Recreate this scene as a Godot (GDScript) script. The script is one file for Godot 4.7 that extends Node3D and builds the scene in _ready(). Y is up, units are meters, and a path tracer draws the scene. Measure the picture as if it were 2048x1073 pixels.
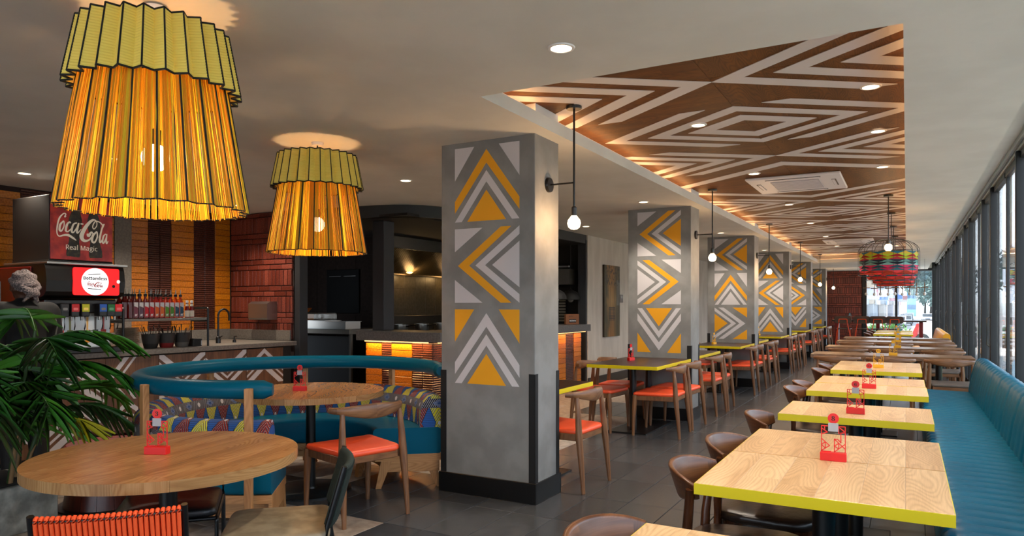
extends Node3D
# A restaurant dining room: window row of tables at the right, painted columns in the middle, round booth and drinks counter at the left.

class MB:
	var v := PackedVector3Array()
	var n := PackedVector3Array()
	var t := PackedVector2Array()
	var g := 0
	var o := Vector2.ZERO
	var fit := Rect2()

	func uvp(p: Vector3, m: Vector3) -> Vector2:
		var a := m.abs()
		var d := 0
		if a.y >= a.x and a.y >= a.z:
			d = 1
		elif a.z > a.x:
			d = 2
		var i := g
		if i == d:
			i = (d + 1) % 3
		return Vector2(p[i], p[3 - i - d]) + o

	func put(a: Vector3, b: Vector3, c: Vector3, na: Vector3, nb: Vector3, nc: Vector3, ua: Vector2, ub: Vector2, uc: Vector2) -> void:
		if (b - a).cross(c - a).dot(na + nb + nc) > 0.0:
			v.append_array([a, c, b]); n.append_array([na, nc, nb]); t.append_array([ua, uc, ub])
		else:
			v.append_array([a, b, c]); n.append_array([na, nb, nc]); t.append_array([ua, ub, uc])

	func tri(a: Vector3, b: Vector3, c: Vector3, na: Vector3, nb: Vector3, nc: Vector3) -> void:
		var m := na + nb + nc
		put(a, b, c, na, nb, nc, uvp(a, m), uvp(b, m), uvp(c, m))

	func quad(a: Vector3, b: Vector3, c: Vector3, d: Vector3, na: Vector3, nb: Vector3, nc: Vector3, nd: Vector3) -> void:
		var m := na + nb + nc + nd
		var ua := uvp(a, m)
		var uc := uvp(c, m)
		put(a, b, c, na, nb, nc, ua, uvp(b, m), uc)
		put(a, c, d, na, nc, nd, ua, uc, uvp(d, m))

	func face(a: Vector3, b: Vector3, c: Vector3, d: Vector3, out: Vector3) -> void:
		var m := (b - a).cross(c - a)
		if m.length_squared() < 1e-16:
			m = (c - a).cross(d - a)
		m = m.normalized()
		if m.dot(out) < 0.0:
			m = -m
		quad(a, b, c, d, m, m, m, m)

	func flat(a: Vector3, b: Vector3, c: Vector3, out: Vector3) -> void:
		var m := (b - a).cross(c - a).normalized()
		if m.dot(out) < 0.0:
			m = -m
		tri(a, b, c, m, m, m)

	# box with bevelled edges; c centre, s full size
	func box(c: Vector3, s: Vector3, bv := 0.0, xf := Transform3D.IDENTITY) -> MB:
		var h := s * 0.5
		bv = minf(bv, minf(h.x, minf(h.y, h.z)) * 0.95)
		if bv <= 0.0:
			for ax in 3:
				for sg in [-1.0, 1.0]:
					var u := (ax + 1) % 3
					var w := (ax + 2) % 3
					var q := []
					for k in [[-1, -1], [1, -1], [1, 1], [-1, 1]]:
						var p := c
						p[ax] += sg * h[ax]; p[u] += k[0] * h[u]; p[w] += k[1] * h[w]
						q.append(xf * p)
					var m := Vector3.ZERO
					m[ax] = sg
					m = xf.basis * m
					face(q[0], q[1], q[2], q[3], m)
			return self
		var i := h - Vector3.ONE * bv
		for ax in 3:
			var u := (ax + 1) % 3
			var w := (ax + 2) % 3
			for sg in [-1.0, 1.0]:
				var q := []
				for k in [[-1, -1], [1, -1], [1, 1], [-1, 1]]:
					var p := c
					p[ax] += sg * h[ax]; p[u] += k[0] * i[u]; p[w] += k[1] * i[w]
					q.append(xf * p)
				var m := Vector3.ZERO
				m[ax] = sg
				face(q[0], q[1], q[2], q[3], xf.basis * m)
				for s2 in [-1.0, 1.0]:
					var e := []
					for k in [-1.0, 1.0]:
						for f in 2:
							var p := c
							p[w] += k * i[w]
							p[ax] += sg * (h[ax] if f == 0 else i[ax])
							p[u] += s2 * (i[u] if f == 0 else h[u])
							e.append(xf * p)
					m = Vector3.ZERO
					m[ax] = sg; m[u] = s2
					face(e[0], e[1], e[3], e[2], xf.basis * m)
		for sx in [-1.0, 1.0]:
			for sy in [-1.0, 1.0]:
				for sz in [-1.0, 1.0]:
					var m := Vector3(sx, sy, sz)
					flat(xf * (c + m * Vector3(h.x, i.y, i.z)), xf * (c + m * Vector3(i.x, h.y, i.z)), xf * (c + m * Vector3(i.x, i.y, h.z)), xf.basis * m)
		return self

	# flat polygon in the XY plane of xf, thickness along its Z from z0 to z1
	func prism(poly: PackedVector2Array, z0: float, z1: float, xf := Transform3D.IDENTITY, bottom := true) -> MB:
		var ix := Geometry2D.triangulate_polygon(poly)
		var up := xf.basis.z.normalized()
		for k in range(0, ix.size(), 3):
			var a := poly[ix[k]]; var b := poly[ix[k + 1]]; var c := poly[ix[k + 2]]
			tri(xf * Vector3(a.x, a.y, z1), xf * Vector3(b.x, b.y, z1), xf * Vector3(c.x, c.y, z1), up, up, up)
			if bottom:
				tri(xf * Vector3(a.x, a.y, z0), xf * Vector3(b.x, b.y, z0), xf * Vector3(c.x, c.y, z0), -up, -up, -up)
		var cw := Geometry2D.is_polygon_clockwise(poly)
		for k in poly.size():
			var a := poly[k]; var b := poly[(k + 1) % poly.size()]
			var e := b - a
			var m := Vector3(e.y, -e.x, 0) if not cw else Vector3(-e.y, e.x, 0)
			face(xf * Vector3(a.x, a.y, z0), xf * Vector3(b.x, b.y, z0), xf * Vector3(b.x, b.y, z1), xf * Vector3(a.x, a.y, z1), xf.basis * m)
		return self

	# normals of an open or closed profile, smoothed where it bends gently: [start, end] per edge
	static func edge_normals(p: PackedVector2Array, closed: bool, sharp := 0.75) -> Array:
		var m := p.size() if closed else p.size() - 1
		var f := []
		for k in m:
			var e := p[(k + 1) % p.size()] - p[k]
			f.append(Vector2(e.y, -e.x).normalized())
		var out := []
		for k in m:
			var pair := []
			for s in [-1, 1]:
				var j: int = k + s
				if closed:
					j = posmod(j, m)
				var q: Vector2 = f[k]
				if j >= 0 and j < m and q.dot(f[j]) > sharp:
					q = (q + f[j]).normalized()
				pair.append(q)
			out.append(pair)
		return out

	# turn a profile of (radius, height) about Y; the profile runs so that its right-hand side is outside (bottom to top)
	func lathe(p: PackedVector2Array, seg := 24, xf := Transform3D.IDENTITY, a0 := 0.0, a1 := TAU) -> MB:
		var en := edge_normals(p, false)
		for k in p.size() - 1:
			var n0: Vector2 = en[k][0]
			var n1: Vector2 = en[k][1]
			for j in seg:
				var b0 := a0 + (a1 - a0) * j / seg
				var b1 := a0 + (a1 - a0) * (j + 1) / seg
				var d0 := Vector3(cos(b0), 0, sin(b0))
				var d1 := Vector3(cos(b1), 0, sin(b1))
				var q := [d0 * p[k].x, d1 * p[k].x, d1 * p[k + 1].x, d0 * p[k + 1].x]
				var w := [d0 * n0.x, d1 * n0.x, d1 * n1.x, d0 * n1.x]
				for i in 4:
					q[i] = xf * (q[i] + Vector3.UP * (p[k].y if i < 2 else p[k + 1].y))
					w[i] = (xf.basis * (w[i] + Vector3.UP * (n0.y if i < 2 else n1.y))).normalized()
				if p[k].x < 1e-5:
					tri(q[0], q[2], q[3], w[0], w[2], w[3])
				elif p[k + 1].x < 1e-5:
					tri(q[0], q[1], q[2], w[0], w[1], w[2])
				else:
					quad(q[0], q[1], q[2], q[3], w[0], w[1], w[2], w[3])
		return self

	# closed profile (radius, height) swept along an arc, with end caps; profile counter-clockwise
	func arc(p: PackedVector2Array, c: Vector3, a0: float, a1: float, seg: int) -> MB:
		var en := edge_normals(p, true)
		for j in seg:
			var b0 := a0 + (a1 - a0) * j / seg
			var b1 := a0 + (a1 - a0) * (j + 1) / seg
			var d0 := Vector3(cos(b0), 0, sin(b0))
			var d1 := Vector3(cos(b1), 0, sin(b1))
			for k in p.size():
				var pa := p[k]; var pb := p[(k + 1) % p.size()]
				var n0: Vector2 = en[k][0]; var n1: Vector2 = en[k][1]
				var q := [d0 * pa.x + Vector3.UP * pa.y, d1 * pa.x + Vector3.UP * pa.y, d1 * pb.x + Vector3.UP * pb.y, d0 * pb.x + Vector3.UP * pb.y]
				var w := [d0 * n0.x + Vector3.UP * n0.y, d1 * n0.x + Vector3.UP * n0.y, d1 * n1.x + Vector3.UP * n1.y, d0 * n1.x + Vector3.UP * n1.y]
				var L := 0.0
				for i in k:
					L += p[i].distance_to(p[i + 1])
				var L2 := L + pa.distance_to(pb)
				var R := fit.position.x if fit.position.x > 0.0 else 1.0
				put(c + q[0], c + q[1], c + q[2], w[0], w[1], w[2], Vector2(b0 * R, L), Vector2(b1 * R, L), Vector2(b1 * R, L2))
				put(c + q[0], c + q[2], c + q[3], w[0], w[2], w[3], Vector2(b0 * R, L), Vector2(b1 * R, L2), Vector2(b0 * R, L2))
		for e in 2:
			var b := a0 if e == 0 else a1
			var d := Vector3(cos(b), 0, sin(b))
			var out := Vector3(-sin(b), 0, cos(b)) * (-1.0 if e == 0 else 1.0) * signf(a1 - a0)
			var ix := Geometry2D.triangulate_polygon(p)
			for k in range(0, ix.size(), 3):
				flat(c + d * p[ix[k]].x + Vector3.UP * p[ix[k]].y, c + d * p[ix[k + 1]].x + Vector3.UP * p[ix[k + 1]].y, c + d * p[ix[k + 2]].x + Vector3.UP * p[ix[k + 2]].y, out)
		return self

	# round or oval section along a path: ru across, rv along "up"
	func sweep(pts: PackedVector3Array, ru: PackedFloat32Array, rv: PackedFloat32Array, sides := 8, up := Vector3.UP, caps := true) -> MB:
		var m := pts.size()
		var rp := []
		var rn := []
		for i in m:
			var tg := (pts[mini(i + 1, m - 1)] - pts[maxi(i - 1, 0)]).normalized()
			var s := tg.cross(up)
			if s.length() < 0.01:
				s = tg.cross(Vector3.RIGHT if absf(tg.x) < 0.9 else Vector3.BACK)
			s = s.normalized()
			var u := s.cross(tg).normalized()
			var a := []
			var b := []
			for k in sides:
				var f := TAU * (k + 0.5) / sides
				a.append(pts[i] + s * cos(f) * ru[i] + u * sin(f) * rv[i])
				b.append((s * cos(f) * rv[i] + u * sin(f) * ru[i]).normalized())
			rp.append(a); rn.append(b)
		for i in m - 1:
			for k in sides:
				var l := (k + 1) % sides
				quad(rp[i][k], rp[i][l], rp[i + 1][l], rp[i + 1][k], rn[i][k], rn[i][l], rn[i + 1][l], rn[i + 1][k])
		if caps:
			for e in [0, m - 1]:
				var d := (pts[1] - pts[0]) * -1.0 if e == 0 else pts[m - 1] - pts[m - 2]
				for k in range(1, sides - 1):
					flat(rp[e][0], rp[e][k], rp[e][k + 1], d)
		return self

	func tube(pts: Array, r: float, sides := 8) -> MB:
		var p := PackedVector3Array(pts)
		var a := PackedFloat32Array(); a.resize(p.size()); a.fill(r)
		return sweep(p, a, a, sides)

	func cone(a: Vector3, b: Vector3, ra: float, rb: float, sides := 10) -> MB:
		return sweep(PackedVector3Array([a, b]), PackedFloat32Array([ra, rb]), PackedFloat32Array([ra, rb]), sides)

	func ball(c: Vector3, r: Vector3, seg := 14, rows := 8) -> MB:
		for i in rows:
			for j in seg:
				var q := []
				var w := []
				for k in [[0, 0], [0, 1], [1, 1], [1, 0]]:
					var f: float = -PI / 2 + PI * (i + k[0]) / rows
					var a: float = TAU * (j + k[1]) / seg
					var d := Vector3(cos(f) * cos(a), sin(f), cos(f) * sin(a))
					q.append(c + d * r)
					w.append((d / r).normalized())
				if i == 0:
					tri(q[0], q[2], q[3], w[0], w[2], w[3])
				elif i == rows - 1:
					tri(q[0], q[1], q[2], w[0], w[1], w[2])
				else:
					quad(q[0], q[1], q[2], q[3], w[0], w[1], w[2], w[3])
		return self

	func sheet(f: Callable, nu: int, nv: int) -> MB:   # smooth surface from f(u, v)
		var p := []
		for i in nu + 1:
			var row := []
			for j in nv + 1:
				row.append(f.call(float(i) / nu, float(j) / nv))
			p.append(row)
		var nn := []
		for i in nu + 1:
			var row := []
			for j in nv + 1:
				var du: Vector3 = p[mini(i + 1, nu)][j] - p[maxi(i - 1, 0)][j]
				var dv: Vector3 = p[i][mini(j + 1, nv)] - p[i][maxi(j - 1, 0)]
				row.append(du.cross(dv).normalized())
			nn.append(row)
		for i in nu:
			for j in nv:
				quad(p[i][j], p[i + 1][j], p[i + 1][j + 1], p[i][j + 1], nn[i][j], nn[i + 1][j], nn[i + 1][j + 1], nn[i][j + 1])
		return self

	# skin over rings of equal point count, smooth along and around; caps close the ends
	func loft(rings: Array, cap0 := true, cap1 := true) -> MB:
		var m := rings.size()
		var c: int = rings[0].size()
		var nn := []
		for i in m:
			var mid := Vector3.ZERO
			for p in rings[i]: mid += p
			mid /= c
			var row := []
			for j in c:
				var du: Vector3 = rings[i][(j + 1) % c] - rings[i][posmod(j - 1, c)]
				var dv: Vector3 = rings[mini(i + 1, m - 1)][j] - rings[maxi(i - 1, 0)][j]
				row.append(dv.cross(du).normalized())
			nn.append(row)
		var ctr := Vector3.ZERO
		for p in rings[m / 2]: ctr += p
		ctr /= c
		var sgn := 0.0
		for j in c: sgn += nn[m / 2][j].dot(rings[m / 2][j] - ctr)
		if sgn < 0.0:
			for i in m:
				for j in c: nn[i][j] = -nn[i][j]
		for i in m - 1:
			for j in c:
				var l := (j + 1) % c
				quad(rings[i][j], rings[i][l], rings[i + 1][l], rings[i + 1][j], nn[i][j], nn[i][l], nn[i + 1][l], nn[i + 1][j])
		for e in [0, m - 1]:
			if (e == 0 and not cap0) or (e != 0 and not cap1): continue
			var mid := Vector3.ZERO
			for p in rings[e]: mid += p
			mid /= c
			var out: Vector3 = rings[e][0] - rings[1 if e == 0 else m - 2][0]
			for j in c:
				flat(mid, rings[e][j], rings[e][(j + 1) % c], out)
		return self

	func mesh() -> ArrayMesh:
		var a := []
		a.resize(Mesh.ARRAY_MAX)
		a[Mesh.ARRAY_VERTEX] = v; a[Mesh.ARRAY_NORMAL] = n; a[Mesh.ARRAY_TEX_UV] = t
		var m := ArrayMesh.new()
		m.add_surface_from_arrays(Mesh.PRIMITIVE_TRIANGLES, a)
		return m

var M := {}
var rng := RandomNumberGenerator.new()

func mb(grain := 0, off := Vector2.ZERO) -> MB:
	var b := MB.new()
	b.g = grain; b.o = off
	return b

func V(x: float, y: float, z: float) -> Vector3:
	return Vector3(x, y, z)

func rnd(a: float, b: float) -> float:
	return rng.randf_range(a, b)

func tag(o: Node3D, label: String, cat := "", group := "", kind := "") -> Node3D:
	if label: o.set_meta("label", label)
	if cat: o.set_meta("category", cat)
	if group: o.set_meta("group", group)
	if kind: o.set_meta("kind", kind)
	return o

func thing(called: String, label: String, cat: String, at := Vector3.ZERO, turn := 0.0, group := "") -> Node3D:
	var o := Node3D.new()
	o.name = called
	add_child(o, true)
	o.position = at; o.rotation.y = turn
	tag(o, label, cat, group)
	return o

func put(called: String, m: Mesh, mat: Material, parent: Node3D = self, xf := Transform3D.IDENTITY) -> MeshInstance3D:
	var o := MeshInstance3D.new()
	o.name = called; o.mesh = m; o.material_override = mat
	o.transform = xf
	parent.add_child(o, true)
	return o

func part(called: String, b: MB, mat: Material, parent: Node3D = self, xf := Transform3D.IDENTITY) -> MeshInstance3D:
	return put(called, b.mesh(), mat, parent, xf)

func struct(called: String, b: MB, mat: Material) -> MeshInstance3D:
	var o := part(called, b, mat)
	o.set_meta("kind", "structure")
	return o

func dup(o: Node3D, at: Vector3, turn: float, label := "", group := "") -> Node3D:
	var c := o.duplicate() as Node3D
	c.name = String(o.name).rstrip("0123456789")
	add_child(c, true)
	c.position = at; c.rotation.y = turn
	if label: c.set_meta("label", label)
	if group: c.set_meta("group", group)
	return c

func words(s: String, height: float, mat: Material, parent: Node3D, xf: Transform3D, font := "Droid Sans", called := "lettering", bold := false) -> MeshInstance3D:
	var f := SystemFont.new()
	f.font_names = PackedStringArray([font])
	if bold: f.font_weight = 700
	var t := TextMesh.new()
	t.text = s; t.font = f; t.font_size = 48; t.pixel_size = height / 36.0; t.depth = 0.0015
	return put(called, t, mat, parent, xf)

func col(r: float, g: float, b: float) -> Color:
	return Color(r, g, b)

func mat(c: Color, rough := 0.6, metal := 0.0, spec := 0.5) -> StandardMaterial3D:
	var m := StandardMaterial3D.new()
	m.albedo_color = c; m.roughness = rough; m.metallic = metal; m.metallic_specular = spec
	return m

func glow(c: Color, e: float) -> StandardMaterial3D:
	var m := mat(c, 0.5)
	m.emission_enabled = true; m.emission = c; m.emission_energy_multiplier = e
	return m

func noise(freq: float, seed_: int, octaves := 4) -> FastNoiseLite:
	var f := FastNoiseLite.new()
	f.noise_type = FastNoiseLite.TYPE_SIMPLEX_SMOOTH
	f.seed = seed_; f.frequency = freq; f.fractal_octaves = octaves
	return f

# noise picture between two colours, laid on all sides in world space
func cloudy(a: Color, b: Color, size_m: float, freq: float, rough: float, seed_: int, bump := 0.0, stretch := V(1, 1, 1)) -> StandardMaterial3D:
	var t := NoiseTexture2D.new()
	t.width = 512; t.height = 512; t.seamless = true; t.noise = noise(freq, seed_, 5)
	var r := Gradient.new()
	r.set_color(0, a); r.set_color(1, b); r.set_offset(0, 0.25); r.set_offset(1, 0.75)
	t.color_ramp = r
	var m := mat(Color.WHITE, rough)
	m.albedo_texture = t
	m.uv1_triplanar = true; m.uv1_world_triplanar = true
	m.uv1_scale = stretch / size_m
	if bump > 0.0:
		var h := NoiseTexture2D.new()
		h.width = 256; h.height = 256; h.seamless = true; h.noise = noise(freq * 2.0, seed_ + 7, 4)
		m.heightmap_enabled = true; m.heightmap_texture = h; m.heightmap_scale = bump
	return m

# wood: grain along u; one picture is 1.2 m by 0.5 m
func wood_image(seed_: int, dark: Color, light: Color, rings := 9.0, streak := 0.35) -> ImageTexture:
	var w := 512
	var h := 320
	var im := Image.create(w, h, false, Image.FORMAT_RGB8)
	var a := noise(1.0, seed_, 2)
	var b := noise(1.0, seed_ + 3, 3)
	for y in h:
		for x in w:
			var u := x / 512.0
			var vv := y / 320.0
			var warp := a.get_noise_2d(u * 1.0, vv * 1.9) * 1.15
			var ring := sin(TAU * (vv * 1.2 + warp) * rings * 0.5)
			ring = 0.5 + 0.5 * ring
			var fine := b.get_noise_2d(u * 7.0, vv * 95.0)
			var k := clampf(0.62 + 0.42 * (pow(ring, 0.6) - 0.6) + streak * fine + 0.35 * a.get_noise_2d(u * 0.9 + 40.0, vv * 3.0), 0.0, 1.0)
			im.set_pixel(x, y, dark.lerp(light, k))
	im.generate_mipmaps()
	return ImageTexture.create_from_image(im)

func wood(tex: Texture2D, rough: float, tint := Color.WHITE) -> StandardMaterial3D:
	var m := mat(tint, rough)
	m.albedo_texture = tex
	m.uv1_scale = V(1.0 / 1.2, 1.0 / 0.5, 1)
	return m

func leather(c: Color, rough: float, seed_: int) -> StandardMaterial3D:
	var m := mat(c, rough)
	var h := NoiseTexture2D.new()
	h.width = 256; h.height = 256; h.seamless = true; h.noise = noise(0.03, seed_, 3)
	m.heightmap_enabled = true; m.heightmap_texture = h; m.heightmap_scale = 0.08
	m.uv1_triplanar = true; m.uv1_scale = V(3, 3, 3)
	return m

func print_image() -> ImageTexture:   # wax-print cloth: hourglasses of yellow and red strokes between blue lozenges
	var n := 320
	var im := Image.create(n, n, false, Image.FORMAT_RGB8)
	var blue := col(0.10, 0.33, 0.62)
	var navy := col(0.05, 0.05, 0.13)
	var yel := col(0.78, 0.76, 0.12)
	var red := col(0.55, 0.10, 0.08)
	var pale := col(0.78, 0.78, 0.80)
	for y in n:
		for x in n:
			var u := x / float(n) * 2.0
			var vv := y / float(n) * 1.0
			var cell := int(u)
			var cu := u - cell - 0.5
			var c: Color
			if vv < 0.24:
				var lens := absf(cu) / 0.32 + absf(vv - 0.12) / 0.11
				if cell == 0 and lens < 1.0:
					c = blue if fmod(lens * 5.0, 1.0) > 0.3 else navy
					if fmod(vv * 40.0, 1.0) < 0.25 and lens > 0.35: c = pale
				else:
					c = navy if fmod((u + vv) * 11.0, 1.0) < 0.78 else pale
					if Vector2(cu, (vv - 0.12) * 2.0).length() < 0.12: c = pale
			else:
				var k := (vv - 0.62) / 0.38
				var half := 0.17 + 0.30 * absf(k)
				if absf(cu) < half:
					var s := fmod(absf(u * 9.0 + (absf(k) * 4.0) * signf(cu) * signf(k)) , 1.0)
					if cell == 0:
						c = yel if s < 0.62 else navy
						if s > 0.86: c = pale
					else:
						c = red if s < 0.55 else (pale if s < 0.72 and fmod(vv * 37.0, 1.0) < 0.6 else navy)
					if Vector2(cu, k * 0.5).length() < 0.07: c = pale
					if absf(cu) > half - 0.025: c = navy
				else:
					c = blue if fmod(vv * 22.0, 1.0) > 0.14 else navy
			im.set_pixel(x, y, c)
	im.generate_mipmaps()
	return ImageTexture.create_from_image(im)

func make_materials() -> void:
	var oak1 := wood_image(11, col(0.66, 0.51, 0.34), col(0.86, 0.72, 0.54), 16.0, 0.26)
	var oak2 := wood_image(29, col(0.63, 0.47, 0.30), col(0.85, 0.70, 0.52), 14.0, 0.28)
	var wal := wood_image(41, col(0.33, 0.21, 0.135), col(0.55, 0.39, 0.265), 8.0, 0.35)
	var veneer := wood_image(53, col(0.25, 0.14, 0.042), col(0.44, 0.265, 0.09), 18.0, 0.3)
	var ash := wood_image(67, col(0.36, 0.25, 0.16), col(0.62, 0.47, 0.33), 8.0, 0.3)
	M.oak = [wood(oak1, 0.32), wood(oak1, 0.32, col(0.98, 0.965, 0.95)), wood(oak2, 0.32), wood(oak2, 0.32, col(0.97, 0.95, 0.93)), wood(oak1, 0.34, col(0.96, 0.93, 0.90))]
	M.round = [wood(oak2, 0.26, col(0.84, 0.78, 0.70)), wood(oak2, 0.26, col(0.78, 0.72, 0.64)), wood(oak1, 0.26, col(0.80, 0.73, 0.64))]
	M.bar = [wood(ash, 0.28, col(0.95, 0.90, 0.84)), wood(ash, 0.28), wood(ash, 0.28, col(0.88, 0.83, 0.78))]
	M.post = wood(oak1, 0.5, col(0.86, 0.76, 0.66))
	M.walnut = wood(wal, 0.38, col(0.98, 0.96, 0.92))
	M.walnut_dark = wood(wal, 0.22, col(0.62, 0.52, 0.46))
	M.veneer = wood(veneer, 0.55)
	M.veneer.metallic_specular = 0.3
	M.panel = wood(wal, 0.5, col(0.84, 0.80, 0.76))
	M.mahogany = wood(wal, 0.35, col(0.62, 0.30, 0.22))
	M.dark_top = wood(wal, 0.3, col(0.42, 0.34, 0.30))
	M.white_paint = mat(col(0.86, 0.85, 0.84), 0.6)
	M.ceiling = cloudy(col(0.80, 0.785, 0.75), col(0.825, 0.81, 0.775), 3.0, 0.01, 0.9, 5)
	M.wall_white = cloudy(col(0.72, 0.69, 0.65), col(0.77, 0.74, 0.70), 1.6, 0.012, 0.85, 8, 0.0, V(1, 0.25, 1))
	M.plaster = cloudy(col(0.475, 0.47, 0.46), col(0.525, 0.52, 0.51), 1.4, 0.009, 0.6, 21, 0.25)
	M.yellow_paint = mat(col(0.90, 0.62, 0.05), 0.6)
	M.white_wash = mat(col(0.78, 0.76, 0.765), 0.65)
	M.black = mat(col(0.035, 0.036, 0.04), 0.35)
	M.black_matt = mat(col(0.03, 0.03, 0.032), 0.7)
	M.frame = mat(col(0.04, 0.041, 0.045), 0.5)
	M.tile = []
	for k in 4:
		var d := 0.012 * k
		M.tile.append(cloudy(col(0.205 + d, 0.209 + d, 0.217 + d), col(0.25 + d, 0.253 + d, 0.26 + d), 0.9, 0.02, 0.27, 60 + k))
	M.tile_pale = [cloudy(col(0.52, 0.47, 0.42), col(0.62, 0.57, 0.52), 0.9, 0.02, 0.45, 71), cloudy(col(0.56, 0.53, 0.50), col(0.66, 0.63, 0.60), 0.9, 0.02, 0.45, 72)]
	M.grout = mat(col(0.07, 0.07, 0.07), 0.9)
	M.orange = leather(col(0.94, 0.33, 0.17), 0.36, 3)
	M.brown_leather = leather(col(0.15, 0.10, 0.075), 0.3, 4)
	M.grey_leather = leather(col(0.36, 0.31, 0.27), 0.4, 4)
	M.teal = leather(col(0.0, 0.33, 0.43), 0.36, 5)
	M.teal.metallic_specular = 0.27
	M.yellow_leather = leather(col(0.88, 0.60, 0.04), 0.32, 6)
	M.tan = cloudy(col(0.50, 0.43, 0.33), col(0.60, 0.53, 0.42), 0.6, 0.012, 0.5, 31)
	M.black_leather = leather(col(0.055, 0.05, 0.06), 0.4, 7)
	M.yellow_edge = mat(col(0.84, 0.75, 0.0), 0.42)
	M.red = mat(col(0.82, 0.06, 0.05), 0.35)
	M.holder_yellow = mat(col(0.90, 0.65, 0.02), 0.35)
	M.holder_teal = mat(col(0.05, 0.55, 0.55), 0.35)
	M.grey_plate = mat(col(0.62, 0.62, 0.64), 0.5)
	M.ink = mat(col(0.04, 0.02, 0.02), 0.6)
	M.steel = mat(col(0.62, 0.61, 0.59), 0.28, 0.9)
	M.steel_dull = mat(col(0.40, 0.38, 0.35), 0.4, 0.8)
	M.concrete = cloudy(col(0.38, 0.38, 0.36), col(0.55, 0.55, 0.52), 1.0, 0.012, 0.85, 91, 0.8)
	M.worktop = cloudy(col(0.40, 0.375, 0.345), col(0.47, 0.44, 0.405), 0.5, 0.03, 0.5, 92)
	M.slab = cloudy(col(0.27, 0.26, 0.26), col(0.33, 0.32, 0.32), 0.5, 0.03, 0.5, 93)
	M.kitchen_dark = mat(col(0.06, 0.05, 0.045), 0.8)
	M.fascia = mat(col(0.15, 0.155, 0.155), 0.6)
	M.kitchen_tile = cloudy(col(0.115, 0.085, 0.07), col(0.14, 0.105, 0.09), 0.7, 0.02, 0.75, 94)
	M.kitchen_tile.metallic_specular = 0.2
	M.kitchen_pale = cloudy(col(0.27, 0.25, 0.20), col(0.33, 0.30, 0.25), 0.8, 0.02, 0.4, 95)
	M.pillar = mat(col(0.145, 0.15, 0.165), 0.6)
	M.ytile = []
	for k in 3:
		M.ytile.append(cloudy(col(0.60 + 0.04 * k, 0.33 + 0.03 * k, 0.06), col(0.72 + 0.03 * k, 0.41 + 0.03 * k, 0.085), 0.25, 0.02, 0.2, 101 + k, 0.25))
	M.btile = cloudy(col(0.27, 0.145, 0.11), col(0.36, 0.21, 0.165), 0.3, 0.02, 0.18, 104)
	M.brick = []
	for k in 4:
		M.brick.append(cloudy(col(0.34 + 0.035 * k, 0.125 + 0.02 * k, 0.085 + 0.015 * k), col(0.44 + 0.045 * k, 0.185 + 0.025 * k, 0.125 + 0.018 * k), 0.3, 0.03, 0.4 + 0.05 * k, 110 + k, 0.3))
	M.mortar = mat(col(0.17, 0.11, 0.09), 0.9)
	var g := mat(col(0.90, 0.95, 0.95), 0.02)
	g.transparency = BaseMaterial3D.TRANSPARENCY_ALPHA
	g.albedo_color.a = 0.06
	M.glass = g
	var bg := mat(col(1, 0.95, 0.85), 0.02)
	bg.transparency = BaseMaterial3D.TRANSPARENCY_ALPHA
	bg.albedo_color.a = 0.08
	M.clear = bg
	M.bulb = glow(col(1.0, 0.86, 0.66), 7.0)
	M.down = glow(col(1.0, 0.90, 0.75), 6.0)
	M.green = mat(col(0.12, 0.31, 0.08), 0.42)
	M.green2 = mat(col(0.18, 0.41, 0.10), 0.42)
	M.green3 = mat(col(0.27, 0.52, 0.13), 0.42)
	M.leaf_yellow = mat(col(0.62, 0.62, 0.08), 0.5)
	for k in ["green", "green2", "green3", "leaf_yellow"]:
		M[k].backlight_enabled = true
		M[k].backlight = M[k].albedo_color * 0.5
	M.cane = mat(col(0.16, 0.26, 0.09), 0.5)
	M.husk = mat(col(0.50, 0.38, 0.24), 0.8)
	var cl := mat(Color.WHITE, 0.75)
	cl.albedo_texture = print_image()
	cl.uv1_scale = V(1.0 / 0.25, 1.0 / 0.30, 1)
	M.cloth = cl
	M.rope = cloudy(col(0.92, 0.30, 0.10), col(0.98, 0.38, 0.15), 0.05, 0.05, 0.7, 120)
	M.rope_green = cloudy(col(0.06, 0.10, 0.075), col(0.12, 0.17, 0.14), 0.05, 0.05, 0.8, 121)
	M.shade = mat(col(0.97, 0.88, 0.43), 0.8)
	M.shade.backlight_enabled = true
	M.shade.backlight = col(0.50, 0.42, 0.14)
	M.cord = mat(col(0.82, 0.57, 0.05), 0.7)
	M.cord.backlight_enabled = true
	M.cord.backlight = col(0.40, 0.22, 0.01)
	M.cord_lime = mat(col(0.82, 0.70, 0.10), 0.7)

const CEIL := 2.584
const SLOT := Rect2(-2.13, -20.95, 2.118, 17.54)   # x, z, width, depth of the ceiling recess
const WOOD := 2.795
const EYE := 1.38
const WIN := 0.84
const COLS := [-4.316, -8.36, -12.38, -16.40, -20.45, -24.45]

func _ready() -> void:
	rng.seed = 7
	set_view()
	make_materials()
	build_room()
	build_floor()
	build_slot()
	build_columns()
	build_kitchen()
	build_counter()
	build_booth()
	build_window_side()
	build_tables()
	build_lamps()
	build_front_corner()
	build_far_end()
	build_street()

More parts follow.
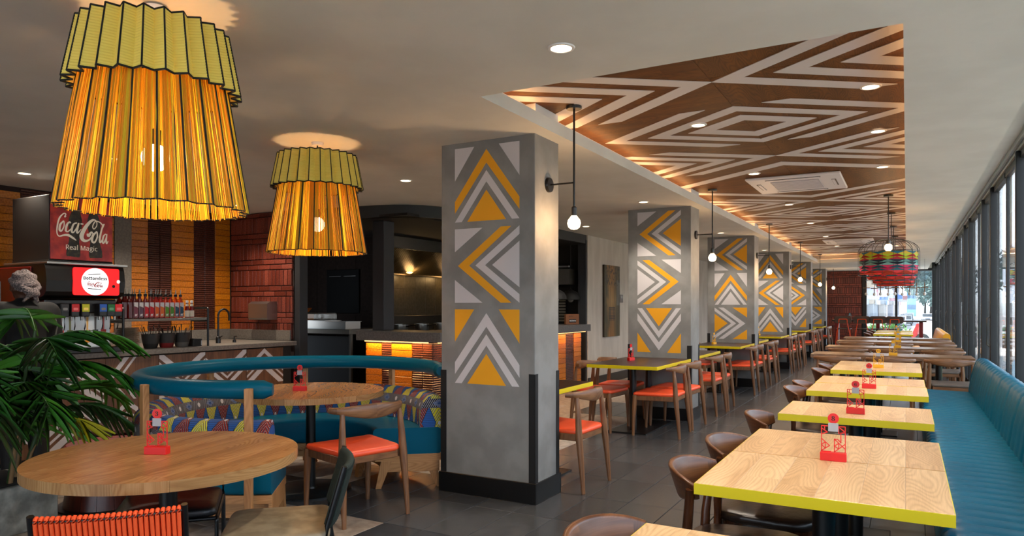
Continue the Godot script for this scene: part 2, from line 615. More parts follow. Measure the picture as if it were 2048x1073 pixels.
func set_view() -> void:
	var cam := Camera3D.new()
	cam.name = "camera"
	cam.projection = Camera3D.PROJECTION_FRUSTUM
	cam.near = 0.05; cam.far = 300.0
	cam.size = 0.05 * 1073.0 / 1400.0
	cam.frustum_offset = Vector2(0, 0.05 * 76.5 / 1400.0)
	add_child(cam)
	cam.position = V(0, EYE, 0)
	cam.rotation_degrees = V(0, 29.404, 0)
	cam.current = true
	var w := WorldEnvironment.new()
	w.name = "world"
	var e := Environment.new()
	var s := ProceduralSkyMaterial.new()
	s.sky_top_color = col(0.78, 0.86, 0.95)
	s.sky_horizon_color = col(0.88, 0.93, 0.97)
	s.ground_bottom_color = col(0.42, 0.43, 0.43)
	s.ground_horizon_color = col(0.70, 0.73, 0.75)
	s.sky_curve = 0.2
	s.sky_energy_multiplier = 1.0
	s.ground_energy_multiplier = 1.0
	var sky := Sky.new()
	sky.sky_material = s
	e.background_mode = Environment.BG_SKY
	e.sky = sky
	e.background_energy_multiplier = 3.6
	e.tonemap_mode = Environment.TONE_MAPPER_LINEAR
	e.tonemap_exposure = 1.5
	e.sdfgi_enabled = true
	e.ssao_enabled = true
	e.ssil_enabled = true
	w.environment = e
	add_child(w)
	# high sun behind the building: it lights the street and pavement, which throw light up through the glass
	var sun := DirectionalLight3D.new()
	sun.name = "sun"
	sun.light_color = col(1.0, 0.98, 0.94)
	sun.light_energy = 5.0
	sun.light_angular_distance = 2.0
	sun.shadow_enabled = true
	sun.sky_mode = DirectionalLight3D.SKY_MODE_LIGHT_ONLY
	add_child(sun)
	sun.transform = Transform3D(Basis.looking_at(V(0.55, -1.0, 0.35), Vector3.UP), V(-6, 12, -6))

func area(called: String, at: Vector3, look: Vector3, size: Vector2, c: Color, energy: float, parent: Node3D = self) -> AreaLight3D:
	var l := AreaLight3D.new()
	l.name = called
	l.area_size = size
	l.light_color = c; l.light_energy = energy
	l.area_normalize_energy = true
	l.shadow_enabled = true
	l.area_range = 30.0
	parent.add_child(l, true)
	var up := Vector3.UP if absf(look.normalized().y) < 0.9 else Vector3.BACK
	l.transform = Transform3D(Basis.looking_at(look, up), at)
	return l

func omni(called: String, at: Vector3, c: Color, energy: float, size: float, parent: Node3D = self) -> OmniLight3D:
	var l := OmniLight3D.new()
	l.name = called
	l.light_color = c; l.light_energy = energy; l.light_size = size
	l.omni_range = 40.0; l.omni_attenuation = 2.0
	l.shadow_enabled = true
	parent.add_child(l, true)
	l.position = at
	return l

func spot(called: String, at: Vector3, c: Color, energy: float, angle: float, size: float, parent: Node3D = self) -> SpotLight3D:
	var l := SpotLight3D.new()
	l.name = called
	l.light_color = c; l.light_energy = energy; l.light_size = size
	l.spot_range = 40.0; l.spot_attenuation = 2.0
	l.spot_angle = angle; l.spot_angle_attenuation = 0.7
	l.shadow_enabled = true
	parent.add_child(l, true)
	l.position = at
	l.rotation_degrees = V(-90, 0, 0)
	return l

# axis-aligned box between two corners
func span(b: MB, p: Vector3, q: Vector3, bv := 0.0) -> MB:
	return b.box((p + q) * 0.5, (q - p).abs(), bv)

func build_room() -> void:
	var x0 := -7.95
	var zb := -26.55
	var b := mb()   # plaster ceiling round the recess, 86 mm thick
	span(b, V(-9.0, CEIL, SLOT.end.y), V(0.60, CEIL + 0.086, 3.3))
	span(b, V(-9.0, CEIL, SLOT.position.y), V(SLOT.position.x, CEIL + 0.086, SLOT.end.y))
	span(b, V(SLOT.end.x, CEIL, SLOT.position.y), V(0.60, CEIL + 0.086, SLOT.end.y))
	span(b, V(-9.0, CEIL, zb), V(0.60, CEIL + 0.086, SLOT.position.y))
	struct("ceiling", b, M.ceiling)
	b = mb()
	span(b, V(0.60, 2.80, zb), V(WIN + 0.10, 2.90, 3.3))
	span(b, V(0.56, CEIL + 0.086, zb), V(0.60, 2.90, 3.3))
	struct("ceiling", b, M.ceiling)
	b = mb()
	span(b, V(-9.2, 3.0, zb - 0.2), V(WIN + 0.3, 3.15, 3.5))
	struct("ceiling", b, M.white_paint)
	b = mb()
	span(b, V(x0 - 0.1, 0, -6.4), V(-7.83, 3.0, 3.3))
	struct("wall_left", b, M.mortar)
	# glazed shopfront behind the camera
	b = mb()
	span(b, V(x0 - 0.1, 2.62, 3.2), V(WIN + 0.2, 3.0, 3.35))
	span(b, V(x0 - 0.1, -0.02, 3.2), V(WIN + 0.2, 0.30, 3.35))
	span(b, V(x0 - 0.1, 0.30, 3.2), V(-4.4, 2.62, 3.35))
	struct("wall_front", b, M.wall_white)
	b = mb()
	for k in 5:
		span(b, V(-4.4 + 1.3 * k - 0.04, 0.30, 3.22), V(-4.4 + 1.3 * k + 0.04, 2.62, 3.32))
	struct("window_front", b, M.frame)
	b = mb()
	span(b, V(-4.4, 0.30, 3.265), V(WIN + 0.1, 2.62, 3.272))
	struct("window_front_pane", b, M.glass)
	b = mb()
	span(b, V(-4.85, 0, -26.4), V(-4.70, CEIL, -10.95))
	struct("wall_white", b, M.wall_white)
	b = mb()
	span(b, V(-4.70, 0, -26.4), V(-4.685, 0.16, -10.95), 0.004)
	struct("baseboard_white", b, M.black)
	# left wall cladding: strips of stacked amber tiles and ribbed brown mosaic
	var wall := Node3D.new()
	wall.name = "wall_tiles"; add_child(wall); wall.set_meta("kind", "structure")
	var strips := [[-3.10, -3.415, 0], [-3.415, -3.73, 0], [-3.73, -4.10, 1], [-4.10, -4.40, 0], [-4.40, -4.69, 0], [-4.89, -5.10, 0], [-5.10, -5.25, 1], [-5.25, -5.40, 1], [-5.40, -5.71, 0], [-5.71, -5.865, 1], [-5.865, -6.02, 1], [-6.02, -6.25, 0]]
	for s in strips:
		tile_strip(wall, V(-7.83, 1.08, s[0]), V(0, 0, -1), V(1, 0, 0), s[0] - s[1], CEIL - 1.09, s[2])
	b = mb()
	span(b, V(-7.83, 1.08, -3.095), V(-7.826, CEIL, 3.2))
	part("backing", b, M.grout, wall)
	b = mb()
	for j in 20:
		for i in 19:
			b.box(V(-7.816, 1.118 + 0.0765 * i, -2.935 + 0.315 * j), V(0.020, 0.0725, 0.311), 0.003)
	part("tile_field", b, M.ytile[1], wall).set_meta("kind", "stuff")
	b = mb()
	span(b, V(-7.83, 1.08, -4.89), V(-7.80, CEIL, -4.69), 0.003)
	part("plaster_strip", b, M.worktop, wall)
	b = mb()
	span(b, V(-7.83, 0.95, -6.25), V(-7.79, 1.08, 3.2), 0.003)
	part("splashback", b, M.worktop, wall)
	# brick return wall at the end of the counter
	b = mb()
	span(b, V(-7.83, 0, -6.40), V(-6.66, CEIL, -6.275))
	var bw := struct("wall_brick", b, M.mortar)
	brick_face(bw, V(-7.80, 0.96, -6.275), V(1, 0, 0), V(0, 0, 1), 1.135, CEIL - 0.965, false)
	b = mb()
	span(b, V(-7.79, 0.95, -6.25), V(-6.68, 1.08, -6.225), 0.003)
	part("splashback", b, M.worktop, bw)
	# far wall
	b = mb()
	span(b, V(-4.85, 0, zb), V(-1.30, CEIL, -26.43))
	var fw := struct("wall_back", b, M.mortar)
	brick_face(fw, V(-4.69, 0.12, -26.43), V(1, 0, 0), V(0, 0, 1), 3.37, CEIL - 0.13, true)
	b = mb()
	span(b, V(-4.70, 0, -26.43), V(-1.30, 0.12, -26.39), 0.004)
	struct("baseboard_back", b, M.black)

func tile_strip(parent: Node3D, at: Vector3, along: Vector3, out: Vector3, w: float, h: float, kind: int) -> void:
	var xf := Transform3D(Basis(along, Vector3.UP, out), at)
	if kind == 0:
		var rows := int(h / 0.0765)
		var m := mb().box(V(0, 0, 0.010), V(w - 0.004, 0.0725, 0.020), 0.003).mesh()
		for k in rows:
			var t := xf * Transform3D(Basis.IDENTITY, V(w / 2, 0.038 + 0.0765 * k, rnd(-0.0012, 0.0012)))
			put("tile", m, M.ytile[rng.randi() % 3], parent, t)
	else:
		var b := mb()
		for k in int(h / 0.0262):
			b.box(V(w / 2, 0.013 + 0.0262 * k, 0.009 + rnd(-0.001, 0.001)), V(w - 0.004, 0.021, 0.018), 0.005, xf)
		part("ribbed_mosaic", b, M.btile, parent).set_meta("kind", "stuff")

func brick_face(parent: Node3D, at: Vector3, along: Vector3, out: Vector3, w: float, h: float, joined: bool) -> void:
	var xf := Transform3D(Basis(along, Vector3.UP, out), at)
	var sold := mb().box(Vector3.ZERO, V(0.062, 0.196, 0.05), 0.004).mesh()
	var stre := mb().box(Vector3.ZERO, V(0.196, 0.058, 0.05), 0.004).mesh()
	var all := [mb(), mb(), mb(), mb()]
	var y := 0.0
	var row := 0
	while y < h - 0.05:
		var upright := row % 3 == 0
		var rh := minf(0.205 if upright else 0.067, h - y)
		var step := 0.070 if upright else 0.205
		var x := 0.0 if row % 2 == 0 else -step * 0.4
		while x < w:
			var a := maxf(x, 0.0)
			var e := minf(x + step, w)
			if e - a > 0.03:
				var p := V((a + e) / 2, y + rh / 2, rnd(0.0, 0.006) - 0.004)
				var k := rng.randi() % 4
				var full := absf(e - a - step) < 0.002 and rh > 0.06 and (not upright or rh > 0.2)
				if joined:
					all[k].box(p, V(e - a - 0.009, rh - 0.009, 0.05), 0.004, xf)
				elif full:
					put("brick", sold if upright else stre, M.brick[k], parent, xf * Transform3D(Basis.IDENTITY, p))
				else:
					part("brick", mb().box(Vector3.ZERO, V(e - a - 0.009, rh - 0.009, 0.05), 0.004), M.brick[k], parent, xf * Transform3D(Basis.IDENTITY, p))
			x += step
		y += rh
		row += 1
	if joined:
		for k in 4:
			part("brickwork", all[k], M.brick[k], parent).set_meta("kind", "stuff")

func pale(x: float, z: float) -> bool:
	if z > -3.485:
		return x < -2.9
	if x < -3.8: return z < -4.085
	if x < -3.2 and z > -5.9: return z < -4.685
	if x < -2.75: return (z < -5.9 and z > -8.3) or z < -9.2
	return false

func build_floor() -> void:
	var b := mb()
	span(b, V(-9.2, -0.25, -26.6), V(WIN + 0.2, -0.014, 3.4))
	var fl := struct("floor", b, M.grout)
	var m := mb().box(V(0, -0.007, 0), V(0.2955, 0.014, 0.5955), 0.0015).mesh()
	var list := []
	var x := 0.1 - 0.3 * 27
	while x < WIN + 0.1:
		var z := -4.085 + 0.6 * 10
		while z > -26.5:
			var c := V(x + 0.15, 0, z - 0.3)
			if not (c.x < -7.0 and c.z < -6.3):
				var d := c - V(0, EYE, 0)
				var f := d.dot(V(-0.491, 0, -0.8712))
				var u := d.dot(V(0.8712, 0, -0.491))
				var seen := f > 1.5 and absf(u / f) < 0.75 and absf(-EYE / f) < 0.34 + 0.1
				var hid := c.x < -4.3 or (c.x > -0.55)
				list.append([d.length() + (100.0 if not seen or hid else 0.0), c])
			z -= 0.6
		x += 0.3
	list.sort_custom(func(p, q): return p[0] < q[0])
	var far := [mb(), mb()]
	for k in list.size():
		var c: Vector3 = list[k][1]
		var light := pale(c.x, c.z)
		if k < 290:
			put("tile", m, M.tile_pale[rng.randi() % 2] if light else M.tile[rng.randi() % 4], fl, Transform3D(Basis.IDENTITY, c + V(0, rnd(-0.0006, 0.0), 0)))
		else:
			far[1 if light else 0].box(c + V(0, -0.007, 0), V(0.2955, 0.014, 0.5955), 0.0)
	part("tile_field", far[0], M.tile[1], fl).set_meta("kind", "stuff")
	part("pale_tile_field", far[1], M.tile_pale[0], fl).set_meta("kind", "stuff")

# ---- the timber ceiling in the recess, with inlaid white chevrons ----
func build_slot() -> void:
	var L := -2.33
	var R := 0.19
	var b := mb(2)
	var z := SLOT.end.y + 0.25
	var holder := Node3D.new()
	holder.name = "ceiling_timber"; add_child(holder); holder.set_meta("kind", "structure")
	var k := 0
	while z > SLOT.position.y - 0.4:   # boards of veneer 1.22 m long, two across
		for half in 2:
			var p := V(L if half == 0 else -1.069, WOOD, z)
			var q := V(-1.071 if half == 0 else R, WOOD + 0.02, z - 1.218)
			var bb := mb(0 if k % 2 == 0 else 2, Vector2(rnd(0, 3), rnd(0, 3)))
			span(bb, p, q, 0.001)
			part("panel", bb, M.veneer, holder)
			k += 1
		z -= 1.22
	b = mb()
	span(b, V(L - 0.03, CEIL + 0.086, SLOT.position.y - 0.4), V(L, WOOD + 0.05, SLOT.end.y + 0.3))
	span(b, V(R, CEIL + 0.086, SLOT.position.y - 0.4), V(R + 0.03, WOOD + 0.05, SLOT.end.y + 0.3))
	span(b, V(L, CEIL + 0.086, SLOT.position.y - 0.43), V(R, WOOD + 0.05, SLOT.position.y - 0.4))
	span(b, V(L, CEIL + 0.086, SLOT.end.y + 0.25), V(R, WOOD + 0.05, SLOT.end.y + 0.3))
	struct("ceiling_cove", b, M.white_paint)
	# kinds: X = chevrons pointing in from both sides, D = diamond, A = long frame round an air conditioner
	var rows := [["X", -3.22], ["X", -4.46], ["D", -5.69], ["X", -6.93], ["A", -8.53], ["X", -10.14], ["D", -11.38], ["X", -12.62], ["D", -13.86], ["X", -15.10], ["A", -16.70], ["X", -18.30], ["D", -19.54], ["X", -20.78]]
	rows.remove_at(0)
	for r in rows:
		chevrons(holder, r[0], r[1], L, R)
	# cove light: warm strips lying on the ceiling edge
	var warm := col(1.0, 0.76, 0.50)
	var strip := thing("cove_light", "warm glowing light strip hidden along the edges of the timber ceiling recess", "light")
	b = mb()
	span(b, V(SLOT.position.x - 0.14, CEIL + 0.087, -20.9), V(SLOT.position.x - 0.12, CEIL + 0.097, -3.45))
	span(b, V(SLOT.end.x + 0.12, CEIL + 0.087, -20.9), V(SLOT.end.x + 0.14, CEIL + 0.097, -3.45))
	span(b, V(-2.1, CEIL + 0.087, SLOT.position.y - 0.14), V(0.0, CEIL + 0.097, SLOT.position.y - 0.12))
	part("led_strip", b, glow(warm, 2.0), strip)
	for j in 3:
		var zc := -3.5 - 5.83 * (j + 0.5)
		area("cove_lamp", V(SLOT.position.x - 0.13, CEIL + 0.10, zc), V(0.25, 1, 0), Vector2(0.02, 5.8), warm, 0.55, strip)
		area("cove_lamp", V(SLOT.end.x + 0.13, CEIL + 0.10, zc), V(-0.25, 1, 0), Vector2(0.02, 5.8), warm, 0.55, strip)
	area("cove_lamp", V(-1.05, CEIL + 0.10, SLOT.position.y - 0.13), V(0, 1, 0.25), Vector2(2.1, 0.02), warm, 0.5, strip)
	# recessed lights in the timber
	var spots := [[-1.41, -5.45], [-0.20, -5.04], [-0.20, -6.35], [-1.41, -7.74], [-0.21, -8.0], [-1.42, -10.33], [-1.42, -12.83], [-1.42, -15.4], [-1.42, -18.0], [-0.2, -18.6]]
	var low := [[-1.40, -2.95], [-4.17, -5.33], [-2.64, -7.77], [-4.20, -9.72], [-2.65, -11.67], [-2.65, -15.7], [-4.2, -14.0], [-2.65, -19.7], [-2.9, -22.8], [-6.95, -3.35], [-6.95, -4.55], [-6.95, -5.65], [-0.3, -2.0], [-5.6, -3.4]]
	for j in spots.size():
		var nth := ["first", "second", "third", "fourth", "fifth", "sixth"]
		var left: bool = spots[j][0] < -1.0
		var rank := 0
		for q in spots:
			if (q[0] < -1.0) == left and q[1] > spots[j][1]: rank += 1
		downlight(V(spots[j][0], WOOD - 0.005, spots[j][1]), "round recessed light in the timber ceiling, %s from the front in its %s row" % [nth[rank], "left" if left else "right"], "lights in the timber ceiling")
	for j in low.size():
		var lb := "round recessed light hidden from view, in the plain ceiling by the tiled wall"
		if j < 9:
			lb = ["large round recessed light nearest the camera in the plain ceiling", "round recessed light between the second shade lamp and the nearest column", "round recessed light in the plain ceiling before the second column", "small round recessed light before the white wall, right of the nearest column", "round recessed light in the plain ceiling before the third column", "round recessed light in the plain ceiling before the fourth column", "small round recessed light between the second and third columns", "round recessed light in the plain ceiling before the fifth column", "round recessed light in the plain ceiling before the last column"][j]
		downlight(V(low[j][0], CEIL, low[j][1]), lb, "lights in the plain ceiling")
	aircon(V(-1.08, WOOD - 0.004, -8.55), "white ceiling air conditioner panel nearest the camera, framed by white stripes on the timber")
	aircon(V(-1.08, WOOD - 0.004, -16.7), "white ceiling air conditioner panel further back, above the cage lamps")

func chevrons(holder: Node3D, kind: String, zc: float, L: float, R: float) -> void:
	var xc := -1.07
	var S := 0.745
	var polys := []
	var clip := PackedVector2Array([Vector2(L, zc - 0.615), Vector2(R, zc - 0.615), Vector2(R, zc + 0.615), Vector2(L, zc + 0.615)])
	if kind == "X":
		for side in [-1.0, 1.0]:
			for band in [[0.0, 0.145], [0.275, 0.42], [0.55, 0.70]]:
				# band between two V lines whose tips lie at xc + side * t/S, opening outwards
				var a: float = band[0] / S
				var c: float = band[1] / S
				var far := 2.2
				var outer := PackedVector2Array([Vector2(xc + side * a, zc), Vector2(xc + side * far, zc + (far - a) * S), Vector2(xc + side * far, zc + (far - c) * S), Vector2(xc + side * c, zc), Vector2(xc + side * far, zc - (far - c) * S), Vector2(xc + side * far, zc - (far - a) * S)])
				polys.append(outer)
	elif kind == "D":
		for band in [[0.20, 0.36], [0.48, 0.615], [0.76, 0.90]]:
			for side in [-1.0, 1.0]:
				var a: float = band[0]
				var c: float = band[1]
				polys.append(PackedVector2Array([Vector2(xc, zc + c), Vector2(xc + side * c / S, zc), Vector2(xc, zc - c), Vector2(xc, zc - a), Vector2(xc + side * a / S, zc), Vector2(xc, zc + a)]))
	else:
		clip = PackedVector2Array([Vector2(L, zc - 1.3), Vector2(R, zc - 1.3), Vector2(R, zc + 1.3), Vector2(L, zc + 1.3)])
		for side in [-1.0, 1.0]:
			polys.append(PackedVector2Array([Vector2(xc, zc + 1.28), Vector2(xc + side * 1.28 / S, zc), Vector2(xc, zc - 1.28), Vector2(xc, zc - 1.10), Vector2(xc + side * 1.10 / S, zc), Vector2(xc, zc + 1.10)]))
	var xf := Transform3D(Basis(V(1, 0, 0), V(0, 0, 1), V(0, -1, 0)), V(0, WOOD, 0))
	for p in polys:
		for q in Geometry2D.intersect_polygons(p, clip):
			if q.size() > 2:
				part("white_stripe", mb().prism(q, -0.001, 0.0035, xf, false), M.white_wash, holder)

func downlight(at: Vector3, label: String, group: String) -> void:
	var d: Node3D
	if not M.has("dl"):
		d = thing("recessed_light", label, "light", at, 0, group)
		part("rim", mb().lathe(PackedVector2Array([Vector2(0.048, -0.001), Vector2(0.050, -0.006), Vector2(0.062, -0.005), Vector2(0.066, 0.001)]), 24), M.white_paint, d)
		part("diffuser", mb().lathe(PackedVector2Array([Vector2(0.0, -0.002), Vector2(0.049, -0.002)]), 24), M.down, d)
		spot("lamp", V(0, -0.012, 0), col(1.0, 0.94, 0.86), 1.8, 62.0, 0.04, d)
		M.dl = d
	else:
		d = dup(M.dl, at, 0, label, group)

func aircon(at: Vector3, label: String) -> void:
	var a := thing("air_conditioner", label, "air conditioner", at)
	var w := mat(col(0.84, 0.83, 0.85), 0.45)
	var b := mb()
	b.box(V(0, -0.012, 0), V(0.96, 0.028, 1.06), 0.008)
	part("cover", b, w, a)
	part("grille", mb().box(V(0, -0.029, 0), V(0.50, 0.006, 0.60), 0.002), mat(col(0.66, 0.65, 0.68), 0.6), a)
	var s := mb()
	for k in 11:
		s.box(V(0, -0.033, -0.27 + 0.054 * k), V(0.48, 0.003, 0.012))
	part("grille_bars", s, w, a).set_meta("kind", "stuff")
	for k in 4:
		var t := Transform3D(Basis(Vector3.UP, PI / 2 * k), Vector3.ZERO)
		var len_ := 0.56 if k % 2 == 0 else 0.42
		part("vent_slot", mb().box(V(0, -0.0275, 0.43 if k % 2 == 0 else 0.39), V(len_, 0.004, 0.045), 0.0, t), M.black, a)
		part("vent_flap", mb().box(V(0, -0.031, 0.425 if k % 2 == 0 else 0.385), V(len_ - 0.02, 0.003, 0.028), 0.0, t), w, a)

# ---- painted columns ----
func build_columns() -> void:
	# each block: direction the chevrons point, corner colour, outer chevron, inner chevron, middle triangle
	var Y := "Y"
	var W := "W"
	var plan := [
		[["up", W, Y, W, Y], ["left", W, Y, W, W], ["up", Y, W, W, Y]],
		[["left", W, Y, W, Y], ["right", W, Y, W, W], ["down", Y, W, W, Y]],
		[["left", W, Y, W, Y], ["up", W, Y, W, W], ["right", Y, W, W, Y]],
		[["up", W, Y, W, Y], ["left", W, Y, W, W], ["up", Y, W, W, Y]],
		[["left", W, Y, W, Y], ["right", W, Y, W, W], ["down", Y, W, W, Y]],
		[["left", W, Y, W, Y], ["up", W, Y, W, W], ["right", Y, W, W, Y]]]
	var said := ["nearest grey plaster column with yellow and white triangles, beside the booth", "second grey column from the front, its lowest chevron pointing down above the dark table", "third grey column, painted chevrons pointing left, up and right", "fourth grey column, painted triangles pointing up at top and bottom", "fifth grey column, partly hidden, with a downward white chevron", "last and smallest grey column, in front of the brick wall"]
	for i in COLS.size():
		var z: float = COLS[i]
		var c := thing("column", said[i], "column", V(-2.645, 0, z - 0.19), 0, "painted columns down the middle of the room")
		var b := mb()
		span(b, V(-0.395, 0, -0.19), V(0.395, CEIL + 0.02, 0.19), 0.004)
		part("shaft", b, M.plaster, c)
		b = mb()
		span(b, V(-0.38, CEIL + 0.087, -0.18), V(0.395, WOOD + 0.1, 0.18))
		part("head", b, M.white_paint, c)
		b = mb()
		for s in [[V(-0.41, 0, 0.19), V(0.41, 0.145, 0.205)], [V(-0.41, 0, -0.205), V(0.41, 0.145, -0.19)], [V(-0.41, 0, -0.19), V(-0.395, 0.145, 0.19)], [V(0.395, 0, -0.19), V(0.41, 0.145, 0.19)]]:
			span(b, s[0], s[1], 0.002)
		part("skirting", b, M.black, c)
		for sx in [-1.0, 1.0]:
			for sz in [-1.0, 1.0]:
				b = mb()
				b.box(V(sx * 0.397, 0.52, sz * 0.170), V(0.004, 0.77, 0.046))
				b.box(V(sx * 0.374, 0.52, sz * 0.192), V(0.050, 0.77, 0.004))
				part("corner_guard", b, M.black_matt, c)
		var tops := [2.545, 1.95, 1.357]
		for k in 3:
			motif(c, plan[i][k], Rect2(-0.273, tops[k] - 0.545, 0.546, 0.545))

func motif(c: Node3D, m: Array, r: Rect2) -> void:
	# drawn pointing up in a unit square (y down), then turned
	var shapes := [[m[1], [[0, 0], [0.31, 0], [0, 0.44]]], [m[1], [[1, 0], [1, 0.44], [0.69, 0]]],
		[m[2], [[0.5, 0.05], [1, 0.72], [1, 0.88], [0.5, 0.23], [0, 0.88], [0, 0.72]]],
		[m[3], [[0.5, 0.33], [1, 1], [0.89, 1], [0.5, 0.48], [0.11, 1], [0, 1]]],
		[m[4], [[0.5, 0.59], [0.80, 1], [0.20, 1]]]]
	var ang: float = {"up": 0.0, "right": PI / 2, "down": PI, "left": -PI / 2}[m[0]]
	for s in shapes:
		var p := PackedVector2Array()
		for q in s[1]:
			var d := (Vector2(q[0], q[1]) - Vector2(0.5, 0.5)).rotated(ang) + Vector2(0.5, 0.5)
			p.append(Vector2(r.position.x + d.x * r.size.x, r.end.y - d.y * r.size.y))
		part("painted_triangle" if p.size() == 3 else "painted_chevron", mb().prism(p, 0.0, 0.0012, Transform3D(Basis.IDENTITY, V(0, 0, 0.1895)), false), M.yellow_paint if s[0] == "Y" else M.white_wash, c)

# ---- open kitchen, its curved fascia and the tiled pass ----
func build_kitchen() -> void:
	var b := mb()
	span(b, V(-9.1, 0, -11.3), V(-4.85, 2.95, -11.15))
	span(b, V(-9.2, 0, -11.3), V(-9.0, 2.95, -6.3))
	struct("wall_kitchen", b, M.kitchen_dark)
	b = mb()
	span(b, V(-4.86, 0, -11.15), V(-4.71, 2.5, -10.9), 0.004)
	span(b, V(-6.67, 0, -6.42), V(-6.57, CEIL, -6.285), 0.004)
	struct("trim_kitchen", b, M.pillar)
	# curved fascia
	var path := PackedVector2Array([Vector2(-6.66, -6.30), Vector2(-6.2, -6.36), Vector2(-5.8, -6.42), Vector2(-5.5, -6.47), Vector2(-5.3, -6.53), Vector2(-5.15, -6.62), Vector2(-5.02, -6.74), Vector2(-4.91, -6.92), Vector2(-4.84, -7.15), Vector2(-4.79, -7.5), Vector2(-4.76, -8.2), Vector2(-4.74, -9.5), Vector2(-4.72, -10.95)])
	b = mb()
	for k in path.size() - 1:
		var p := path[k]; var q := path[k + 1]
		var pn := (path[k + 1] - path[maxi(k - 1, 0)]).normalized()
		var qn := (path[mini(k + 2, path.size() - 1)] - p).normalized()
		var n0 := V(-pn.y, 0, pn.x); var n1 := V(-qn.y, 0, qn.x)
		if n0.x + n0.z < 0: n0 = -n0; n1 = -n1
		var lo := 2.44
		b.quad(V(p.x, lo, p.y), V(q.x, lo, q.y), V(q.x, CEIL, q.y), V(p.x, CEIL, p.y), n0, n1, n1, n0)
		b.quad(V(p.x, lo, p.y) - n0 * 0.06, V(q.x, lo, q.y) - n1 * 0.06, V(q.x, CEIL, q.y) - n1 * 0.06, V(p.x, CEIL, p.y) - n0 * 0.06, -n0, -n1, -n1, -n0)
		b.face(V(p.x, lo, p.y), V(q.x, lo, q.y), V(q.x, lo, q.y) - n1 * 0.06, V(p.x, lo, p.y) - n0 * 0.06, Vector3.DOWN)
	struct("trim_fascia", b, M.fascia)
	b = mb()
	span(b, V(-9.0, 2.44, -11.15), V(-4.80, 2.47, -7.2))
	span(b, V(-9.0, 2.44, -7.2), V(-5.05, 2.47, -6.48))
	struct("ceiling_kitchen", b, mat(col(0.075, 0.055, 0.05), 0.8))
	# tiled wall with the black oven front
	var w := Node3D.new()
	w.name = "wall_oven"; add_child(w); w.set_meta("kind", "structure")
	b = mb()
	span(b, V(-9.0, 0, -8.30), V(-6.98, CEIL, -8.21))
	part("backing", b, M.grout, w)
	for r in 6:
		for c in 5:
			b = mb()
			span(b, V(-9.0 + 0.405 * c, 0.02 + 0.43 * r, -8.21), V(-9.0 + 0.405 * c + 0.401, 0.02 + 0.43 * r + 0.426, -8.20), 0.002)
			part("tile", b, M.kitchen_tile, w)
	var ov := thing("wall_oven", "black glass oven front set in the dark tiled kitchen wall", "oven", V(-7.63, 1.27, -8.199))
	part("door", mb().box(V(0, 0.34, 0.012), V(0.67, 0.68, 0.024), 0.006), mat(col(0.006, 0.006, 0.006), 0.6, 0.0, 0.2), ov)
	for s in [-1.0, 1.0]:
		part("handle_strip", mb().box(V(0.15 * s, 0.575, 0.027), V(0.24, 0.014, 0.006), 0.001), mat(col(0.10, 0.095, 0.09), 0.4), ov)
	# steel shelf with trays, a carton and a crumpled bag
	var sh := thing("steel_shelf", "stainless steel kitchen bench carrying metal food trays", "bench", V(-7.5, 0, -7.12))
	b = mb()
	span(b, V(-1.2, 1.00, -0.75), V(0.98, 1.065, 0.0), 0.004)
	part("top", b, M.steel_dull, sh)
	for x in [-1.15, -0.1, 0.95]:
		part("leg", mb().box(V(x, 0.5, -0.06), V(0.04, 1.0, 0.04), 0.003), M.steel_dull, sh)
	for x in [-0.63, 0.43]:
		part("cabinet_door", mb().box(V(x, 0.52, -0.10), V(1.0, 0.90, 0.03), 0.004), M.black_matt, sh)
	tray(V(-7.34, 1.065, -7.40), 0.50, 0.11, "wide metal food tray with a clear lid, next to the cardboard carton")
	tray(V(-6.90, 1.065, -7.40), 0.38, 0.10, "smaller metal food tray at the right end of the kitchen bench")
	var ct := thing("cardboard_carton", "orange-brown open cardboard carton on the kitchen bench", "carton", V(-7.74, 1.065, -7.48))
	b = mb()
	b.box(V(0, 0.10, 0), V(0.22, 0.20, 0.2), 0.003)
	part("body", b, mat(col(0.72, 0.42, 0.14), 0.8), ct)
	part("flap", mb().box(V(0.13, 0.23, 0), V(0.09, 0.006, 0.2), 0.0, Transform3D(Basis(V(0, 0, 1), 0.7), V(0.08, 0.0, 0))), mat(col(0.66, 0.36, 0.12), 0.8), ct)
	var bag := mb()
	bag.sheet(func(u, v): return V(0.10 * sin(v * PI) * cos(u * TAU) * (1.0 + 0.18 * sin(u * TAU * 5.0 + v * 7.0)), 0.075 - 0.075 * cos(v * PI) , 0.07 * sin(v * PI) * sin(u * TAU) * (1.0 + 0.15 * cos(u * TAU * 4.0))), 26, 10)
	tag(part("paper_bag", bag, mat(col(0.80, 0.40, 0.22), 0.7), self, Transform3D(Basis.IDENTITY, V(-7.60, 1.065, -7.33))), "crumpled red and white paper bag lying by the cardboard carton", "bag")
	# cooking line along the far wall
	b = mb()
	span(b, V(-7.62, 0, -11.15), V(-7.50, 2.95, -8.30))
	var cw := struct("wall_cooking", b, M.grout)
	for k in 9:
		for r in 5:
			b = mb()
			span(b, V(-7.50, 0.42 * r, -8.34 - 0.30 * k - 0.297), V(-7.488, 0.42 * r + 0.417, -8.34 - 0.30 * k), 0.002)
			part("tile", b, M.kitchen_pale, cw)
	var hood := thing("extractor_hood", "long stainless steel extractor hood with slanted grease filters", "hood", V(-6.7, 1.9, -9.55))
	b = mb()
	span(b, V(-0.02, 0.36, -1.55), V(0.0, 0.55, 1.30), 0.003)
	part("front_panel", b, M.steel_dull, hood)
	b = mb()
	span(b, V(-0.78, 0.53, -1.55), V(-0.02, 0.55, 1.30))
	part("top_plate", b, M.steel_dull, hood)
	var ang := atan2(0.34, 0.62)
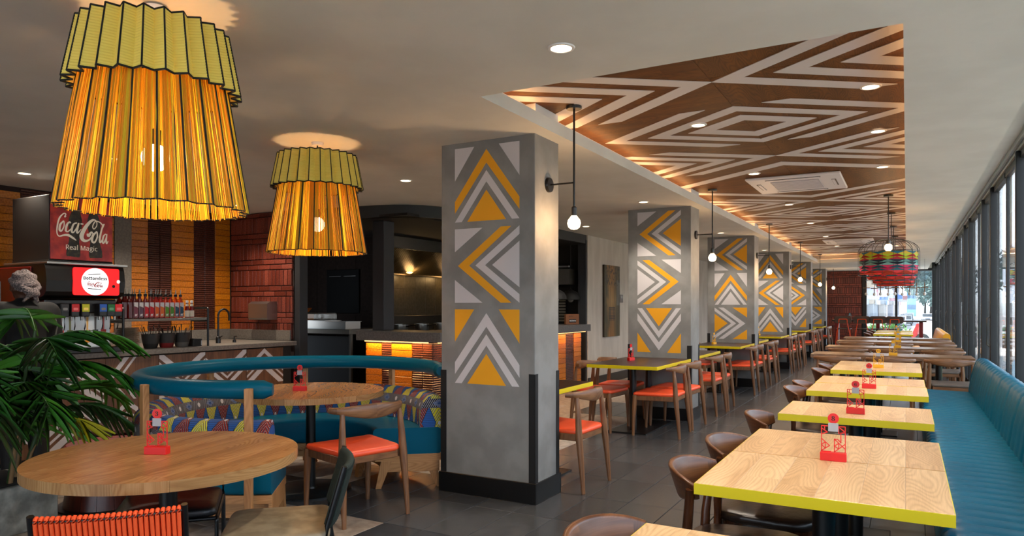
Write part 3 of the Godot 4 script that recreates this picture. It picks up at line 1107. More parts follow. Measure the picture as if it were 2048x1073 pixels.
	for k in 16:
		var fx := Transform3D(Basis(V(0, 0, 1), ang), V(-0.36, 0.20, -1.45 + 0.175 * k))
		b = mb()
		for j in 4:
			b.box(V(0, 0.0, -0.066 + 0.044 * j), V(0.70, 0.020, 0.028), 0.004, fx)
		b.box(V(0, 0.012, 0), V(0.70, 0.006, 0.17), 0.0, fx)
		part("baffle_filter", b, mat(col(0.42, 0.36, 0.26), 0.32, 0.7), hood)
	b = mb()
	span(b, V(-0.76, 0.0, -1.55), V(-0.68, 0.10, 1.30), 0.003)
	part("drip_rail", b, mat(col(0.26, 0.21, 0.14), 0.4, 0.6), hood)
	var kc := thing("cooking_range", "dark steel cooking range with pans under the extractor hood", "range", V(-7.1, 0, -9.6))
	b = mb()
	span(b, V(-0.38, 0, -1.5), V(0.38, 0.93, 1.25), 0.01)
	part("body", b, M.kitchen_dark, kc)
	b = mb()
	span(b, V(-0.38, 0.93, -1.5), V(0.40, 0.96, 1.25), 0.003)
	part("top", b, M.steel_dull, kc)
	b = mb()
	span(b, V(-0.38, 0.96, -1.5), V(-0.28, 1.22, 1.25), 0.004)
	part("backsplash", b, M.steel_dull, kc)
	for k in 3:
		var pn := thing("cooking_pot", ["steel cooking pot at the near end of the range", "steel cooking pot in the middle of the range", "steel cooking pot at the far end of the range"][k], "pot", V(-6.95, 0.96, -8.75 - 0.55 * k), 0, "pots on the range")
		part("body", mb().lathe(PackedVector2Array([Vector2(0, 0), Vector2(0.11, 0.0), Vector2(0.12, 0.02), Vector2(0.12, 0.13), Vector2(0.127, 0.135), Vector2(0.115, 0.135), Vector2(0.112, 0.02), Vector2(0, 0.015)]), 20), M.steel, pn)
		part("handle", mb().tube([V(0.12, 0.10, 0), V(0.22, 0.12, 0), V(0.30, 0.125, 0)], 0.010, 6), M.black, pn)
	# second hood and louvred shutter at the back
	var h2 := thing("extractor_hood", "small grey extractor hood on the back kitchen wall, above the black dome lamps", "hood", V(-5.45, 1.75, -11.0))
	b = mb()
	b.prism(PackedVector2Array([Vector2(-0.5, 0), Vector2(0.5, 0), Vector2(0.5, 0.26), Vector2(-0.5, 0.32)]), -0.10, 0.25)
	part("canopy", b, M.steel_dull, h2)
	part("rim", mb().box(V(0, 0.30, 0.27), V(1.02, 0.03, 0.04), 0.004), M.steel, h2)
	var lv := thing("louvre_shutter", "dim shutter with pale horizontal slats behind the kitchen pass", "shutter", V(-5.26, 1.10, -11.13))
	for k in 8:
		part("slat", mb().box(V(0, 0.03 + 0.05 * k, 0), V(0.13, 0.032, 0.02), 0.003), mat(col(0.55, 0.53, 0.48), 0.5), lv)
	part("frame", mb().box(V(0.08, 0.2, 0), V(0.012, 0.42, 0.03)).box(V(-0.08, 0.2, 0), V(0.012, 0.42, 0.03)), M.black, lv)
	# tiled pass
	var ps := thing("pass_counter", "kitchen pass with grey slab top and lit amber and brown tiled front", "counter")
	b = mb()
	b.prism(PackedVector2Array([Vector2(-5.80, -6.45), Vector2(-4.56, -6.45), Vector2(-4.56, -10.75), Vector2(-5.16, -10.75), Vector2(-5.16, -7.05), Vector2(-5.80, -7.05)]), -1.08, -0.97, Transform3D(Basis(V(1, 0, 0), V(0, 0, 1), V(0, -1, 0)), Vector3.ZERO))
	part("slab", b, M.slab, ps)
	b = mb()
	span(b, V(-5.72, 0, -7.0), V(-4.73, 0.97, -6.53))
	span(b, V(-5.12, 0, -10.7), V(-4.73, 0.97, -7.0))
	part("core", b, M.grout, ps)
	for s in [[-5.70, -5.455, 0], [-5.455, -5.307, 1], [-5.307, -5.005, 0], [-5.005, -4.855, 1], [-4.855, -4.71, 1]]:
		tile_strip(ps, V(s[0], 0.02, -6.53), V(1, 0, 0), V(0, 0, 1), s[1] - s[0], 0.945, s[2])
	var z := -6.53
	var k := 1
	var ends := [-6.83, -7.13, -7.43, -7.73, -8.03, -8.33, -8.63, -8.93, -9.23, -9.50, -9.77, -10.10, -10.41, -10.70]
	for e in ends:
		tile_strip(ps, V(-4.73, 0.02, z), V(0, 0, -1), V(1, 0, 0), z - e, 0.945, k % 2)
		z = e
		k += 1
	var warm := col(1.0, 0.74, 0.46)
	b = mb()
	span(b, V(-5.68, 0.958, -6.475), V(-4.74, 0.968, -6.465))
	span(b, V(-4.63, 0.958, -10.68), V(-4.62, 0.968, -6.5))
	part("led_strip", b, glow(warm, 2.0), ps)
	area("pass_lamp", V(-5.21, 0.95, -6.468), V(0, -1, -0.12), Vector2(0.94, 0.02), warm, 0.65, ps)
	area("pass_lamp", V(-4.625, 0.95, -8.6), V(-0.25, -1, 0), Vector2(0.02, 4.1), warm, 1.1, ps)
	b = mb()
	span(b, V(-5.80, 1.081, -6.95), V(-5.62, 2.439, -6.75), 0.004)
	tag(part("pillar", b, M.pillar), "dark blue-grey square steel post beside the kitchen pass", "post")
	# dome lamps over the pass
	for j in 2:
		var zc := -10.92 if j == 0 else -10.36
		var d := thing("dome_lamp", ["black dome pendant lamp over the pass, above the wooden sign", "black dome pendant lamp over the pass, partly hidden by the column"][j], "lamp", V(-4.98, 1.49, zc + 0.05), 0, "dome lamps over the pass")
		part("shade", mb().lathe(PackedVector2Array([Vector2(0.165, 0), Vector2(0.170, 0.004), Vector2(0.160, 0.06), Vector2(0.13, 0.11), Vector2(0.085, 0.145), Vector2(0.03, 0.165), Vector2(0.015, 0.19), Vector2(0, 0.19)]), 28), M.black_matt, d)
		part("bulb", mb().ball(V(0, 0.0, 0), V(0.05, 0.045, 0.05)), mat(col(0.5, 0.48, 0.45), 0.2), d)
		part("cord", mb().tube([V(0, 0.18, 0), V(0, 0.97, 0)], 0.004, 6), M.black, d)
	var sg := thing("reserved_sign", "small wooden block sign with black reserved plate on the kitchen pass", "sign", V(-4.80, 1.08, -10.52), PI / 2 - 0.5)
	part("board", mb().box(V(0, 0.085, 0), V(0.27, 0.17, 0.05), 0.004), mat(col(0.45, 0.27, 0.14), 0.7), sg)
	part("plate", mb().box(V(0, 0.06, 0.0255), V(0.14, 0.055, 0.003)), M.ink, sg)
	words("RESERVED", 0.022, M.white_paint, sg, Transform3D(Basis.IDENTITY, V(0, 0.06, 0.0285)))
	words("gather", 0.022, M.ink, sg, Transform3D(Basis.IDENTITY, V(-0.03, 0.14, 0.0255)), "Droid Serif")
	var hl := part("hood_lamp", mb().ball(V(-0.62, 0.06, 0.1), V(0.03, 0.03, 0.10)), glow(col(1.0, 0.8, 0.5), 1.5), hood)
	omni("lamp", V(-0.56, 0.02, 0.1), col(1.0, 0.80, 0.52), 0.10, 0.08, hood)
	omni("lamp", V(-0.56, 0.02, -1.0), col(1.0, 0.80, 0.52), 0.10, 0.08, hood)
	var kl := thing("kitchen_light", "small warm spotlight under the dark kitchen soffit", "light", V(-5.3, 2.405, -7.6))
	part("housing", mb().lathe(PackedVector2Array([Vector2(0, 0.0), Vector2(0.045, 0.0), Vector2(0.05, 0.01), Vector2(0.05, 0.03)]), 18), M.black, kl)
	part("diffuser", mb().lathe(PackedVector2Array([Vector2(0, -0.003), Vector2(0.035, -0.003)]), 16), M.down, kl)
	spot("lamp", V(0, -0.01, 0), col(1, 0.75, 0.5), 0.25, 40, 0.03, kl)
	# switch plates and art on the white wall
	painting(V(-4.698, 0.83, -11.61), 0.765, 1.29, 3, "tall narrow abstract painting in ochre and green on the white wall")
	painting(V(-4.698, 0.95, -15.55), 0.60, 1.10, 9, "second narrow ochre painting on the white wall, seen beyond the second column")
	for zc in [-12.52, -16.4]:
		var sp := thing("switch_plate", "dark grey wall control beside the tall ochre painting" if zc > -13 else "dark grey wall control beside the second ochre painting", "switch", V(-4.699, 1.45, zc), PI / 2)
		part("plate", mb().box(V(0, 0.075, 0.008), V(0.17, 0.15, 0.016), 0.004), mat(col(0.16, 0.16, 0.16), 0.4), sp)
		part("display", mb().box(V(0, 0.10, 0.0165), V(0.10, 0.04, 0.003)), mat(col(0.30, 0.31, 0.30), 0.3), sp)

func tray(at: Vector3, w: float, h: float, label: String) -> void:
	var t := thing("food_tray", label, "tray", at, 0, "metal trays on the kitchen bench")
	var b := mb()
	var d := 0.15
	for s in [-1.0, 1.0]:
		b.box(V(s * w / 2, h / 2, 0), V(0.004, h, d * 2))
		b.box(V(0, h / 2, s * d), V(w, h, 0.004))
	b.box(V(0, 0.003, 0), V(w, 0.006, d * 2))
	part("pan", b, M.steel, t)
	part("rim", mb().box(V(0, h, d), V(w + 0.03, 0.006, 0.02)).box(V(0, h, -d), V(w + 0.03, 0.006, 0.02)).box(V(w / 2, h, 0), V(0.02, 0.006, d * 2)).box(V(-w / 2, h, 0), V(0.02, 0.006, d * 2)), M.steel, t)
	part("contents", mb().sheet(func(u, v): return V((u - 0.5) * (w - 0.02), h * 0.75 + 0.008 * sin(u * 19.0) * cos(v * 15.0), (v - 0.5) * (2 * d - 0.02)), 14, 8), mat(col(0.45, 0.22, 0.10), 0.7), t)
	if w > 0.45:
		part("lid", mb().box(V(0, h + 0.06, 0), V(w * 0.9, 0.10, d * 1.7), 0.02), M.clear, t)

func painting(at: Vector3, w: float, h: float, seed_: int, label: String) -> void:
	var n := noise(1.0, seed_, 4)
	var im := Image.create(96, 192, false, Image.FORMAT_RGB8)
	var ochre := col(0.60, 0.40, 0.12)
	var olive := col(0.23, 0.23, 0.11)
	var pale_ := col(0.72, 0.58, 0.34)
	var grey := col(0.42, 0.42, 0.40)
	for y in 192:
		for x in 96:
			var u := x / 96.0
			var v := y / 192.0
			var k := n.get_noise_2d(u * 3.0, v * 2.2)
			var streak := n.get_noise_2d(u * 22.0, v * 2.0 + 9.0)
			var mid := exp(-pow((u - 0.45 + 0.15 * k) / 0.26, 2.0))
			var c := olive.lerp(ochre, clampf(mid * 1.1 + k * 0.5, 0, 1)).lerp(pale_, clampf(exp(-pow((v - 0.48) / 0.16, 2.0)) * mid * 0.8, 0, 1))
			if u > 0.78 and v > 0.2 and v < 0.56: c = c.lerp(grey, 0.8)
			c = c.darkened(clampf(0.3 * streak + 0.15, 0, 0.6))
			if u > 0.28 and u < 0.68 and v > 0.58 and v < 0.78 and (fmod(v * 46.0, 1.0) < 0.35 or fmod(u * 13.0, 1.0) < 0.2): c = c.darkened(0.65)
			if v < 0.28 and n.get_noise_2d(u * 9.0 + 4.0, v * 14.0) > 0.22: c = c.darkened(0.5)
			im.set_pixel(x, y, c)
	im.generate_mipmaps()
	var m := mat(Color.WHITE, 0.6)
	m.albedo_texture = ImageTexture.create_from_image(im)
	m.uv1_scale = V(1.0 / w, 1.0 / h, 1)
	var p := thing("painting", label, "painting", at)
	var b := mb()
	var q := [V(0.035, 0, 0), V(0.035, 0, -w), V(0.035, h, -w), V(0.035, h, 0)]
	var o := Vector3.RIGHT
	b.put(q[0], q[1], q[2], o, o, o, Vector2(0, h), Vector2(w, h), Vector2(w, 0))
	b.put(q[0], q[2], q[3], o, o, o, Vector2(0, h), Vector2(w, 0), Vector2(0, 0))
	part("canvas", b, m, p)
	b = mb()
	span(b, V(0, 0, -w), V(0.034, h, 0))
	part("stretcher", b, mat(col(0.16, 0.13, 0.08), 0.8), p)

# ---- drinks counter on the left ----
func build_counter() -> void:
	var c := thing("drinks_counter", "long self-service counter with stone top and white chevrons on dark wood doors", "counter")
	var b := mb()
	span(b, V(-7.79, 0.90, -6.20), V(-6.53, 0.95, 0.5), 0.004)
	part("worktop", b, M.worktop, c)
	b = mb()
	span(b, V(-7.79, 0.0, -6.17), V(-6.60, 0.90, 0.5))
	part("carcass", b, M.black_matt, c)
	var dirs := ["down", "up", "right", "down", "left", "up", "down", "right", "up"]
	for k in 11:
		var z0 := -0.10 - 0.5395 * k - 0.53
		if z0 < -6.2: break
		b = mb(1, Vector2(rnd(0, 2), rnd(0, 2)))
		span(b, V(-6.60, 0.06, z0 + 0.002), V(-6.575, 0.885, z0 + 0.5375), 0.002)
		var door := part("door", b, M.panel, c)
		for cell in 2:
			var r := Rect2(z0 + 0.004, 0.475 if cell == 0 else 0.062, 0.532, 0.41)
			var clip := PackedVector2Array([r.position, Vector2(r.end.x, r.position.y), r.end, Vector2(r.position.x, r.end.y)])
			var dir: String = dirs[(k * 2 + cell * 3 + k / 3) % 9]
			var tip := r.get_center()
			var ax := {"up": Vector2(0, 1), "down": Vector2(0, -1), "left": Vector2(-1, 0), "right": Vector2(1, 0)}[dir] as Vector2
			tip += Vector2(rnd(-0.06, 0.06), 0) if absf(ax.y) > 0.5 else Vector2(0, 0)
			var side := Vector2(ax.y, -ax.x)
			var start := 0.205 if absf(ax.y) > 0.5 else 0.26
			for band in [[0.0, 0.055], [0.10, 0.128], [0.165, 0.24]]:
				for s in [-1.0, 1.0]:
					var p0: Vector2 = tip + ax * (start - band[0])
					var p1: Vector2 = tip + ax * (start - band[1])
					var far: Vector2 = (side * s * 0.62 - ax * 0.50)
					var lean := Vector2(0, 0)
					var poly := PackedVector2Array([p0, p0 + far, p1 + far, p1])
					for q in Geometry2D.intersect_polygons(poly, clip):
						if q.size() > 2 and (s > 0 or k % 2 == 0 or band[0] < 0.12):
							part("white_inlay", mb().prism(q, 0.0, 0.002, Transform3D(Basis(V(0, 0, 1), V(0, 1, 0), V(1, 0, 0)), V(-6.576, 0, 0)), false), M.white_wash, door)
	drinks_machine()
	bottle_rack()
	# faucet and soap pump
	var f := thing("tap", "black gooseneck tap at the end of the counter", "tap", V(-6.98, 0.95, -5.42))
	part("base", mb().lathe(PackedVector2Array([Vector2(0.028, 0), Vector2(0.028, 0.05), Vector2(0.022, 0.07), Vector2(0.014, 0.08)]), 16), M.black, f)
	var pts := [V(0, 0.07, 0), V(0, 0.30, 0)]
	for k in 9:
		var a := PI - PI * k / 8.0
		pts.append(V(0, 0.32 + 0.075 * sin(a), -0.075 - 0.075 * cos(a)))
	pts.append(V(0, 0.26, -0.15))
	part("spout", mb().tube(pts, 0.012, 10), M.black, f)
	part("lever", mb().tube([V(0.02, 0.06, 0), V(0.07, 0.085, 0)], 0.007, 6), M.black, f)
	var sp := thing("soap_pump", "short black soap pump beside the tap", "dispenser", V(-6.95, 0.95, -5.62))
	part("collar", mb().lathe(PackedVector2Array([Vector2(0.02, 0), Vector2(0.02, 0.03), Vector2(0.008, 0.035), Vector2(0.008, 0.07)]), 14), M.black, sp)
	part("nozzle", mb().tube([V(0, 0.07, 0), V(0.045, 0.075, 0)], 0.007, 6), M.black, sp)
	var ds := thing("towel_dispenser", "stainless steel towel dispenser on the red brick wall", "dispenser", V(-7.10, 1.21, -6.25))
	part("body", mb().prism(PackedVector2Array([Vector2(0, 0), Vector2(0.15, 0.0), Vector2(0.16, 0.02), Vector2(0.16, 0.20), Vector2(0.11, 0.23), Vector2(0, 0.23)]), -0.17, 0.17, Transform3D(Basis(V(0, 0, 1), V(0, 1, 0), V(-1, 0, 0)), Vector3.ZERO)), M.steel, ds)
	part("slot", mb().box(V(0, 0.0, 0.08), V(0.24, 0.006, 0.04)), M.black, ds)
	# person at the machine
	build_person()

func rounded(w: float, h: float, r: float, n := 5) -> PackedVector2Array:
	var p := PackedVector2Array()
	for k in 4:
		var c := Vector2((w / 2 - r) * (1 if k in [0, 3] else -1), (h / 2 - r) * (1 if k < 2 else -1))
		for j in n + 1:
			p.append(c + Vector2.from_angle(PI / 2 * (k + float(j) / n)) * r)
	return p

func disc(r: float, n := 28, c := Vector2.ZERO) -> PackedVector2Array:
	var p := PackedVector2Array()
	for j in n:
		p.append(c + Vector2.from_angle(TAU * j / n) * r)
	return p

# a swelling pen stroke through points given as [x, y, width]
func stroke(b: MB, pts: Array, xf: Transform3D, h: float) -> void:
	var c := Curve2D.new()
	for i in pts.size():
		var p := Vector2(pts[i][0], pts[i][1])
		var a := Vector2(pts[maxi(i - 1, 0)][0], pts[maxi(i - 1, 0)][1])
		var d := Vector2(pts[mini(i + 1, pts.size() - 1)][0], pts[mini(i + 1, pts.size() - 1)][1])
		var tg := (d - a) / 6.0
		c.add_point(p, -tg, tg)
	var l := PackedVector2Array()
	var r := PackedVector2Array()
	var n := (pts.size() - 1) * 5
	for i in n + 1:
		var s := float(i) / n * (pts.size() - 1)
		var k := mini(int(s), pts.size() - 2)
		var p := c.sample(k, s - k)
		var q := c.sample(k, minf(s - k + 0.02, 1.0)) - c.sample(k, maxf(s - k - 0.02, 0.0))
		var w: float = lerpf(pts[k][2], pts[k + 1][2], s - k) * 0.5
		var nn := Vector2(-q.y, q.x).normalized() * w
		l.append(p + nn); r.append(p - nn)
	var up := xf.basis.z.normalized()
	for i in n:
		b.quad(xf * V(l[i].x, l[i].y, h), xf * V(l[i + 1].x, l[i + 1].y, h), xf * V(r[i + 1].x, r[i + 1].y, h), xf * V(r[i].x, r[i].y, h), up, up, up, up)
		b.face(xf * V(l[i].x, l[i].y, h), xf * V(l[i + 1].x, l[i + 1].y, h), xf * V(l[i + 1].x, l[i + 1].y, 0), xf * V(l[i].x, l[i].y, 0), xf.basis * V(0, 0, 0.01) + xf.basis * V(l[i].x - r[i].x, l[i].y - r[i].y, 0))

# flowing script "Coca-Cola", about 1.5 wide and 0.8 high
func script_logo(b: MB, xf: Transform3D, h: float) -> void:
	var C1 := [[0.27, 0.93, 0.02], [0.23, 0.90, 0.035], [0.26, 0.99, 0.03], [0.20, 1.0, 0.03], [0.09, 0.86, 0.045], [0.03, 0.62, 0.04], [0.02, 0.40, 0.03], [0.08, 0.31, 0.035], [0.20, 0.35, 0.05], [0.33, 0.36, 0.075], [0.47, 0.28, 0.06], [0.55, 0.22, 0.015]]
	var o1 := [[0.20, 0.78, 0.03], [0.11, 0.66, 0.06], [0.09, 0.50, 0.06], [0.14, 0.47, 0.04], [0.21, 0.62, 0.03], [0.21, 0.76, 0.03], [0.18, 0.78, 0.02]]
	var c1 := [[0.39, 0.73, 0.05], [0.36, 0.77, 0.03], [0.29, 0.67, 0.06], [0.26, 0.50, 0.06], [0.32, 0.47, 0.04], [0.41, 0.57, 0.02]]
	var a1 := [[0.57, 0.76, 0.03], [0.47, 0.70, 0.05], [0.42, 0.50, 0.06], [0.47, 0.46, 0.04], [0.57, 0.62, 0.03], [0.62, 0.76, 0.04], [0.57, 0.52, 0.06], [0.59, 0.45, 0.04], [0.69, 0.58, 0.015]]
	var dash := [[0.67, 0.74, 0.04], [0.75, 0.74, 0.04]]
	var C2 := [[0.86, 0.46, 0.03], [0.90, 0.40, 0.10], [0.99, 0.52, 0.04], [1.02, 0.42, 0.03], [0.90, 0.26, 0.05], [0.76, 0.24, 0.09], [0.70, 0.38, 0.12], [0.82, 0.66, 0.10], [1.00, 0.88, 0.07], [1.12, 0.88, 0.03], [1.14, 0.74, 0.025], [1.06, 0.62, 0.03], [1.02, 0.70, 0.03], [1.10, 0.86, 0.03], [1.24, 0.84, 0.035], [1.34, 0.72, 0.04]]
	var o2 := [[1.14, 0.54, 0.04], [1.03, 0.42, 0.07], [1.00, 0.25, 0.07], [1.07, 0.20, 0.05], [1.15, 0.36, 0.04], [1.15, 0.52, 0.04], [1.11, 0.55, 0.03]]
	var l2 := [[1.20, 0.36, 0.02], [1.33, 0.72, 0.03], [1.36, 0.80, 0.03], [1.31, 0.72, 0.04], [1.23, 0.36, 0.06], [1.24, 0.21, 0.05], [1.31, 0.32, 0.02]]
	var a2 := [[1.41, 0.50, 0.03], [1.34, 0.42, 0.05], [1.31, 0.24, 0.05], [1.35, 0.21, 0.04], [1.42, 0.38, 0.03], [1.44, 0.50, 0.03], [1.42, 0.26, 0.05], [1.44, 0.20, 0.04], [1.48, 0.28, 0.015]]
	for s in [C1, o1, c1, a1, dash, C2, o2, l2, a2]:
		stroke(b, s, xf, h)

func drinks_machine() -> void:
	# everything faces +x; local frame: X to the right along -z, Y up, Z towards the room
	var face_ := Basis(V(0, 0, -1), V(0, 1, 0), V(1, 0, 0))
	var m := thing("drinks_dispenser", "black self-serve soda fountain with a red lit screen and drink nozzles, on the counter", "drinks machine", V(-6.56, 0.95, -3.66))
	var F := Transform3D(face_, Vector3.ZERO)
	var b := mb()
	b.box(V(0, 0.025, -0.30), V(0.66, 0.05, 0.72), 0.008, F)
	part("base_tray", b, M.black, m)
	b = mb()
	b.box(V(0, 0.22, -0.30), V(0.60, 0.36, 0.40), 0.004, F)
	part("splash_panel", b, mat(col(0.80, 0.82, 0.83), 0.25, 0.2), m)
	b = mb()
	b.box(V(-0.0, 0.43, -0.26), V(0.64, 0.13, 0.46), 0.012, F)
	part("nozzle_housing", b, M.black, m)
	# bulging head: profile in depth and height, swept across
	var pr := PackedVector2Array([Vector2(-0.75, 0.50), Vector2(-0.05, 0.50), Vector2(0.03, 0.525), Vector2(0.065, 0.56), Vector2(0.075, 0.66), Vector2(0.06, 0.76), Vector2(0.04, 0.80), Vector2(-0.75, 0.80)])
	b = mb()
	b.prism(pr, -0.36, 0.34, Transform3D(Basis(V(1, 0, 0), V(0, 1, 0), V(0, 0, -1)), Vector3.ZERO))
	part("head", b, M.black, m)
	b = mb()
	b.box(V(0.01, 0.812, -0.30), V(0.72, 0.022, 0.74), 0.004, F)
	part("trim_strip", b, M.steel, m)
	var sx := Transform3D(face_, V(0.068, 0.655, 0.0))
	var scr := part("screen", mb().prism(rounded(0.42, 0.25, 0.02), 0.0, 0.012, Transform3D(face_, V(0.068, 0.655, -0.07))), glow(col(0.95, 0.10, 0.12), 0.55), m)
	part("screen_disc", mb().prism(disc(0.124, 40), 0.012, 0.0135, Transform3D(face_, V(0.068, 0.655, -0.055))), glow(col(0.93, 0.93, 0.95), 0.5), m)
	for q in [[0.165, 0.01, 0.020, 0], [0.20, 0.005, 0.017, 1], [0.155, -0.04, 0.015, 2], [0.085, -0.095, 0.015, 0]]:
		part("screen_bubble", mb().prism(disc(q[2], 18), 0.0135, 0.015, Transform3D(face_, V(0.068, 0.655 + q[1], -0.07 - q[0]))), [glow(col(0.95, 0.10, 0.12), 0.55), glow(col(0.9, 0.9, 0.9), 0.4), M.ink][q[3]], m)
	var t := Transform3D(face_, V(0.0825, 0.675, -0.055))
	words("Bottomless", 0.030, M.ink, m, t * Transform3D(Basis.IDENTITY, V(0, 0.010, 0)), "Droid Sans", "screen_lettering", true)
	b = mb()
	b.box(V(-0.005, 0.048, 0), V(0.11, 0.006, 0.001), 0.0, t * Transform3D(Basis(V(0, 0, 1), 0.08), Vector3.ZERO))
	b.box(V(0.0, -0.088, 0), V(0.12, 0.006, 0.001), 0.0, t * Transform3D(Basis(V(0, 0, 1), -0.08), Vector3.ZERO))
	part("screen_rule", b, M.ink, m)
	b = mb()
	script_logo(b, t * Transform3D(Basis.from_scale(V(0.095, 0.065, 1)), V(-0.073, -0.082, 0)), 0.001)
	part("screen_script", b, mat(col(0.60, 0.05, 0.06), 0.5), m)
	# nozzles with flavour plates
	var fl := [[-0.19, col(0.10, 0.10, 0.11), col(0.14, 0.14, 0.15)], [-0.10, col(0.62, 0.05, 0.08), col(0.70, 0.08, 0.10)], [-0.01, col(0.62, 0.64, 0.05), col(0.80, 0.62, 0.05)], [0.15, col(0.05, 0.30, 0.65), col(0.15, 0.10, 0.08)], [0.225, col(0.02, 0.36, 0.14), col(0.02, 0.36, 0.14)], [0.295, col(0.80, 0.06, 0.10), col(0.80, 0.06, 0.10)]]
	for q in fl:
		b = mb()
		b.box(V(q[0], 0.395, 0.0), V(0.072, 0.12, 0.09), 0.006, F)
		var nz := part("nozzle", b, M.black, m)
		part("flavour_plate", mb().box(V(q[0], 0.415, 0.047), V(0.066, 0.07, 0.004), 0.001, F), mat(q[1], 0.4), nz)
		part("flavour_mark", mb().prism(rounded(0.04, 0.024, 0.008), 0.049, 0.0505, F * Transform3D(Basis.IDENTITY, V(q[0], 0.405, 0))), mat(q[2].lightened(0.35), 0.4), nz)
		part("lever", mb().tube([F * V(q[0] + 0.012, 0.335, 0.01), F * V(q[0] + 0.012, 0.25, 0.015), F * V(q[0] + 0.03, 0.215, -0.03)], 0.005, 6), M.black, nz)
		part("spout", mb().cone(F * V(q[0] - 0.012, 0.34, 0.0), F * V(q[0] - 0.012, 0.30, 0.0), 0.014, 0.010), M.steel, nz)
	# printed cups on the splash panel
	var cups := [[-0.15, col(0.75, 0.10, 0.08)], [-0.07, col(0.40, 0.45, 0.12)], [0.085, col(0.85, 0.55, 0.05)], [0.16, col(0.12, 0.13, 0.15)], [0.235, col(0.75, 0.05, 0.09)]]
	for q in cups:
		part("printed_cup", mb().prism(PackedVector2Array([Vector2(-0.026, 0.21), Vector2(-0.019, 0.09), Vector2(0.019, 0.09), Vector2(0.026, 0.21)]), -0.101, -0.098, F * Transform3D(Basis.IDENTITY, V(q[0], 0, 0))), mat(q[1], 0.4), m)
		part("printed_pour", mb().prism(PackedVector2Array([Vector2(-0.008, 0.21), Vector2(0.008, 0.21), Vector2(0.010, 0.33), Vector2(-0.010, 0.33)]), -0.101, -0.099, F * Transform3D(Basis.IDENTITY, V(q[0], 0, 0))), mat(q[1].lerp(col(0.8, 0.75, 0.7), 0.45), 0.4), m)
	b = mb()
	span(b, V(-0.74, 0.05, 0.362), V(-0.16, 0.78, 0.372), 0.003)
	part("side_panel", b, mat(col(0.50, 0.05, 0.06), 0.4), m)
	# lit sign on top
	var s := thing("drinks_sign", "tall red backlit soda sign with white script and two dark bottles, above the dispenser", "sign", V(-6.62, 1.750, -3.675))
	b = mb()
	b.box(V(0, 0.02, -0.31), V(0.58, 0.05, 0.62), 0.004, F)
	part("plinth", b, M.black, s)
	b = mb()
	b.box(V(0, 0.335, -0.31), V(0.57, 0.58, 0.62), 0.004, F)
	part("cabinet", b, mat(col(0.075, 0.06, 0.05), 0.5), s)
	b = mb()
	b.box(V(0, 0.335, 0.005), V(0.555, 0.565, 0.012), 0.003, F)
	var redm := cloudy(col(0.40, 0.025, 0.03), col(0.62, 0.16, 0.09), 0.5, 0.006, 0.35, 140)
	redm.emission_enabled = true; redm.emission = col(0.75, 0.10, 0.08); redm.emission_energy_multiplier = 0.10
	part("face", b, redm, s)
	for q in [[-0.07, 0.0], [0.105, 0.0]]:
		var o := PackedVector2Array()
		var half := [[0.055, -0.255], [0.062, -0.235], [0.060, -0.19], [0.045, -0.12], [0.046, -0.05], [0.060, 0.03], [0.058, 0.09], [0.040, 0.15], [0.024, 0.21], [0.022, 0.27]]
		for k in half.size(): o.append(Vector2(half[k][0], half[k][1]))
		for k in range(half.size() - 1, -1, -1): o.append(Vector2(-half[k][0], half[k][1]))
		part("bottle_print", mb().prism(o, 0.011, 0.0125, F * Transform3D(Basis(V(0, 0, 1), -0.06 if q[0] < 0 else 0.06), V(q[0], 0.335, 0)), false), cloudy(col(0.045, 0.03, 0.01), col(0.20, 0.17, 0.04), 0.3, 0.012, 0.4, 141), s)
	b = mb()
	script_logo(b, F * Transform3D(Basis.from_scale(V(0.315, 0.30, 1)), V(-0.232, 0.165, 0.0125)), 0.0015)
	var cream := mat(col(0.86, 0.82, 0.74), 0.5)
	cream.emission_enabled = true; cream.emission = col(0.86, 0.82, 0.74); cream.emission_energy_multiplier = 0.12
	part("script", b, cream, s)
	words("Real Magic", 0.045, cream, s, F * Transform3D(Basis.IDENTITY, V(-0.01, 0.165, 0.0125)))
	# menu notice and the coffee machine behind the person's head
	var nt := thing("notice", "colourful drinks notice with a yellow strip, behind the person's head", "notice", V(-7.0, 1.36, -2.95))
	part("board", mb().box(V(0, 0.12, 0.0), V(0.46, 0.24, 0.01), 0.004, F), mat(col(0.68, 0.10, 0.20), 0.5), nt)
	part("yellow_strip", mb().box(V(0.03, 0.265, 0.002), V(0.34, 0.05, 0.012), 0.003, F), mat(col(0.85, 0.72, 0.05), 0.5), nt)
	part("grey_corner", mb().prism(PackedVector2Array([Vector2(0.08, 0.24), Vector2(0.23, 0.24), Vector2(0.23, 0.06)]), 0.005, 0.007, F, false), mat(col(0.40, 0.43, 0.46), 0.5), nt)
	part("orange_corner", mb().prism(PackedVector2Array([Vector2(-0.23, 0.0), Vector2(-0.12, 0.0), Vector2(-0.23, 0.10)]), 0.005, 0.007, F, false), mat(col(0.85, 0.50, 0.05), 0.5), nt)
	words("bottomless", 0.036, M.ink, nt, F * Transform3D(Basis.IDENTITY, V(0.05, 0.265, 0.009)), "Droid Serif", "lettering", true)
	part("easel", mb().box(V(0, -0.20, -0.02), V(0.34, 0.42, 0.02), 0.003, F), mat(col(0.55, 0.58, 0.56), 0.4), nt)
	var cf := thing("coffee_machine", "chrome and black coffee machine at the left edge, behind the palm", "coffee machine", V(-6.95, 0.95, -2.45))
	part("body", mb().box(V(0, 0.22, 0), V(0.45, 0.44, 0.36), 0.03), M.steel, cf)
	part("hood", mb().ball(V(0, 0.46, -0.05), V(0.20, 0.09, 0.16)), M.black, cf)
	part("drip_tray", mb().box(V(0.25, 0.03, 0), V(0.12, 0.05, 0.30), 0.008), M.black, cf)
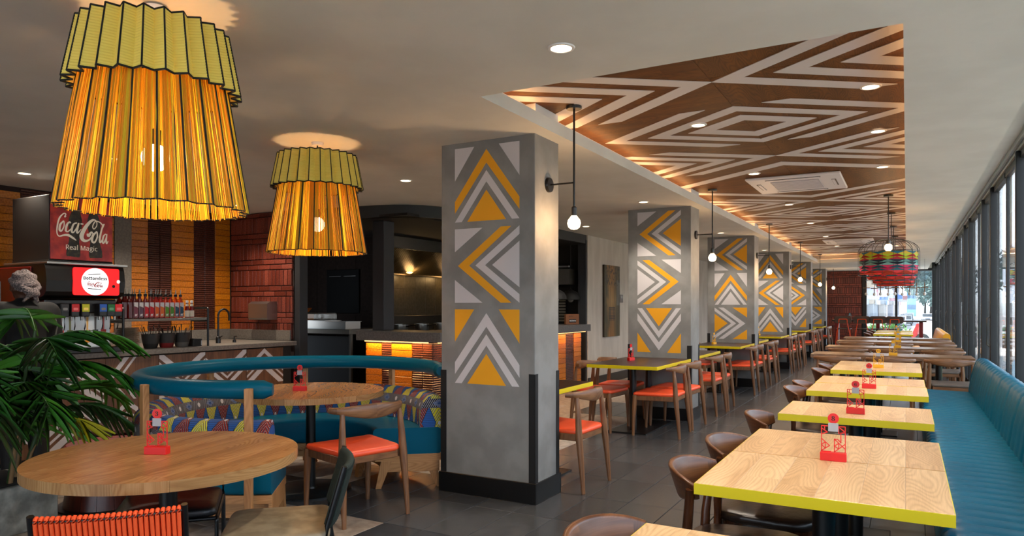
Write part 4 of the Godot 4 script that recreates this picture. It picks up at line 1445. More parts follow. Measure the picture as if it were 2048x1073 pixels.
	part("group_head", mb().cone(V(0.25, 0.34, 0.0), V(0.25, 0.26, 0.0), 0.04, 0.03), M.steel, cf)

func bottle_rack() -> void:
	var F := Basis(V(0, 0, -1), V(0, 1, 0), V(1, 0, 0))
	var r := thing("bottle_rack", "black tube rack with a wooden shelf holding sauce bottles, on the counter", "rack", V(-6.72, 0.95, -4.51))
	for s in [-1.0, 1.0]:
		part("end_frame", mb().tube([V(0.14, 0, s * 0.47), V(0.14, 0.395, s * 0.47), V(0.135, 0.41, s * 0.47), V(-0.135, 0.41, s * 0.47), V(-0.14, 0.395, s * 0.47), V(-0.14, 0, s * 0.47)], 0.012, 8), M.black, r)
		part("cross_tube", mb().tube([V(0.14, 0.275, s * 0.47), V(-0.14, 0.275, s * 0.47)], 0.011, 8), M.black, r)
	part("shelf", mb().box(V(0, 0.293, 0), V(0.27, 0.026, 0.93), 0.003), M.worktop, r)
	var lab := [col(0.42, 0.20, 0.27), col(0.35, 0.26, 0.32), col(0.70, 0.09, 0.16), col(0.72, 0.07, 0.11), col(0.80, 0.35, 0.12), col(0.80, 0.38, 0.13), col(0.30, 0.52, 0.14), col(0.28, 0.50, 0.15), col(0.08, 0.26, 0.35), col(0.09, 0.27, 0.36)]
	var liq := [col(0.30, 0.02, 0.01), col(0.42, 0.03, 0.01), col(0.55, 0.05, 0.01), col(0.62, 0.12, 0.01), col(0.70, 0.20, 0.01)]
	var which := ["first", "second", "third", "fourth", "fifth", "sixth", "seventh", "eighth", "ninth", "tenth", "eleventh", "twelfth"]
	var hue := ["dark red", "dark red", "plum", "grey plum", "red", "bright red", "orange", "orange", "green", "green", "navy", "navy"]
	for k in 12:
		var b := thing("sauce_bottle", "%s labelled sauce bottle with steel pourer, %s from the left in front row" % [hue[k], which[k]], "bottle", V(-6.655, 1.256, -4.09 - 0.0557 * k), 0, "sauce bottles in the front row")
		sauce(b, liq[clampi(k / 2 - 1, 0, 4)], lab[clampi(k - 2, 0, 9)], k > 1)
	for k in 7:
		var b := thing("sauce_bottle", "dark sauce bottle with steel pourer standing in the second row, behind the labelled ones", "bottle", V(-6.745, 1.256, -4.10 - 0.068 * k), 0, "sauce bottles in the second row")
		sauce(b, liq[1], col(0.2, 0.1, 0.1), false)
	for k in 2:
		var b := thing("ketchup_bottle", ["small ketchup bottle with white cap, next to the navy labelled sauce", "small ketchup bottle with white cap at the right end of the row"][k], "bottle", V(-6.66, 1.256, -4.785 - 0.055 * k), 0, "ketchup bottles")
		part("glass", mb().lathe(PackedVector2Array([Vector2(0, 0), Vector2(0.022, 0), Vector2(0.024, 0.01), Vector2(0.023, 0.09), Vector2(0.012, 0.145), Vector2(0.012, 0.165)]), 16), mat(col(0.40, 0.03, 0.02), 0.15), b)
		part("cap", mb().lathe(PackedVector2Array([Vector2(0.014, 0.160), Vector2(0.014, 0.185), Vector2(0, 0.187)]), 14), M.white_paint, b)
		part("label", mb().lathe(PackedVector2Array([Vector2(0.0245, 0.012), Vector2(0.0245, 0.078)]), 16), mat(col(0.78, 0.74, 0.68), 0.6), b)
		part("neck_label", mb().lathe(PackedVector2Array([Vector2(0.0165, 0.125), Vector2(0.0125, 0.15)]), 14), mat(col(0.78, 0.74, 0.68), 0.6), b)
	var pm := mb().lathe(PackedVector2Array([Vector2(0, 0.002), Vector2(0.06, 0.0), Vector2(0.105, 0.007), Vector2(0.112, 0.0095), Vector2(0.105, 0.0105), Vector2(0.06, 0.004), Vector2(0, 0.004)]), 28).mesh()
	var pw := mat(col(0.66, 0.60, 0.56), 0.4)
	for k in 22:
		var lb := "pale stacked plate under the bottle rack, within the tall stack"
		if k == 21: lb = "topmost pale plate of the stack under the bottle rack"
		if k == 0: lb = "bottom pale plate of the stack, on the stone counter"
		tag(put("plate", pm, pw, self, Transform3D(Basis.IDENTITY, V(-6.72 + rnd(-0.003, 0.003), 0.951 + 0.0098 * k, -4.165 + rnd(-0.003, 0.003)))), lb, "plate", "plates in the stack")
	var bases := [M.black_matt, mat(col(0.42, 0.03, 0.035), 0.6), mat(col(0.33, 0.31, 0.29), 0.6)]
	var nm := ["black", "red", "grey"]
	for k in 3:
		var z: float = [-4.40, -4.575, -4.75][k]
		var p := thing("cutlery_pot", "dark grey pot with %s base holding cutlery under the bottle rack" % nm[k], "pot", V(-6.70, 0.95, z), 0, "cutlery pots")
		part("base_band", mb().lathe(PackedVector2Array([Vector2(0, 0), Vector2(0.055, 0), Vector2(0.062, 0.008), Vector2(0.073, 0.05)]), 24), bases[k], p)
		part("bowl", mb().lathe(PackedVector2Array([Vector2(0.073, 0.05), Vector2(0.083, 0.10), Vector2(0.087, 0.148), Vector2(0.082, 0.148), Vector2(0.070, 0.06), Vector2(0, 0.055)]), 24), mat(col(0.13, 0.125, 0.125), 0.55), p)
		for j in 11:
			var a := TAU * j / 11.0 + k
			var lean := 0.03 + 0.015 * (j % 3)
			var q0 := V(0.045 * cos(a), 0.062, 0.045 * sin(a))
			var q1 := V((0.06 + lean) * cos(a), 0.20 + 0.012 * (j % 4), (0.06 + lean) * sin(a))
			var cu := mb().sweep(PackedVector3Array([q0, q0.lerp(q1, 0.6), q1]), PackedFloat32Array([0.003, 0.004, 0.006]), PackedFloat32Array([0.0015, 0.002, 0.0025]), 6)
			tag(part("cutlery", cu, M.steel if (j + k) % 3 == 0 else M.black, self, Transform3D(Basis.IDENTITY, p.position)), "piece of cutlery standing in the pot with %s base" % nm[k], "cutlery", "cutlery in the %s pot" % nm[k])
	var nb := thing("napkin_box", "flat black napkin holder at the right leg of the bottle rack", "holder", V(-6.72, 0.95, -4.90))
	part("body", mb().box(V(0, 0.04, 0), V(0.16, 0.08, 0.11), 0.006), M.black_matt, nb)
	part("stripe", mb().box(V(0.081, 0.035, -0.045), V(0.002, 0.05, 0.012)), M.grey_plate, nb)

func sauce(b: Node3D, liquid: Color, label: Color, with_label: bool) -> void:
	part("glass", mb().box(V(0, 0.085, 0), V(0.050, 0.17, 0.050), 0.008).lathe(PackedVector2Array([Vector2(0.024, 0.168), Vector2(0.020, 0.185), Vector2(0.011, 0.203), Vector2(0.011, 0.225)]), 14), mat(liquid, 0.15), b)
	part("collar", mb().lathe(PackedVector2Array([Vector2(0.012, 0.222), Vector2(0.015, 0.224), Vector2(0.015, 0.246), Vector2(0.005, 0.25)]), 12), M.black_matt, b)
	part("pourer", mb().cone(V(0, 0.248, 0), V(0.004, 0.297, 0), 0.0055, 0.003, 8), M.steel, b)
	if with_label:
		part("label", mb().box(V(0.0255, 0.09, 0), V(0.001, 0.145, 0.040)), mat(label, 0.6), b)
		part("label_top", mb().prism(PackedVector2Array([Vector2(-0.020, 0.125), Vector2(0.020, 0.110), Vector2(0.020, 0.163), Vector2(-0.020, 0.163)]), 0.0255, 0.0268, Transform3D(Basis(V(0, 0, -1), V(0, 1, 0), V(1, 0, 0)), Vector3.ZERO)), M.white_wash, b)
		part("label_emblem", mb().prism(PackedVector2Array([Vector2(-0.014, 0.036), Vector2(-0.006, 0.048), Vector2(0.004, 0.044), Vector2(0.015, 0.050), Vector2(0.008, 0.034), Vector2(0.010, 0.022), Vector2(0, 0.030), Vector2(-0.010, 0.022)]), 0.0255, 0.0268, Transform3D(Basis(V(0, 0, -1), V(0, 1, 0), V(1, 0, 0)), Vector3.ZERO)), M.white_wash, b)

# ---- smooth bodies: tapered bones joined by a soft minimum, meshed with surface nets ----
func nets(out: MB, bones: Array, cell: float, k: float) -> void:
	var lo := V(1e9, 1e9, 1e9)
	var hi := -lo
	for q in bones:
		var r: float = maxf(q[2], q[3]) + 3.0 * cell
		for e in 2:
			lo = lo.min(q[e] - Vector3.ONE * r)
			hi = hi.max(q[e] + Vector3.ONE * r)
	var nx := int((hi.x - lo.x) / cell) + 2
	var ny := int((hi.y - lo.y) / cell) + 2
	var nz := int((hi.z - lo.z) / cell) + 2
	var f := PackedFloat32Array()
	f.resize(nx * ny * nz)
	var reach := 3.5 * k + 2.0 * cell
	for q in bones:
		var a: Vector3 = q[0]
		var ab: Vector3 = q[1] - q[0]
		var l2 := maxf(ab.length_squared(), 1e-9)
		var rm: float = maxf(q[2], q[3]) + reach
		var p0 := (a.min(q[1]) - Vector3.ONE * rm - lo) / cell
		var p1 := (a.max(q[1]) + Vector3.ONE * rm - lo) / cell
		for iy in range(maxi(0, int(p0.y)), mini(ny, int(p1.y) + 1)):
			for iz in range(maxi(0, int(p0.z)), mini(nz, int(p1.z) + 1)):
				for ix in range(maxi(0, int(p0.x)), mini(nx, int(p1.x) + 1)):
					var p := lo + Vector3(ix, iy, iz) * cell
					var t := clampf((p - a).dot(ab) / l2, 0.0, 1.0)
					var d: float = (p - a - ab * t).length() - lerpf(q[2], q[3], t)
					if d < reach:
						f[(iy * nz + iz) * nx + ix] += exp(-d / k)
	# the surface lies where the sum is 1
	var at := {}
	var pts := PackedVector3Array()
	var nor := PackedVector3Array()
	var off := [0, 1, nx, nx + 1, nx * nz, nx * nz + 1, nx * nz + nx, nx * nz + nx + 1]
	for iy in ny - 1:
		for iz in nz - 1:
			for ix in nx - 1:
				var i := (iy * nz + iz) * nx + ix
				var inside := 0
				for o in off:
					if f[i + o] > 1.0: inside += 1
				if inside == 0 or inside == 8: continue
				var s := Vector3.ZERO
				var c := 0
				for e in [[0, 1], [2, 3], [4, 5], [6, 7], [0, 2], [1, 3], [4, 6], [5, 7], [0, 4], [1, 5], [2, 6], [3, 7]]:
					var u := log(maxf(f[i + off[e[0]]], 1e-6))
					var w := log(maxf(f[i + off[e[1]]], 1e-6))
					if (u > 0.0) != (w > 0.0):
						var t := u / (u - w)
						var pa := V(e[0] & 1, e[0] >> 2, (e[0] >> 1) & 1)
						var pb := V(e[1] & 1, e[1] >> 2, (e[1] >> 1) & 1)
						s += pa.lerp(pb, t)
						c += 1
				at[i] = pts.size()
				pts.append(lo + (V(ix, iy, iz) + s / c) * cell)
				var g := V(log(maxf(f[i + 1], 1e-6)) - log(maxf(f[i], 1e-6)) + log(maxf(f[i + 7 - 7 + off[7]], 1e-6)) - log(maxf(f[i + off[6]], 1e-6)), log(maxf(f[i + off[4]], 1e-6)) - log(maxf(f[i], 1e-6)) + log(maxf(f[i + off[7]], 1e-6)) - log(maxf(f[i + off[3]], 1e-6)), log(maxf(f[i + off[2]], 1e-6)) - log(maxf(f[i], 1e-6)) + log(maxf(f[i + off[7]], 1e-6)) - log(maxf(f[i + off[5]], 1e-6)))
				nor.append(-g.normalized())
	for i in at:
		for ax in 3:
			var st: int = [1, nx * nz, nx][ax]
			if (f[i] > 1.0) == (f[i + st] > 1.0): continue
			var d1: int = [nx, 1, 1][ax]
			var d2: int = [nx * nz, nx, nx * nz][ax]
			if not (at.has(i - d1) and at.has(i - d2) and at.has(i - d1 - d2)): continue
			var q := [at[i], at[i - d1], at[i - d1 - d2], at[i - d2]]
			out.quad(pts[q[0]], pts[q[1]], pts[q[2]], pts[q[3]], nor[q[0]], nor[q[1]], nor[q[2]], nor[q[3]])

func build_person() -> void:
	# faces -x towards the dispenser, seen from behind over the palm
	var p := thing("person", "person in dark clothes and patterned grey headwrap standing with back turned at the drinks counter", "person", V(-6.17, 0, -2.97), PI / 2)
	var skin := mat(col(0.30, 0.17, 0.11), 0.55)
	var dark := cloudy(col(0.02, 0.02, 0.024), col(0.04, 0.04, 0.046), 0.2, 0.02, 0.85, 150)
	# local axes: forward -z, right +x
	var torso := [[V(0, 0.93, 0.0), V(0, 1.08, 0.0), 0.135, 0.12], [V(-0.07, 0.95, 0.01), V(0.07, 0.95, 0.01), 0.12, 0.12], [V(0, 1.08, 0.0), V(0, 1.26, 0.015), 0.12, 0.13], [V(-0.10, 1.27, 0.01), V(0.10, 1.27, 0.01), 0.105, 0.105], [V(-0.165, 1.335, 0.01), V(0.165, 1.335, 0.01), 0.055, 0.055]]
	var arms := []
	var legs := []
	for s in [-1.0, 1.0]:
		arms.append([V(s * 0.185, 1.325, 0.01), V(s * 0.225, 1.06, 0.02), 0.056, 0.044])
		arms.append([V(s * 0.225, 1.06, 0.02), V(s * 0.15, 1.02, -0.225), 0.044, 0.030])
		legs.append([V(s * 0.095, 0.90, 0.0), V(s * 0.10, 0.49, 0.0), 0.095, 0.062])
		legs.append([V(s * 0.10, 0.49, 0.0), V(s * 0.105, 0.085, 0.03), 0.062, 0.040])
	var neck := [[V(0, 1.36, 0.01), V(0, 1.47, -0.01), 0.056, 0.052]]
	var feet := []
	for s in [-1.0, 1.0]:
		feet.append([V(s * 0.105, 0.05, 0.04), V(s * 0.11, 0.035, -0.12), 0.042, 0.034])
	var b := mb()
	nets(b, torso + arms + legs + neck + feet, 0.016, 0.012)
	# head with its own finer grid: skull, jaw, brow, nose, lips, ears
	var head := [[V(0, 1.555, 0.01), V(0, 1.545, -0.03), 0.088, 0.080], [V(0, 1.50, -0.04), V(0, 1.475, -0.055), 0.062, 0.048], [V(0, 1.44, 0.0), V(0, 1.50, 0.0), 0.05, 0.055], [V(0, 1.54, -0.105), V(0, 1.508, -0.122), 0.010, 0.015], [V(-0.03, 1.562, -0.093), V(0.03, 1.562, -0.093), 0.014, 0.014], [V(-0.018, 1.482, -0.10), V(0.018, 1.482, -0.10), 0.010, 0.010], [V(-0.015, 1.47, -0.098), V(0.015, 1.47, -0.098), 0.010, 0.010]]
	for s in [-1.0, 1.0]:
		head.append([V(s * 0.085, 1.535, 0.005), V(s * 0.092, 1.505, 0.0), 0.013, 0.009])
		head.append([V(s * 0.085, 1.535, 0.005), V(s * 0.095, 1.55, 0.012), 0.011, 0.009])
	nets(b, head, 0.008, 0.008)
	for s in [-1.0, 1.0]:
		var w := V(s * 0.15, 1.02, -0.225)
		var palm := w + V(-s * 0.012, -0.004, -0.085)
		var hand := [[w, palm, 0.026, 0.034], [palm + V(-0.022, 0, 0.01), palm + V(0.022, 0, 0.01), 0.022, 0.022]]
		for k in 4:
			var r0 := palm + V((k - 1.5) * 0.019, 0.0, -0.012)
			var ln: float = [0.068, 0.078, 0.074, 0.058][k if s > 0 else 3 - k] as float
			var r1 := r0 + V((k - 1.5) * 0.004, 0.004, -ln * 0.45)
			var r2 := r1 + V(0, -0.018, -ln * 0.32)
			var r3 := r2 + V(0, -0.020, -ln * 0.12)
			hand.append([r0, r1, 0.0098, 0.0090])
			hand.append([r1, r2, 0.0090, 0.0082])
			hand.append([r2, r3, 0.0082, 0.0072])
		var t0 := w + V(-s * 0.030, 0.0, -0.045)
		hand.append([t0, t0 + V(-s * 0.026, -0.008, -0.030), 0.013, 0.0105])
		hand.append([t0 + V(-s * 0.026, -0.008, -0.030), t0 + V(-s * 0.032, -0.016, -0.060), 0.0105, 0.009])
		nets(b, hand, 0.0055, 0.0035)
	part("body", b, skin, p)
	for s in [-1.0, 1.0]:
		part("eye", mb().ball(V(s * 0.031, 1.545, -0.094), V(0.012, 0.009, 0.010), 10, 6), mat(col(0.75, 0.72, 0.68), 0.2), p)
	# clothes follow the bones a little further out
	var shirt := []
	for q in torso: shirt.append([q[0], q[1], q[2] + 0.020, q[3] + 0.020])
	shirt.append([V(0, 0.86, 0.0), V(0, 0.95, 0), 0.155, 0.15])
	for s in [-1.0, 1.0]:
		shirt.append([V(s * 0.185, 1.325, 0.01), V(s * 0.222, 1.10, 0.02), 0.080, 0.066])
	shirt.append([V(0, 1.37, 0.012), V(0, 1.40, 0.005), 0.072, 0.066])
	b = mb()
	nets(b, shirt, 0.018, 0.014)
	part("shirt", b, dark, p)
	var tr := []
	for q in legs: tr.append([q[0], q[1], q[2] + 0.022, q[3] + 0.026])
	tr.append([V(-0.07, 0.90, 0.0), V(0.07, 0.90, 0.0), 0.125, 0.125])
	b = mb()
	nets(b, tr, 0.02, 0.014)
	part("trousers", b, M.black_matt, p)
	for s in [-1.0, 1.0]:
		b = mb()
		nets(b, [[V(s * 0.105, 0.055, 0.05), V(s * 0.11, 0.042, -0.13), 0.052, 0.042], [V(s * 0.105, 0.035, 0.04), V(s * 0.11, 0.03, -0.13), 0.034, 0.034]], 0.012, 0.01)
		part("shoe", b, M.black, p)
	# headwrap: wrapped folds round the skull with a knot at the nape
	b = mb()
	var wound := func(u: float, v: float) -> Vector3:
		var a: float = u * TAU
		var e: float = lerpf(-0.34, 1.0, v) * PI / 2
		var fold: float = 0.006 * sin(9.0 * e + 2.2 * sin(a) + 1.4 * cos(2.0 * a)) + 0.004 * sin(5.0 * a + 6.0 * e)
		var r := Vector3(0.098, 0.108, 0.113) + Vector3.ONE * fold
		return V(cos(e) * cos(a) * r.x, 1.562 + sin(e) * r.y - (0.030 * maxf(0.0, sin(a)) * maxf(0.0, cos(e) - 0.4)), 0.005 + cos(e) * sin(a) * r.z)
	b.sheet(wound, 44, 22)
	var wrap := cloudy(col(0.16, 0.15, 0.155), col(0.62, 0.55, 0.54), 0.16, 0.022, 0.85, 151)
	part("headwrap", b, wrap, p)
	b = mb()
	nets(b, [[V(-0.03, 1.50, 0.115), V(0.035, 1.475, 0.118), 0.028, 0.024], [V(0.0, 1.485, 0.118), V(-0.055, 1.42, 0.11), 0.022, 0.010], [V(0.01, 1.485, 0.118), V(0.05, 1.415, 0.11), 0.020, 0.012], [V(-0.06, 1.53, 0.10), V(0.03, 1.49, 0.118), 0.02, 0.024], [V(0.065, 1.53, 0.095), V(0.0, 1.49, 0.12), 0.02, 0.022]], 0.007, 0.005)
	part("headwrap_knot", b, wrap, p)
	part("apron_strap", mb().tube([V(0.10, 1.36, 0.075), V(0.17, 1.31, 0.115), V(0.19, 1.22, 0.125), V(0.16, 1.10, 0.135)], 0.006, 6), mat(col(0.32, 0.32, 0.30), 0.7), p)

# ---- round booth ----
func ring_pt(r: float, a: float, y: float) -> Vector3:
	return V(r * cos(a), y, r * sin(a))

func build_booth() -> void:
	var A0 := deg_to_rad(52)
	var A1 := deg_to_rad(322)
	var o := thing("round_booth", "round teal leather booth with patterned cloth back and raised teal rail on oak posts", "booth", V(-3.93, 0, -3.75))
	var C := Vector3.ZERO
	var sec := 64
	var b := mb()
	var pr := PackedVector2Array()
	for q in rounded(0.52, 0.20, 0.035, 4):
		pr.append(q + Vector2(0.80, 0.355))
	for k in 3:
		b = mb()
		b.arc(pr, C, lerpf(A0, A1, k / 3.0) + 0.004, lerpf(A0, A1, (k + 1) / 3.0) - 0.004, 24)
		part("seat_cushion", b, M.teal, o)
	pr = PackedVector2Array([Vector2(0.89, 0.44), Vector2(1.08, 0.44), Vector2(1.09, 0.60), Vector2(1.075, 0.655), Vector2(1.04, 0.69), Vector2(1.00, 0.70), Vector2(0.955, 0.685), Vector2(0.92, 0.645), Vector2(0.895, 0.57)])
	b = mb()
	b.fit = Rect2(1.0, 0, 0, 0)
	b.arc(pr, C, A0 + 0.01, A1 - 0.01, sec)
	part("back_cushion", b, M.cloth, o)
	b = mb()
	b.arc(PackedVector2Array([Vector2(0.555, 0.205), Vector2(1.05, 0.205), Vector2(1.05, 0.255), Vector2(0.555, 0.255)]), C, A0, A1, sec)
	part("base_ring", b, M.post, o)
	b = mb()
	b.arc(PackedVector2Array([Vector2(0.60, 0.14), Vector2(0.62, 0.14), Vector2(0.62, 0.205), Vector2(0.60, 0.205)]), C, A0, A1, sec)
	b.arc(PackedVector2Array([Vector2(0.99, 0.11), Vector2(1.01, 0.11), Vector2(1.01, 0.205), Vector2(0.99, 0.205)]), C, A0, A1, sec)
	part("apron", b, M.post, o)
	for a in [A0, A1]:
		var d := V(cos(a), 0, sin(a))
		var n := V(-sin(a), 0, cos(a)) * (1.0 if a == A0 else -1.0)
		b = mb()
		b.box(V(0.82, 0.165, 0), V(0.44, 0.085, 0.022), 0.002, Transform3D(Basis(d, Vector3.UP, n), n * 0.012))
		part("end_rail", b, M.post, o)
	for k in 7:
		var a := lerpf(A0 + 0.03, A1 - 0.03, k / 6.0)
		var d := V(cos(a), 0, sin(a))
		var n := V(-sin(a), 0, cos(a))
		for e in [0, 1]:
			var lp := PackedVector2Array([Vector2(0.60, 0.205), Vector2(0.56, 0.0), Vector2(0.60, 0.0), Vector2(0.68, 0.205)]) if e == 0 else PackedVector2Array([Vector2(0.92, 0.205), Vector2(1.02, 0.0), Vector2(1.06, 0.0), Vector2(1.01, 0.205)])
			part("leg", mb(1).prism(lp, -0.02, 0.02, Transform3D(Basis(d, Vector3.UP, n), Vector3.ZERO)), M.post, o)
	# rail
	var pts := PackedVector3Array()
	var rr := PackedFloat32Array()
	for k in 74:
		var t := clampf((k - 4) / 65.0, 0, 1)
		var a := lerpf(A0 + 0.045, A1 - 0.02, t)
		var r := 0.056
		if k < 4: a -= 0.05 * (1.0 - sin(PI / 2 * k / 4.0)) ; r = 0.056 * (0.62 + 0.38 * sin(PI / 2 * k / 4.0))
		if k > 69: a += 0.05 * (1.0 - cos(PI / 2 * (k - 69) / 4.0)); r = 0.056 * (0.62 + 0.38 * cos(PI / 2 * (k - 69) / 4.0))
		pts.append(ring_pt(1.05, a, 0.885)); rr.append(r)
	part("rail", mb().sweep(pts, rr, rr, 18), M.teal, o)
	for deg in [58.0, 97.0, 147.0, 185.0, 226.5, 268.0, 308.0]:
		var a := deg_to_rad(deg)
		b = mb(1, Vector2(rnd(0, 1), rnd(0, 1)))
		b.box(V(1.127, 0.45, 0), V(0.040, 0.90, 0.044), 0.003, Transform3D(Basis(V(0, 1, 0), -a), Vector3.ZERO))
		part("post", b, M.post, o)
	var t2 := round_table(V(-3.90, 0, -3.84), 0.54, "round oak table inside the teal booth, with red number stand", 0.30)
	number_stand(V(-3.93, 0.75, -3.76), "red", "5", 25.0, "red fretwork number stand on the round table inside the booth")
	place_chair("orange", V(-3.20, 0, -3.56), 73.0, "orange leather elbow chair pulled up to the booth table", "")

func round_table(at: Vector3, r: float, label: String, base_r: float) -> Node3D:
	var t := thing("round_table", label, "table", at)
	var n := 7
	var dir := 1.75 if at.x > -3.5 else 2.18
	for k in n:
		var w := 2.0 * r / n
		var x0 := -r + w * k
		var strip := PackedVector2Array([Vector2(-r - 0.1, x0 + 0.0006), Vector2(r + 0.1, x0 + 0.0006), Vector2(r + 0.1, x0 + w - 0.0006), Vector2(-r - 0.1, x0 + w - 0.0006)])
		for q in Geometry2D.intersect_polygons(disc(r, 96), strip):
			var b := mb(0, Vector2(rnd(0, 3), rnd(0, 3)))
			b.prism(q, -0.042, 0.0, Transform3D(Basis(V(1, 0, 0), V(0, 0, 1), V(0, 1, 0)), Vector3.ZERO))
			part("plank", b, M.round[(k * 2 + int(at.x * 7)) % 3 if k % 2 == 0 else 0], t, Transform3D(Basis(Vector3.UP, dir), V(0, 0.75, 0)))
	part("column", mb().lathe(PackedVector2Array([Vector2(0.036, 0.012), Vector2(0.036, 0.70)]), 20), M.black, t)
	part("top_plate", mb().box(V(0, 0.702, 0), V(0.36, 0.008, 0.36), 0.002), M.black, t)
	part("base", mb().lathe(PackedVector2Array([Vector2(0, 0), Vector2(base_r, 0), Vector2(base_r, 0.008), Vector2(base_r - 0.01, 0.012), Vector2(0.045, 0.016), Vector2(0.040, 0.03), Vector2(0.036, 0.03)]), 40), M.black, t)
	return t

# the fretwork table number: block, lattice with two trees, plate and numbered disc
func number_stand(at: Vector3, colour: String, number: String, turn: float, label: String) -> void:
	var m: Material = {"red": M.red, "yellow": M.holder_yellow, "teal": M.holder_teal}[colour]
	var t := thing("number_stand", label, "table number", at, deg_to_rad(turn), colour + " table number stands")
	part("block", mb().box(V(0, 0.017, 0), V(0.098, 0.034, 0.036), 0.002), m, t)
	var b := mb()
	var bar := func(x0: float, y0: float, x1: float, y1: float):
		var d := Vector2(x1 - x0, y1 - y0)
		b.box(Vector3.ZERO, V(d.length() + 0.003, 0.0035, 0.004), 0.0, Transform3D(Basis(V(0, 0, 1), d.angle()), V((x0 + x1) / 2, (y0 + y1) / 2, 0)))
	for q in [[-0.044, 0.034, -0.044, 0.140], [0.044, 0.034, 0.044, 0.140], [-0.044, 0.14, -0.018, 0.14], [0.018, 0.14, 0.044, 0.14], [-0.044, 0.105, -0.022, 0.115], [-0.022, 0.115, -0.044, 0.13], [-0.032, 0.122, -0.032, 0.139], [0.044, 0.118, 0.02, 0.138], [0.02, 0.112, 0.044, 0.118], [0.02, 0.14, 0.02, 0.112], [0.02, 0.112, 0.028, 0.112], [0.028, 0.112, 0.028, 0.075],
			[-0.044, 0.088, -0.014, 0.060], [-0.014, 0.060, -0.044, 0.038], [-0.044, 0.062, -0.030, 0.074], [-0.044, 0.062, -0.030, 0.049], [-0.030, 0.074, -0.030, 0.049],
			[0.004, 0.034, 0.004, 0.088], [0.004, 0.088, 0.016, 0.088], [0.016, 0.088, 0.028, 0.075], [0.004, 0.088, 0.044, 0.050], [0.004, 0.036, 0.044, 0.070], [0.004, 0.060, 0.020, 0.072], [0.004, 0.060, 0.020, 0.049], [0.020, 0.072, 0.020, 0.049], [-0.044, 0.036, -0.010, 0.036]]:
		bar.call(q[0], q[1], q[2], q[3])
	part("lattice", b, m, t)
	part("plate", mb().box(V(0, 0.136, 0.0025), V(0.038, 0.034, 0.002)), M.grey_plate, t)
	part("disc", mb().prism(disc(0.021, 28, Vector2(0, 0.172)), -0.002, 0.002), m, t)
	if number:   # left blank where the photograph shows no legible figure
		words(number, 0.020, M.ink, t, Transform3D(Basis.IDENTITY, V(0, 0.172, 0.0022)), "Droid Serif", "number", true)

# padded seat: outline in XZ, thickness from y0 to y1, domed top
func pad(outline: PackedVector2Array, y0: float, y1: float, dome: float, dish := 0.0) -> MB:
	var c := Vector2.ZERO
	for p in outline: c += p
	c /= outline.size()
	var rings := []
	for q in [[0.90, y0], [0.985, y0 + 0.004], [1.0, lerpf(y0, y1, 0.45)], [0.985, lerpf(y0, y1, 0.82)], [0.95, y1], [0.80, y1 + dome * 0.5], [0.5, y1 + dome * 0.9], [0.2, y1 + dome], [0.02, y1 + dome]]:
		var r := PackedVector3Array()
		for p in outline:
			var d: Vector2 = c + (p - c) * q[0]
			r.append(V(d.x, q[1] - dish * (1.0 - pow(absf(d.x) / 0.26, 2.0)) * (0.0 if q[0] > 0.99 and q[1] < y0 + 0.01 else 1.0), d.y))
		rings.append(r)
	return mb().loft(rings, true, true)

func rounded_poly(p: PackedVector2Array, r: float, n := 4) -> PackedVector2Array:
	var out := PackedVector2Array()
	for i in p.size():
		var a := p[posmod(i - 1, p.size())]
		var b := p[i]
		var c := p[(i + 1) % p.size()]
		var s := b + (a - b).normalized() * r
		var e := b + (c - b).normalized() * r
		for k in n + 1:
			var t := float(k) / n
			out.append(s.lerp(b, t).lerp(b.lerp(e, t), t))
	return out

# all chairs face local -z
func make_elbow(seat: Material, woodm: Material) -> Node3D:
	var o := thing("elbow_chair", "", "chair")
	var ol := rounded_poly(PackedVector2Array([Vector2(-0.255, -0.245), Vector2(0.255, -0.245), Vector2(0.215, 0.215), Vector2(-0.215, 0.215)]), 0.05)
	part("seat", pad(ol, 0.428, 0.468, 0.006, 0.016), seat, o)
	var b := mb(0)
	b.box(V(0, 0.405, -0.222), V(0.42, 0.052, 0.022), 0.004)
	b.box(V(0, 0.405, 0.200), V(0.38, 0.052, 0.022), 0.004)
	for s in [-1.0, 1.0]:
		b.box(V(0, 0, 0), V(0.022, 0.052, 0.42), 0.004, Transform3D(Basis(Vector3.UP, -s * 0.045), V(s * 0.222, 0.405, -0.01)))
	part("seat_frame", b, woodm, o)
	for s in [-1.0, 1.0]:
		part("front_leg", mb(1).sweep(PackedVector3Array([V(s * 0.238, 0, -0.24), V(s * 0.236, 0.2, -0.235), V(s * 0.234, 0.36, -0.225), V(s * 0.232, 0.432, -0.222)]), PackedFloat32Array([0.014, 0.020, 0.0255, 0.024]), PackedFloat32Array([0.014, 0.020, 0.0255, 0.024]), 10), woodm, o)
		part("rear_leg", mb(1).sweep(PackedVector3Array([V(s * 0.238, 0, 0.255), V(s * 0.233, 0.22, 0.235), V(s * 0.228, 0.40, 0.215), V(s * 0.222, 0.55, 0.205), V(s * 0.213, 0.70, 0.190)]), PackedFloat32Array([0.014, 0.021, 0.027, 0.023, 0.016]), PackedFloat32Array([0.014, 0.021, 0.027, 0.023, 0.016]), 10), woodm, o)
	var pts := PackedVector3Array()
	var ru := PackedFloat32Array()
	var rv := PackedFloat32Array()
	for k in 25:
		var t := -1.0 + k / 12.0
		var a := t * 1.45
		var w := exp(-pow(t / 0.55, 2.0))
		pts.append(V(0.264 * sin(a), 0.722 - 0.012 * w, 0.100 + 0.145 * cos(a)))
		ru.append(lerpf(0.0165, 0.0135, w))
		rv.append(lerpf(0.018, 0.050, w))
	part("back_rail", mb(0).sweep(pts, ru, rv, 12), woodm, o)
	return o

